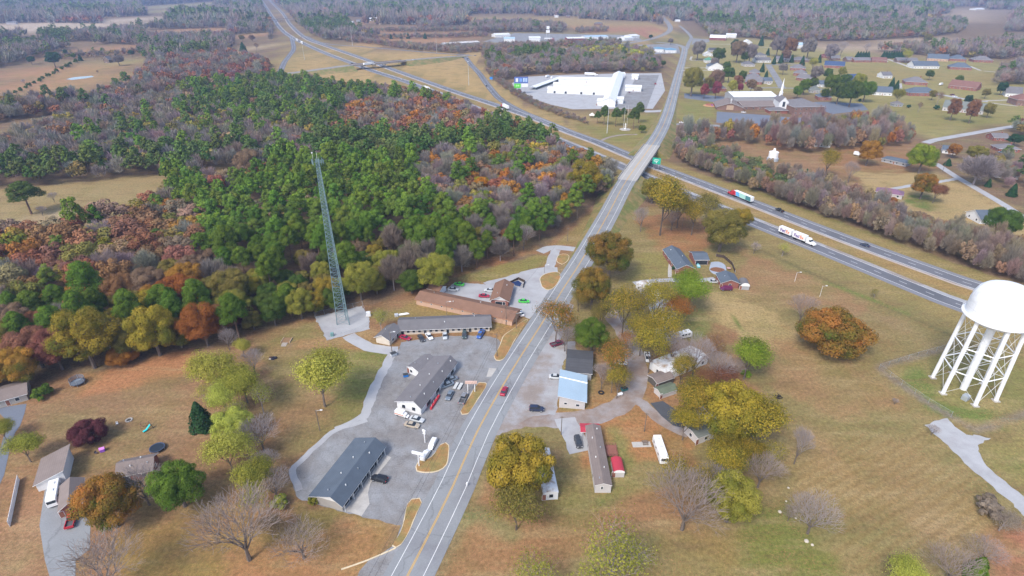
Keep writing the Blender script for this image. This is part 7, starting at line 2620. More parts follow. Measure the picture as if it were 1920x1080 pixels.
def proto_car(kind):
    P = []
    b, g, rf = MB(), MB(), MB()
    if kind == 'sedan':
        loft(b, [section(-2.32, .72, .42, .86), section(-2.2, .86, .30, .96), section(-1.55, .90, .24, .99), section(-.2, .91, .22, .95), section(1.2, .90, .24, .93), section(2.0, .86, .28, .82), section(2.34, .70, .38, .66)])
        cab = [(-1.62, .78, .95, .97, 0), (-.85, .76, .95, 1.40, 0), (.25, .76, .93, 1.41, 0), (1.15, .78, .90, .94, 0)]
        roof = [(-.95, .63, 1.385), (.32, .63, 1.395)]
        P += wheels((-1.38, 1.42), .88) + lamps(2.25, .56, .66) + tails(-2.3, .58, .78)
    elif kind == 'suv':
        loft(b, [section(-2.3, .76, .45, 1.0), section(-2.2, .90, .36, 1.08), section(-.2, .95, .30, 1.06), section(1.3, .94, .32, 1.04), section(2.05, .90, .36, .94), section(2.35, .74, .45, .78)])
        cab = [(-2.22, .82, 1.06, 1.10, 0), (-1.9, .80, 1.06, 1.70, 0), (.25, .80, 1.05, 1.73, 0), (1.2, .83, 1.0, 1.06, 0)]
        roof = [(-1.95, .68, 1.70), (.3, .68, 1.725)]
        P += wheels((-1.4, 1.45), .92, .37) + lamps(2.27, .6, .8) + tails(-2.28, .66, 1.0)
    elif kind == 'pickup':
        loft(b, [section(-.45, .96, .34, 1.12), section(1.3, .95, .36, 1.10), section(2.35, .92, .40, 1.02), section(2.72, .80, .46, .86)])
        # cargo bed with real depth
        for (x0, x1, y0, y1, z0, z1) in ((-2.8, -.45, -.96, -.82, .45, 1.10), (-2.8, -.45, .82, .96, .45, 1.10), (-2.8, -2.68, -.82, .82, .45, 1.10), (-2.68, -.45, -.82, .82, .45, .68)):
            b.box(x0, x1, y0, y1, z0, z1)
        cab = [(-.52, .84, 1.10, 1.16, 0), (-.36, .80, 1.10, 1.76, 0), (.85, .80, 1.09, 1.78, 0), (1.75, .84, 1.04, 1.10, 0)]
        roof = [(-.42, .68, 1.76), (.9, .68, 1.775)]
        P += wheels((-1.75, 1.75), .95, .40) + lamps(2.66, .62, .86) + tails(-2.80, .84, .9)
        bd = MB()
        bd.poly([(-2.66, -.81, .695), (-.47, -.81, .695), (-.47, .81, .695), (-2.66, .81, .695)])
        P.append(('bed_liner', bd.mesh('bed_liner', pmat('bed liner', (.10, .10, .105))), None, []))
    elif kind == 'van':
        loft(b, [section(-2.5, .86, .40, 1.5, .1), section(-2.4, .96, .32, 1.75, .12), section(.9, .96, .32, 1.78, .12), section(1.5, .95, .34, 1.2, .1), section(2.3, .88, .4, .98), section(2.5, .74, .46, .8)])
        cab = [(-2.1, .97, 1.05, 1.08, 0), (-2.0, .985, 1.05, 1.55, 0), (.7, .985, 1.05, 1.56, 0), (1.65, .95, 1.0, 1.1, 0)]
        roof = [(-2.2, .8, 1.775), (.75, .8, 1.79)]
        P += wheels((-1.6, 1.6), .94, .36) + lamps(2.42, .6, .8) + tails(-2.47, .78, 1.0)
    greenhouse(g, cab)
    rx0, rx1 = roof[0], roof[1]
    rf.box(rx0[0], rx1[0], -rx0[1], rx0[1], min(rx0[2], rx1[2]) - .02, max(rx0[2], rx1[2]) + .035)
    P.insert(0, ('body', b.mesh('body', PAINT['white'], bevel=0), 'paint', []))
    P.insert(1, ('window', g.mesh('window', GLASS), None, []))
    P.insert(2, ('roof', rf.mesh('roof', PAINT['white'], bevel=.02), 'paint', []))
    return P


CARS = {k: proto_car(k) for k in ('sedan', 'suv', 'pickup', 'van')}


def put(parts, name, label, cat, x, y, rz, pm=None, group=None, z=0.0, s=1.0, simple=False):
    t = thing(name, label, cat, (x, y, z), rz, group)
    t.scale = (s, s, s)
    for nm, me, role, kids in parts:
        if simple and nm in ('headlight', 'tail_light', 'wheel', 'bed_liner'):
            if nm != 'wheel':
                continue
        o = link(nm, me, t, pm if role == 'paint' else None)
        if not simple:
            for kn, km, kr in kids:
                link(kn, km, o)
    return t


def heading(u, v, u2, v2, z=0):
    a, b = np.array(G(u, v, z)), np.array(G(u2, v2, z))
    return a, atan2(b[1] - a[1], b[0] - a[0])


VEH = [  # kind, u, v, u2, v2 (front points that way), paint, label
    ('sedan', 945, 736, 951, 721, 'crimson', 'red car driving along the two-lane road'),
    ('suv', 712, 901, 697, 897, 'black', 'black car parked in front of the blue roofed shop'),
    ('sedan', 760, 635.5, 772, 639, 'crimson', 'red car parked at the corner of the grey motel'),
    ('sedan', 790, 636.5, 796, 646, 'charcoal', 'dark car parked next to the white one at the grey motel'),
    ('sedan', 805, 633, 812, 642, 'white', 'white car parked at an angle before the grey motel'),
    ('sedan', 834.5, 632, 835, 640, 'silver', 'silver car in the middle of the motel row'),
    ('suv', 871, 631, 870.5, 639, 'dgreen', 'dark green car in the motel row'),
    ('pickup', 901, 629.5, 896, 638, 'blue', 'blue pickup at the right end of the motel row'),
    ('sedan', 861, 535, 850, 533.5, 'green', 'bright green car at the back of the gravel yard'),
    ('sedan', 850, 544.5, 862, 545, 'silver', 'grey silver car below the bright green one in the gravel yard'),
    ('sedan', 918, 546.5, 906, 545.5, 'silver', 'pale silver car left of the motel office'),
    ('sedan', 908, 557, 918, 557.5, 'crimson', 'crimson car on the gravel between the motel blocks'),
    ('sedan', 982.5, 567, 994, 567.5, 'green', 'bright green car at the front of the motel office'),
    ('sedan', 976, 590, 971, 584, 'white', 'white car at the end of the brown motel'),
    ('sedan', 782, 789, 794, 792, 'silver', 'silver green car parked beside the delivery truck'),
    ('sedan', 773, 799.5, 785, 802, 'tan', 'beige silver car below the silver green one'),
    ('sedan', 843, 744, 839, 752, 'steel', 'blue grey car in front of the white workshop'),
    ('pickup', 869, 750, 875, 736, 'grey', 'grey pickup truck parked on the grassy island'),
    ('sedan', 846, 714, 838, 717, 'steel', 'blue grey old car at the workshop wall, farther one'),
    ('sedan', 839, 724, 831, 727, 'steel', 'blue grey old car at the workshop wall, nearer one'),
    ('sedan', 1042, 709, 1053, 709.5, 'silver', 'silver blue car nosing up to the blue roofed shop'),
    ('suv', 1006, 769.5, 1018, 770, 'navy', 'dark blue car alone on the roadside apron'),
    ('pickup', 1045, 647, 1056, 644, 'maroon', 'maroon truck under the bare street tree'),
    ('sedan', 1163, 682.5, 1175, 683.5, 'white', 'white sedan half under the thinning orange tree'),
    ('pickup', 1214, 673, 1216, 684, 'white', 'white pickup on the gravel drive'),
    ('suv', 1084, 832, 1088, 845, 'charcoal', 'charcoal car beside the trailer home'),
    ('van', 1361, 544, 1350, 544, 'plum', 'dark purple van in front of the red brick outbuilding'),
    ('sedan', 1338, 530, 1350, 530, 'silver', 'pale car left of the red brick outbuilding'),
    ('van', 811, 836, 807, 844, 'white', 'white van parked on the island, farther one'),
    ('van', 798, 856, 804, 847, 'white', 'white van parked on the island, nearer one'),
    ('pickup', 136, 977, 140.5, 962, 'red', 'bright red pickup on the forecourt'),
    ('pickup', 1461, 396, 1449, 391, 'black', 'black pickup on the interstate behind the red truck'),
    ('sedan', 1621, 461.5, 1610, 458, 'navy', 'dark blue car on the far carriageway of the interstate'),
    ('sedan', 1278, 231, 1286, 231.5, 'white', 'white car waiting at the church road mouth'),
    ('sedan', 1256, 186, 1258, 178, 'grey', 'grey car far along the two-lane road'),
    ('suv', 912, 162, 909, 156, 'charcoal', 'dark car on the interchange ramp, upper one'),
    ('sedan', 921, 172, 917, 165, 'silver', 'silver car on the interchange ramp, lower one'),
    ('suv', 877, 111, 873, 107, 'navy', 'dark car at the top of the ramp'),
    ('sedan', 868, 109, 876, 108, 'black', 'black car turning at the top of the ramp'),
    ('sedan', 891, 104.6, 900, 104, 'grey', 'grey car right of the ramp top'),
    ('sedan', 754, 149.5, 746, 146.6, 'silver', 'silver car on the near carriageway beyond the overpass'),
    ('sedan', 776, 112.3, 784, 111, 'white', 'white car coming off the overpass'),
    ('sedan', 813, 109, 821, 108, 'charcoal', 'dark car east of the overpass'),
    ('suv', 528, 130, 527, 134, 'navy', 'dark car on the left ramp by the pines'),
    ('suv', 660, 120, 652, 116.8, 'charcoal', 'dark car about to pass beneath the overpass'),
    ('sedan', 565, 70, 560, 66, 'charcoal', 'dark car far up the interstate, first'),
    ('sedan', 575, 74, 570, 71, 'navy', 'dark car far up the interstate, second'),
    ('sedan', 522, 47, 519, 43, 'white', 'white car far up the interstate near the small overpass'),
    ('sedan', 535, 61, 531, 58, 'silver', 'silver car far up the interstate before the ramp'),
    ('sedan', 1394, 211.5, 1402, 211.8, 'white', 'white car in the church lot by the cross gable'),
    ('sedan', 1442, 158.8, 1449, 159.3, 'white', 'white car at the slate roofed house with carport'),
    ('sedan', 1790, 181.5, 1798, 182.5, 'white', 'white car on the hill street'),
    ('suv', 1785, 179, 1779, 178, 'maroon', 'maroon car on the hill street'),
    ('sedan', 1877, 286.5, 1867, 286, 'steel', 'grey car on the drive of the mauve roofed brick house'),
    ('sedan', 1662, 116.5, 1668, 117, 'white', 'white car by the red brown roofed house'),
    ('sedan', 1905, 330, 1895, 329, 'white', 'white car behind the garden trees at the right edge'),
    ('sedan', 1180, 174, 1181, 176, 'maroon', 'dark red car at the market wing'),
    ('sedan', 1237, 160, 1240, 162, 'white', 'white car on the asphalt edge by the town road'),
    ('sedan', 1229, 158, 1232, 160, 'red', 'red and white vehicle on the market asphalt'),
]
for kind, u, v, u2, v2, pc, lab in VEH:
    p, rz = heading(u, v, u2, v2)
    nm = {'sedan': 'parked_car', 'suv': 'parked_car', 'pickup': 'pickup_truck', 'van': 'van'}[kind]
    z = .06
    if 'interstate' in lab or 'road' in lab or 'ramp' in lab or 'carriageway' in lab:
        nm = 'moving_car' if kind != 'pickup' else nm
    if 'overpass' in lab and 'coming' in lab:
        z = 6.6
    if '112.3' in str(v):
        p = np.array(G(u, v, 6.6))
    dist = hypot(*p)
    put(CARS[kind], nm, lab, {'pickup': 'pickup truck', 'van': 'van'}.get(kind, 'car'), p[0], p[1], rz, PAINT[pc], None, z, .88 if 'white van' in lab else 1.06, dist > 420)


def semi(label, u, v, u2, v2, cab='white', trail=(WHITE,), z=.06, trailers=1, tl=14.6, text=False, level=0.0, name='semi_truck'):
    a, rz = heading(u, v, u2, v2, level)
    t = thing(name, label, 'truck', (a[0], a[1], z + level), rz)
    tot = trailers * (tl + .9)
    x = tot / 2 - .5
    b = MB()
    loft(b, [section(x + .6, 1.2, .6, 3.5, .18), section(x + 2.2, 1.22, .6, 3.55, .18), section(x + 2.9, 1.2, .6, 2.9, .2), section(x + 3.4, 1.15, .6, 2.1, .2), section(x + 5.2, 1.1, .6, 1.75, .25), section(x + 5.7, .95, .6, 1.4, .25)])
    b.build('cab', PAINT[cab], t)
    g = MB()
    greenhouse(g, [(x + 2.4, 1.235, 2.1, 3.0, 0), (x + 2.95, 1.22, 2.05, 2.85, 0), (x + 3.45, 1.16, 2.0, 2.12, 0)])
    g.build('windshield', GLASS, t)
    for wx_, in ((x + 4.6,),):
        for s in (-1, 1):
            m = MB()
            m.tube((wx_, s * .85, .5), (wx_, s * 1.22, .5), .5, .5, 14)
            m.build('wheel', BLACK, t)
    for s in (-1, 1):
        m = MB()
        m.box(x + 5.6, x + 5.72, s * .75 - .2, s * .75 + .2, .9, 1.15)
        m.build('headlight', CHROME, t)
    m = MB()
    m.box(x - 1.6, x + 3, -.5, .5, .55, .85)
    m.build('chassis', BLACK, t)
    for s in (-1, 1):
        for q in (x - 1.3, x - .1):
            m = MB()
            m.tube((q, s * .7, .5), (q, s * 1.22, .5), .5, .5, 14)
            m.build('wheel', BLACK, t)
    x1 = x + .1
    for k in range(trailers):
        x0 = x1 - tl
        m = MB()
        m.box(x0, x1, -1.28, 1.28, 1.15, 4.05)
        mats = list(trail)
        tr = m.build('trailer', mats[0], t, bevel=.04)
        m = MB()
        m.box(x0 + .04, x1 - .04, -1.24, 1.24, 4.04, 4.09)
        m.build('roof', WMETAL, tr)
        if len(mats) > 1:
            for s in (-1, 1):
                for f0, f1, mt_ in ((.0, .14, 1), (.14, .36, 2), (.36, .70, 3), (.70, 1.0, 4)):
                    g = MB()
                    y = s * 1.284
                    zz = (1.25, 3.95)
                    g.poly([(x1 - tl * f0, y, zz[0]), (x1 - tl * f1, y, zz[0]), (x1 - tl * f1 + .6, y, zz[1]), (x1 - tl * f0 - .02 + .4 * (f0 > 0), y, zz[1])] if s > 0 else
                           [(x1 - tl * f1, y, zz[0]), (x1 - tl * f0, y, zz[0]), (x1 - tl * f0 - .02 + .4 * (f0 > 0), y, zz[1]), (x1 - tl * f1 + .6, y, zz[1])])
                    g.build('graphic', mats[mt_], tr)
        for s in (-1, 1):
            for q in (x0 + 1.4, x0 + 2.6):
                m = MB()
                m.tube((q, s * .7, .5), (q, s * 1.22, .5), .5, .5, 14)
                m.build('wheel', BLACK, tr)
        m = MB()
        m.box(x0 + .4, x1 - .4, -.45, .45, .75, 1.15)
        m.build('underframe', BLACK, tr)
        if text:
            for s in (-1, 1):
                for wd, off_, mt_ in (('Fed', 0, TXP), ('Ex', 1, TXO)):
                    cu = bpy.data.curves.new('lettering', 'FONT')
                    cu.body = wd
                    cu.size = 2.5
                    cu.extrude = .01
                    cu.offset = .045
                    cu.space_character = .9
                    cu.materials.append(mt_)
                    o = bpy.data.objects.new('lettering', cu)
                    lm = bpy.data.meshes.new_from_object(o)
                    bpy.data.objects.remove(o)
                    o = link('lettering', lm, tr)
                    y = s * 1.30
                    if s < 0:
                        o.location = (x0 + 1.0 + off_ * 3.6, y, 1.75)
                        o.rotation_euler = (pi / 2, 0, 0)
                    else:
                        o.location = (x1 - 1.0 - off_ * 3.6, y, 1.75)
                        o.rotation_euler = (pi / 2, 0, pi)
        x1 = x0 - .9
    return t


TXP = pmat('purple lettering', (.10, .03, .26), .6, .03)
TXO = pmat('orange lettering', (.75, .16, .02), .6, .03)
semi('white double trailer truck with purple and orange lettering on the near carriageway', 1485, 445.5, 1516, 458, 'white', (WHITE,), trailers=2, tl=7.9, text=True)
semi('red cabbed truck with colourful trailer side on the far carriageway', 1393, 374.5, 1372, 365.5, 'red',
     (WHITE, pmat('trailer red', (.5, .03, .06)), pmat('trailer sky blue', (.12, .40, .72)), pmat('trailer pale green', (.36, .62, .55)), pmat('trailer dark teal', (.06, .20, .22))), tl=15.2)
semi('red cabbed truck with white trailer where the ramp merges', 948, 203.5, 940, 199.5, 'red', tl=14.6)
semi('white truck on the near carriageway behind the red trees', 800, 168.5, 808, 171.5, 'white', tl=14.6)
semi('white tanker-like truck on the brown edged overpass', 690, 122.5, 700, 121.3, 'white', tl=16, level=7.0)
semi('white truck far up the interstate at the ramp fork', 557, 76.5, 561, 79, 'white', tl=14)
semi('second white truck just below the fork of the far ramp', 566, 81.5, 570, 84, 'white', tl=14)
semi('white trailer with red cab at the truck stop', 1028, 74.5, 1038, 74.3, 'red', tl=18)
semi('white box trailer truck at the back of the market lot', 1105, 141.5, 1112, 141.8, 'white', tl=14)
semi('white trailer parked at the left of the truck stop', 978, 84.5, 984, 84.5, 'white', tl=14)


def boxtruck(label, u, v, u2, v2, L=6.6, band=None, name='box_truck', cat='truck', h=3.1, sc_=1.0):
    a, rz = heading(u, v, u2, v2)
    t = thing(name, label, cat, (a[0], a[1], .05), rz)
    t.scale = (sc_, sc_, sc_)
    m = MB()
    m.box(-L / 2, L / 2 - 1.9, -1.15, 1.15, .75, h)
    bx = m.build('cargo_box', WHITE, t, bevel=.06)
    if band:
        m = MB()
        m.box(-L / 2 - .01, L / 2 - 1.88, -1.165, 1.165, 1.25, 1.75)
        m.build('stripe', band, bx)
    m = MB()
    loft(m, [section(L / 2 - 1.85, 1.0, .45, 2.2, .14), section(L / 2 - .9, 1.0, .45, 2.2, .16), section(L / 2 - .35, .98, .45, 1.35, .14), section(L / 2 + .5, .92, .5, 1.15, .2)])
    m.build('cab', WHITE, t)
    m = MB()
    greenhouse(m, [(L / 2 - 1.5, 1.01, 1.35, 1.95, 0), (L / 2 - .85, 1.01, 1.35, 1.95, 0), (L / 2 - .32, .96, 1.3, 1.38, 0)])
    m.build('windshield', GLASS, t)
    for x in (-L / 2 + 1.2, L / 2 - .6):
        for s in (-1, 1):
            m = MB()
            m.tube((x, s * .75, .42), (x, s * 1.08, .42), .42, .42, 12)
            m.build('wheel', BLACK, t)
    return t


boxtruck('white delivery truck with orange stripe at the workshop gable', 754, 780, 767, 784, 6.6, pmat('orange stripe', (.62, .20, .10), .6), sc_=.68)
boxtruck('white truck at the back of the market lot, left one', 1027, 145, 1032, 144, 9)
boxtruck('white truck beside the left one at the back of the market lot', 1035, 147.5, 1038, 146, 7)
boxtruck('white van on the slope behind the wide brick house', 1764, 160, 1770, 158.6, 9)
boxtruck('white trailer van on the leaf covered yard', 1607, 292, 1614, 293.5, 5.5)


def rv(label, u, v, u2, v2, L=9.0, name='camper', motor=True, h=3.0):
    a, rz = heading(u, v, u2, v2)
    t = thing(name, label, 'camper', (a[0], a[1], .03), rz)
    m = MB()
    loft(m, [section(-L / 2, 1.15, .5, h - .15, .1), section(-L / 2 + .15, 1.25, .45, h, .1), section(L / 2 - .5, 1.25, .45, h, .1), section(L / 2 - .1, 1.22, .5, h - .3, .12), section(L / 2 + .05, 1.15, .6, 1.6, .12)])
    bd = m.build('body', WHITE, t)
    m = MB()
    for x in (-L * .28, L * .05):
        m.box(x - .45, x + .45, -.42, .42, h, h + .22)
    m.build('roof_unit', pmat('roof unit plastic', (.62, .63, .63)), bd)
    m = MB()
    m.box(L / 2 - .3, L / 2 + .06, -1.0, 1.0, 1.65, 2.45)
    m.build('windshield', GLASS, t)
    for s in (-1, 1):
        for x in (-L * .3, -L * .05, L * .22):
            m = MB()
            y = s * 1.255
            m.box(x - .5, x + .5, min(y, y - s * .05), max(y, y - s * .05), 1.55, 2.2)
            m.build('window', GLASS, t)
        m = MB()
        m.box(-L / 2 + .2, L / 2 - .3, s * 1.25 - .012, s * 1.25 + .012, 1.05, 1.25)
        m.build('stripe', pmat('tan stripe', (.45, .40, .33)), t)
    for x in (-L * .28, L * .32):
        for s in (-1, 1):
            m = MB()
            m.tube((x, s * .85, .42), (x, s * 1.2, .42), .42, .42, 12)
            m.build('wheel', BLACK, t)
    return t


rv('long white camper beside the concrete pad among orange leaves', 1237, 850, 1243, 868, 9.6)
rv('white camper on the forecourt between garage and house', 105, 932, 101, 953, 8.4)
rv('small white camper near the edge of the field', 1283, 632, 1292, 630, 5.5, h=2.7)

# ================================================================== smaller things
def at(u, v, z=0):
    return G(u, v) + (z,)


# signs by the road
def sign(name, label, u, v, h, w, hh, az, panels, posts=1, cat='sign', postmat=WHITE):
    t = thing(name, label, cat, at(u, v), az)
    for i in range(posts):
        x = 0 if posts == 1 else (-w * .4 + w * .8 * i / (posts - 1))
        m = MB()
        m.tube((x, 0, 0), (x, 0, h), .16, .16, 8)
        m.build('post', postmat, t)
    for (x0, x1, z0, z1, mt_) in panels:
        m = MB()
        m.box(x0, x1, -.2, .2, z0, z1)
        m.build('panel', mt_, t, bevel=.03)
    return t


WH = pmat('sign white', (.76, .77, .78), .4, .05)
sign('shop_sign', 'white roadside shop sign on a post beside the white vans', 786, 874, 5.2, 5, 2, -.3, [(-1.9, 1.9, 4.6, 5.5, WH)])
sign('shop_sign', 'small double sign on a thin post behind the white vans', 797, 830, 5.2, 3, 2, -.6, [(-.6, .6, 4.4, 5.1, WH), (-.45, .45, 3.5, 4.0, WH)])
sign('shop_sign', 'pink and white sign frame at the tip of the grassy island', 884, 735, 4.6, 3, 2, ROADAZ + pi / 2 + .3, [(-2.0, 2.0, 3.6, 4.7, pmat('pale pink board', (.62, .44, .38)))], 2)
t = sign('sign_tower', 'tall market sign tower with blue and green panels by the interstate', 977, 176, 13, 12, 9, .1, [(-8.5, 8.5, 12.5, 20, pmat('sign blue', (.10, .16, .42))), (-8.5, -.6, 7, 12.2, pmat('sign green', (.12, .62, .06))), (.3, 8.5, 8, 12, WH)], 2, postmat=STEEL)
for x0, x1, z0, z1, c_ in ((-6.8, -3.8, 14.2, 18.4, (.72, .74, .80)), (-2.2, 1.2, 14.4, 18.2, (.20, .36, .72)), (2.4, 4.2, 14.2, 18.6, (.5, .66, .85)), (5.0, 7.4, 14.2, 18.4, (.40, .55, .80))):
    m = MB()
    m.box(x0, x1, -.26, .26, z0, z1)
    m.build('emblem', pmat('sign emblem %.2f' % c_[0], c_, .5, .03), t)
m = MB()
m.box(-6.6, -5.4, -.26, .26, 8.6, 11)
m.box(-4.6, -2.4, -.26, .26, 9.0, 10.8)
m.build('emblem', pmat('sign pale green', (.45, .85, .35), .5, .03), t)
sign('pylon_sign', 'white tower sign above the truck stop', 1027, 71, 12, 8, 8, 0, [(-3.6, 3.6, 19, 26, WH), (-4.6, 4.6, 11, 17, WH)], 2, postmat=WH)
GS = pmat('highway sign green', (.02, .36, .25), .5, .05)
x, y = G(1229, 320)
t = thing('highway_sign', 'green highway sign beside the concrete bridge', 'sign', (x, y, 0), radians(-28))
for s in (-1.7, 1.7):
    m = MB()
    m.tube((s, .1, 0), (s, .1, 8.4), .12, .12, 6)
    m.build('post', STEEL, t)
m = MB()
m.box(-3.0, 3.0, -.08, .0, 5.0, 9.6)
m.build('panel', GS, t)
m = MB()
m.box(-1.6, 1.8, -.12, -.08, 8.0, 8.35)
m.box(-2.2, .9, -.12, -.08, 6.9, 7.3)
m.box(-.4, .3, -.12, -.08, 5.8, 6.4)
m.build('lettering', WH, t)
x, y = G(921, 152)
t = thing('highway_sign', 'small blue sign on the verge of the interchange ramp', 'sign', (x, y, 0), radians(-20))
m = MB()
m.tube((0, .1, 0), (0, .1, 3.4), .1, .1, 6)
m.build('post', STEEL, t)
m = MB()
m.box(-2.2, 2.2, -.06, .06, 2.2, 5.4)
m.build('panel', pmat('sign bright blue', (.03, .22, .62), .5, .05), t)
for u, v in ((1154, 421), (1159, 415)):
    t = thing('road_marker', 'orange diamond road sign on the right shoulder, ' + ('lower' if v > 418 else 'upper'), 'sign', at(u, v), ROADAZ - pi / 2)
    m = MB()
    m.tube((0, 0, 0), (0, 0, 2.2), .05, .05, 6)
    m.build('post', STEEL, t)
    m = MB()
    m.poly([(0, -.05, 1.5), (.65, -.05, 2.15), (0, -.05, 2.8), (-.65, -.05, 2.15)])
    m.poly([(0, .05, 1.5), (-.65, .05, 2.15), (0, .05, 2.8), (.65, .05, 2.15)])
    m.build('panel', pmat('sign orange', (.75, .32, .03), .5, .05), t)

# silo
x, y = G(1448, 301)
t = thing('silo', 'squat white silo with conical lid on the leaf covered slope', 'silo', (x, y, 0))
m = MB()
m.lathe([(4.3, 0), (4.3, 2.2), (3.9, 2.4), (3.9, 2.6)], 24)
m.build('base', pmat('silo base grey', (.38, .41, .45)), t)
m = MB()
m.lathe([(3.5, 2.5), (3.5, 6.6), (3.7, 6.7), (3.5, 6.9), (.9, 7.9)], 24)
m.build('body', WHITE, t)
m = MB()
m.lathe([(.9, 7.85), (.9, 9.2), (.5, 9.6)], 12)
m.build('hatch', WHITE, t)

# trampolines
def trampoline(label, u, v, r, net, mat_, az=0):
    t = thing('trampoline', label, 'trampoline', at(u, v), az)
    m = MB()
    m.lathe([(.02, .88), (r * .86, .9), ], 28)
    m.v, m.f, m.m = [], [], []
    n = 28
    m.poly([(r * .88 * cos(2 * pi * i / n), r * .88 * sin(2 * pi * i / n), .9) for i in range(n)])
    m.build('jumping_mat', mat_, t)
    m = MB()
    m.lathe([(r * .86, .89), (r * .88, .96), (r, .96), (r, .86), (r * .86, .86)], 28)
    m.f.pop()
    m.m.pop()
    m.build('rim_pad', pmat('trampoline pad', (.05, .07, .12)), t)
    for i in range(6):
        a = 2 * pi * i / 6
        m = MB()
        m.tube((r * cos(a), r * sin(a), 0), (r * cos(a), r * sin(a), 2.7 if net else .9), .05, .05, 6)
        m.build('pole' if net else 'leg', STEEL, t)
    if net:
        m = MB()
        for i in range(24):
            a, b_ = 2 * pi * i / 24, 2 * pi * (i + 1) / 24
            m.poly([(r * cos(a), r * sin(a), .95), (r * cos(b_), r * sin(b_), .95), (r * cos(b_), r * sin(b_), 2.6), (r * cos(a), r * sin(a), 2.6)])
        m.build('safety_net', net, t)
    return t


NET = bpy.data.materials.new('safety net')
NET.use_nodes = True
NET.node_tree.nodes['Principled BSDF'].inputs['Base Color'].default_value = (.16, .20, .26, 1)
NET.node_tree.nodes['Principled BSDF'].inputs['Alpha'].default_value = .55
trampoline('black trampoline on the brown lawn above the dense round green tree', 296, 843, 2.15, None, pmat('black mat', (.02, .03, .045)))
trampoline('grey netted trampoline at the edge of the wood', 147, 720, 2.3, NET, pmat('faded mat', (.22, .27, .33)))
t = thing('play_slide', 'turquoise play slide on the brown lawn', 'slide', at(279, 806), .9)
m = MB()
loft(m, [[(-1.6, -.3, .15), (-1.6, -.3, .45), (-1.6, .3, .45), (-1.6, .3, .15)], [(-.6, -.3, .35), (-.6, -.3, .6), (-.6, .3, .6), (-.6, .3, .35)], [(.8, -.3, 1.5), (.8, -.3, 1.75), (.8, .3, 1.75), (.8, .3, 1.5)]])
m.build('chute', pmat('turquoise plastic', (.03, .62, .66), .4), t)
m = MB()
for s in (-.35, .35):
    m.bar((1.3, s, 0), (.9, s, 2.2), .1)
for k in range(4):
    m.bar((1.25 - .09 * k, -.35, .3 + .42 * k), (1.25 - .09 * k, .35, .3 + .42 * k), .07)
m.build('ladder', pmat('dark plastic', (.10, .09, .10)), t)
t = thing('swing_set', 'small dark swing set next to the turquoise slide', 'swing', at(274, 801), .3)
m = MB()
for x in (-1.2, 1.2):
    m.bar((x, -.8, 0), (x, 0, 2), .09)
    m.bar((x, .8, 0), (x, 0, 2), .09)
m.bar((-1.2, 0, 2), (1.2, 0, 2), .09)
m.build('frame', pmat('swing frame', (.20, .09, .08)), t)
for x in (-.5, .5):
    m = MB()
    m.box(x - .22, x + .22, -.12, .12, .5, .56)
    for s in (-.2, .2):
        m.tube((x + s, 0, .56), (x + s, 0, 1.98), .015, .015, 4)
    m.build('seat', pmat('swing seat', (.03, .03, .03)), t)
t = thing('toy_house', 'purple toy playhouse with pink roof beside the maroon tree', 'playhouse', at(193, 846), .5)
m = MB()
m.box(-.6, .6, -.5, .5, 0, 1.0)
m.build('wall', pmat('purple plastic', (.27, .10, .55), .4), t, bevel=.05)
m = MB()
m.poly([(-.7, -.6, 1), (.7, -.6, 1), (.7, 0, 1.6), (-.7, 0, 1.6)])
m.poly([(-.7, 0, 1.6), (.7, 0, 1.6), (.7, .6, 1), (-.7, .6, 1)])
m.poly([(-.7, -.6, 1), (-.7, 0, 1.6), (-.7, .6, 1)])
m.poly([(.7, -.6, 1), (.7, .6, 1), (.7, 0, 1.6)])
m.build('roof', pmat('pink plastic', (.6, .22, .62), .4), t)


def chair(label, u, v, az, mt_):
    t = thing('garden_chair', label, 'chair', at(u, v), az)
    m = MB()
    m.box(-.3, .3, -.3, .3, .40, .46)
    m.build('seat', mt_, t)
    m = MB()
    m.box(-.3, .3, .27, .33, .46, 1.0)
    m.build('backrest', mt_, t)
    for x in (-.26, .26):
        for y in (-.26, .26):
            m = MB()
            m.bar((x, y, 0), (x, y, .4), .05)
            m.build('leg', mt_, t)


chair('white garden chair on the brown lawn near the maroon tree', 220, 796, .4, WHITE)
chair('dark garden chair below the purple playhouse', 181, 851, 1.2, pmat('dark plastic', (.10, .09, .10)))
t = thing('fire_pit', 'round stone fire pit on the brown lawn', 'fire pit', at(242, 788))
m = MB()
for i in range(12):
    a = 2 * pi * i / 12
    m.box(.9 * cos(a) - .18, .9 * cos(a) + .18, .9 * sin(a) - .18, .9 * sin(a) + .18, 0, .28)
m.build('stone_ring', CONC, t, bevel=.03)
m = MB()
m.lathe([(.75, .02), (.7, .06), (.1, .09)], 14)
m.build('ash', pmat('ash', (.06, .055, .05)), t)
t = thing('burn_patch', 'round black burn pile in the dry field', 'burn pile', at(1459, 744))
m = MB()
for i in range(26):
    a, r = RNG.uniform(0, 6.28), RNG.uniform(0, 1.3)
    b_ = RNG.uniform(0, 6.28)
    m.tube((r * cos(a), r * sin(a), .1), (r * cos(a) + .9 * cos(b_), r * sin(a) + .9 * sin(b_), RNG.uniform(.15, .5)), .1, .06, 5)
m.build('charred_branches', pmat('char', (.022, .018, .018)), t)
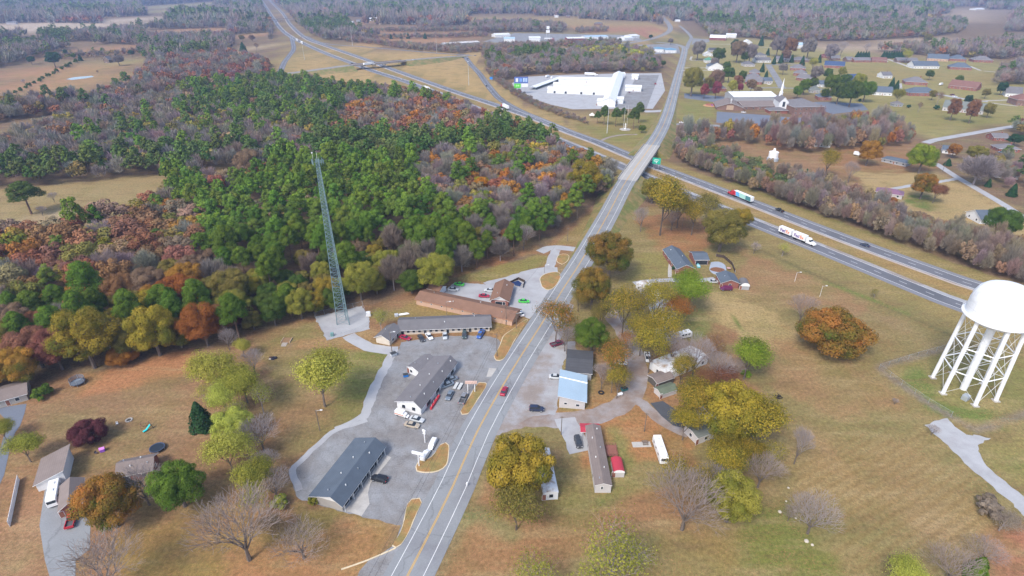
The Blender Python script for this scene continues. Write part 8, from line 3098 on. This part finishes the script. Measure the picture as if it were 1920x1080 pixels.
# swimming pools
t = thing('swimming_pool', 'covered kidney shaped swimming pool with pale terrace', 'pool', at(1345, 506))
c = np.array(G(1345, 506))
Q = GA([(1333, 492), (1347, 491), (1359, 497), (1362, 508), (1364, 515), (1350, 516), (1337, 513), (1330, 505)]) - c
Q = np.array(spline([np.array(p) for p in list(Q) + [Q[0]]], 1.0))[:-1]
m = MB()
m.prism([tuple(p) for p in Q], 0, .12)
m.build('terrace', pmat('pale blue paving', (.34, .38, .45), .8, .15), t)
m = MB()
m.prism([(3.1 * cos(a) * (1 + .15 * cos(2 * a)), 2.6 * sin(a), ) for a in np.linspace(0, 2 * pi, 28)[:-1]], .1, .18)
m.build('cover', pmat('leaf covered pool cover', (.24, .11, .06), .8, .3, .8, second=(.12, .06, .04), sscale=.8), t)
t = thing('swimming_pool', 'dark blue covered pool behind the motel office', 'pool', at(968, 533))
c = np.array(G(968, 533))
Q = GA([(958, 530), (972, 526), (980, 532), (976, 539), (966, 537)]) - c
m = MB()
m.prism([tuple(p) for p in Q], 0, .25)
m.build('rim', CONC, t)
cc = Q.mean(0)
m = MB()
m.prism([tuple(cc + (p - cc) * .86) for p in Q], .2, .32)
m.build('cover', pmat('navy pool cover', (.020, .040, .120), .5, .1), t)
fence('pool_fence', 'dark fence round the dark blue covered pool', [(955, 533), (972, 524.5), (984, 530), (980, 541)], 1.4, 2.0, WL['dusk'], solid=True)
t = thing('table_set', 'small round picnic table right of the covered kidney pool', 'table', at(1366, 505))
m = MB()
m.lathe([(.1, 0), (.1, .7), (1.0, .72), (1.0, .78), (.02, .8)], 16)
m.build('table', pmat('rosy plastic', (.55, .34, .30)), t)
t = thing('rowing_boat', 'turquoise small boat parked by the garage wing', 'boat', at(1309, 500), 1.4)
m = MB()
loft(m, [[(-1.9, -.7, .2), (-1.9, -.85, .8), (-1.9, .85, .8), (-1.9, .7, .2)], [(.6, -.7, .15), (.6, -.85, .8), (.6, .85, .8), (.6, .7, .15)], [(2.1, -.06, .4), (2.1, -.1, .85), (2.1, .1, .85), (2.1, .06, .4)]])
m.build('hull', PAINT['teal'], t)
m = MB()
m.poly([(-1.7, -.65, .82), (.6, -.65, .82), (.6, .65, .82), (-1.7, .65, .82)])
m.build('deck', pmat('boat deck', (.45, .62, .66)), t)


def dumpster(label, u, v, az, mt_, s=1.0):
    t = thing('dumpster', label, 'dumpster', at(u, v, .04), az)
    t.scale = (s, s, s)
    m = MB()
    loft(m, [[(-1.1, -.7, .15), (-1.1, -.95, 1.35), (-1.1, .95, 1.15), (-1.1, .7, .15)], [(1.1, -.7, .15), (1.1, -.95, 1.35), (1.1, .95, 1.15), (1.1, .7, .15)]])
    m.build('bin', mt_, t)
    m = MB()
    m.poly([(-1.15, -1.0, 1.4), (1.15, -1.0, 1.4), (1.15, 1.0, 1.2), (-1.15, 1.0, 1.2)])
    m.poly([(-1.15, -1.0, 1.36), (-1.15, 1.0, 1.16), (1.15, 1.0, 1.16), (1.15, -1.0, 1.36)])
    m.build('lid', pmat('bin lid', (.05, .055, .06)), t)
    for x in (-.8, .8):
        for y in (-.5, .5):
            m = MB()
            m.tube((x - .05, y, .1), (x + .05, y, .1), .1, .1, 8)
            m.build('caster', BLACK, t)


dumpster('pale grey dumpster at the bend behind the grey motel', 738, 667, .6, pmat('pale bin paint', (.56, .60, .64)))
dumpster('bright blue bin beside the workshop annex', 761, 706, .3, pmat('blue bin paint', (.03, .22, .66)), .8)
dumpster('dark teal bin at the edge of the gravel drive', 1170, 732, .4, pmat('teal bin paint', (.03, .17, .17)), .9)
t = thing('propane_tank', 'white propane tank on the grass beside the gravel drive', 'tank', at(1162, 742), .4)
m = MB()
m.tube((-.9, 0, .75), (.9, 0, .75), .52, .52, 16)
m.build('vessel', WHITE, t, bevel=.1)
m = MB()
for x in (-.6, .6):
    m.box(x - .12, x + .12, -.4, .4, 0, .35)
m.build('saddle', CONC, t)
t = thing('old_tyre', 'big dark tyre lying on the leafy yard by the blue roofed shop', 'tyre', at(1127, 737))
m = MB()
nn = 20
for i in range(nn):
    a, b_ = 2 * pi * i / nn, 2 * pi * (i + 1) / nn
    rr = [(1.0, .05), (1.1, .25), (1.0, .45), (.6, .45), (.55, .25), (.6, .05)]
    for k in range(6):
        p, q = rr[k], rr[(k + 1) % 6]
        m.poly([(p[0] * cos(a), p[0] * sin(a), p[1]), (q[0] * cos(a), q[0] * sin(a), q[1]), (q[0] * cos(b_), q[0] * sin(b_), q[1]), (p[0] * cos(b_), p[0] * sin(b_), p[1])])
m.build('tread', BLACK, t)
# concrete pad by the camper with a picnic table
a, rz, L, D = frame_of((1187, 839), (1222, 838), (1186, 829))
t = thing('camper_pad', 'pale concrete pad leading to the long white camper', 'pad', (a[0], a[1], 0), rz)
m = MB()
m.box(0, L, 0, D, -.05, .1)
m.build('slab', CONC, t, bevel=.03)
t = thing('picnic_table', 'weathered picnic table on the concrete pad', 'table', at(1209, 832, .1), .1)
m = MB()
m.box(-.9, .9, -.4, .4, .70, .76)
m.build('tabletop', WL['wood'], t)
for y in (-.75, .75):
    m = MB()
    m.box(-.9, .9, y - .15, y + .15, .42, .47)
    m.build('bench', WL['wood'], t)
for x in (-.6, .6):
    m = MB()
    m.bar((x, -.75, .0), (x, .0, .72), .09)
    m.bar((x, .75, .0), (x, .0, .72), .09)
    m.bar((x, -.8, .4), (x, .8, .4), .08)
    m.build('leg', WL['wood'], t)
# things behind the motels
t = thing('pipe_stack', 'heap of white pipes and sheets on the grass behind the grey motel', 'pile', at(755, 590), .25)
for k in range(5):
    m = MB()
    m.tube((-2.6 + .3 * k, -.5 + .28 * k, .18 + .1 * (k % 2)), (2.8 - .2 * k, -.3 + .25 * k, .2 + .1 * (k % 2)), .16, .16, 8)
    m.build('pipe', WHITE, t)
m = MB()
m.box(-3.4, -1.9, -1.2, .3, 0, .9)
m.build('crate', pmat('grey crate', (.45, .48, .52)), t)
t = thing('pipe_stack', 'second flat stack of white boards right behind the motel roof', 'pile', at(782, 599.5), .08)
m = MB()
m.box(-4.5, 4.0, -.25, .15, 0, .3)
m.build('board', WHITE, t)
m = MB()
m.box(-2.5, 2.0, .2, .6, 0, .25)
m.build('board', WHITE, t)
t = thing('garden_deck', 'wooden frame sandbox with ramp on the grass left of the mast yard', 'deck', at(537, 640))
m = MB()
m.box(-1.6, 1.6, -1.2, 2.2, 0, .3)
m.build('platform', pmat('brown boards', (.28, .17, .09), .9, .2, stripe=(3, 'Y', .2)), t)
m = MB()
for x in (-1.7, 1.7):
    m.box(x - .1, x + .1, -1.3, 2.3, 0, .55)
m.build('edging', pmat('tan timber', (.46, .36, .24)), t)
m = MB()
m.poly([(-1.0, -3.6, .03), (1.0, -3.6, .03), (1.1, -1.25, .28), (-1.1, -1.25, .28)])
m.build('ramp', pmat('grey boards', (.33, .29, .25), .9, .2), t)
t = thing('junk_pile', 'dark heap of discarded things on the grass near the sandbox', 'pile', at(511, 672))
for k, (c_, w) in enumerate([((.03, .03, .045), 1.5), ((.60, .60, .62), .7), ((.10, .06, .05), 1.0), ((.50, .46, .40), .8), ((.04, .04, .06), 1.1)]):
    m = MB()
    a = k * 1.3
    x, y = .9 * cos(a), .8 * sin(a)
    loft(m, [[(x - w / 2, y - w * .4, 0), (x - w / 2, y - w * .3, w * .5), (x - w / 2, y + w * .3, w * .45), (x - w / 2, y + w * .4, 0)], [(x + w / 2, y - w * .35, 0), (x + w * .4, y - w * .2, w * .65), (x + w * .4, y + w * .3, w * .4), (x + w / 2, y + w * .4, 0)]])
    m.build('bundle', pmat('junk %d' % k, c_, .8, .2), t)
t = thing('antenna_pad', 'white cabinet on the corner of the mast yard', 'cabinet', at(691, 592), .2)
m = MB()
m.box(-.9, .9, -.7, .7, 0, 1.9)
m.build('body', WHITE, t, bevel=.08)
m = MB()
m.box(-1.1, 1.1, -.9, .9, -.05, .12)
m.build('base', CONC, t)
t = thing('equipment_cabinet', 'green grey cabinet at the front of the mast yard', 'cabinet', at(623, 630), .1)
m = MB()
m.box(-.6, .6, -.5, .5, 0, 1.5)
m.build('body', pmat('cabinet green', (.18, .34, .33)), t, bevel=.05)
m = MB()
m.box(-.45, .45, -.53, -.5, .2, 1.35)
m.build('door', pmat('cabinet green dark', (.15, .29, .29)), t)
# scrap in front of the workshop
for i, (u, v) in enumerate(((855, 725), (863, 726))):
    p, rz = heading(u, v, u + 5, v - 9)
    t = thing('flat_trailer', 'narrow flat trailer lying before the workshop, ' + ('left one' if i == 0 else 'right one'), 'trailer', (p[0], p[1], .05), rz)
    m = MB()
    m.box(-1.9, 1.7, -.55, .55, .45, .58)
    m.build('bed', pmat('pale trailer bed', (.52, .53, .52)), t)
    m = MB()
    m.bar((1.7, 0, .5), (2.7, 0, .4), .1)
    m.build('drawbar', STEEL, t)
    for s in (-1, 1):
        m = MB()
        m.tube((-.5, s * .58, .3), (-.5, s * .75, .3), .3, .3, 10)
        m.build('wheel', BLACK, t)
t = thing('banner_display', 'red display stand along the workshop front', 'display', at(816, 756), ROADAZ)
m = MB()
m.box(-3.5, 3.5, -.3, .3, 0, 1.0)
m.build('counter', REDP, t, bevel=.04)
m = MB()
for x in (-3, -1, 1, 3):
    m.bar((x, 0, 1), (x, 0, 2.1), .08)
m.build('stand', WHITE, t)
t = thing('playground', 'red and purple playground set on orange mulch beside the church', 'playground', at(1331, 198))
m = MB()
m.lathe([(7.5, .02), (7.4, .1), (.1, .12)], 20)
m.build('mulch_bed', pmat('orange mulch', (.52, .28, .14)), t)
for x in (-3.2, 0, 3):
    m = MB()
    m.box(x - 1, x + 1, -1, 1, 1.2, 1.4)
    for a_ in (-1, 1):
        for b2 in (-1, 1):
            m.bar((x + a_, b2, 0), (x + a_, b2, 3), .16)
    m.build('platform', pmat('playground red', (.42, .06, .10)), t)
m = MB()
loft(m, [[(1.2, -4, .1), (1.2, -4, .5), (2.0, -4, .5), (2.0, -4, .1)], [(1.2, -1, 1.3), (1.2, -1, 1.7), (2.0, -1, 1.7), (2.0, -1, 1.3)]])
m.build('slide', pmat('playground purple', (.22, .10, .42)), t)
t = thing('white_tent', 'small white pointed tent by the pines of the market lawn', 'tent', at(1110, 220))
m = MB()
for i in range(4):
    a, b_ = pi / 4 + i * pi / 2, pi / 4 + (i + 1) * pi / 2
    m.poly([(4 * cos(a), 4 * sin(a), 2.2), (4 * cos(b_), 4 * sin(b_), 2.2), (0, 0, 4.8)])
m.build('canopy', pmat('tent cloth', (.70, .68, .62)), t)
for i in range(4):
    a = pi / 4 + i * pi / 2
    q = MB()
    q.tube((3.9 * cos(a), 3.9 * sin(a), 0), (3.9 * cos(a), 3.9 * sin(a), 2.2), .08, .08, 6)
    q.build('pole', STEEL, t)
# mailbox and bits on the right verge
t = thing('mailbox', 'white mailbox on the right verge of the road', 'mailbox', at(876, 912), ROADAZ)
m = MB()
m.bar((0, 0, 0), (0, 0, 1.05), .1)
m.build('post', WHITE, t)
m = MB()
m.box(-.32, .32, -.22, .22, 1.0, 1.42)
m.build('box', WHITE, t, bevel=.06)
# boulders on the leafy slope at lower right
k = 0
for (u, v, s) in ((1462, 960, .5), (1491, 958, .45), (1478, 915, .35), (1512, 1015, .6), (1523, 1022, .4), (1492, 972, .3), (1474, 940, .3)):
    m = MB()
    m.lathe([(s * .9, -.1), (s, s * .3), (s * .7, s * .7), (s * .2, s * .85)], 7)
    o = m.build('boulder', pmat('pale stone', (.50, .45, .38), .9, .2), None, bevel=.02)
    o.location = at(u, v)
    o.rotation_euler.z = k
    k += 1
    tag(o, 'pale small rock scattered in the grass near the silver bare tree', 'rock', 'pale rocks near the silver bare tree')

# ================================================================== air
hz = MB()
hz.box(-9300, 9300, -700, 9900, -1.2, 150)
hm = bpy.data.materials.new('hazy air')
hm.use_nodes = True
t_ = hm.node_tree
t_.nodes.remove(t_.nodes['Principled BSDF'])
pv = nd(t_, 'ShaderNodeVolumePrincipled')
pv.inputs['Color'].default_value = (.48, .63, 1.0, 1)
pv.inputs['Density'].default_value = HAZE
pv.inputs['Anisotropy'].default_value = 0.1
t_.links.new(pv.outputs[0], t_.nodes['Material Output'].inputs['Volume'])
o = hz.build('haze', hm)
tag(o, kind='stuff')
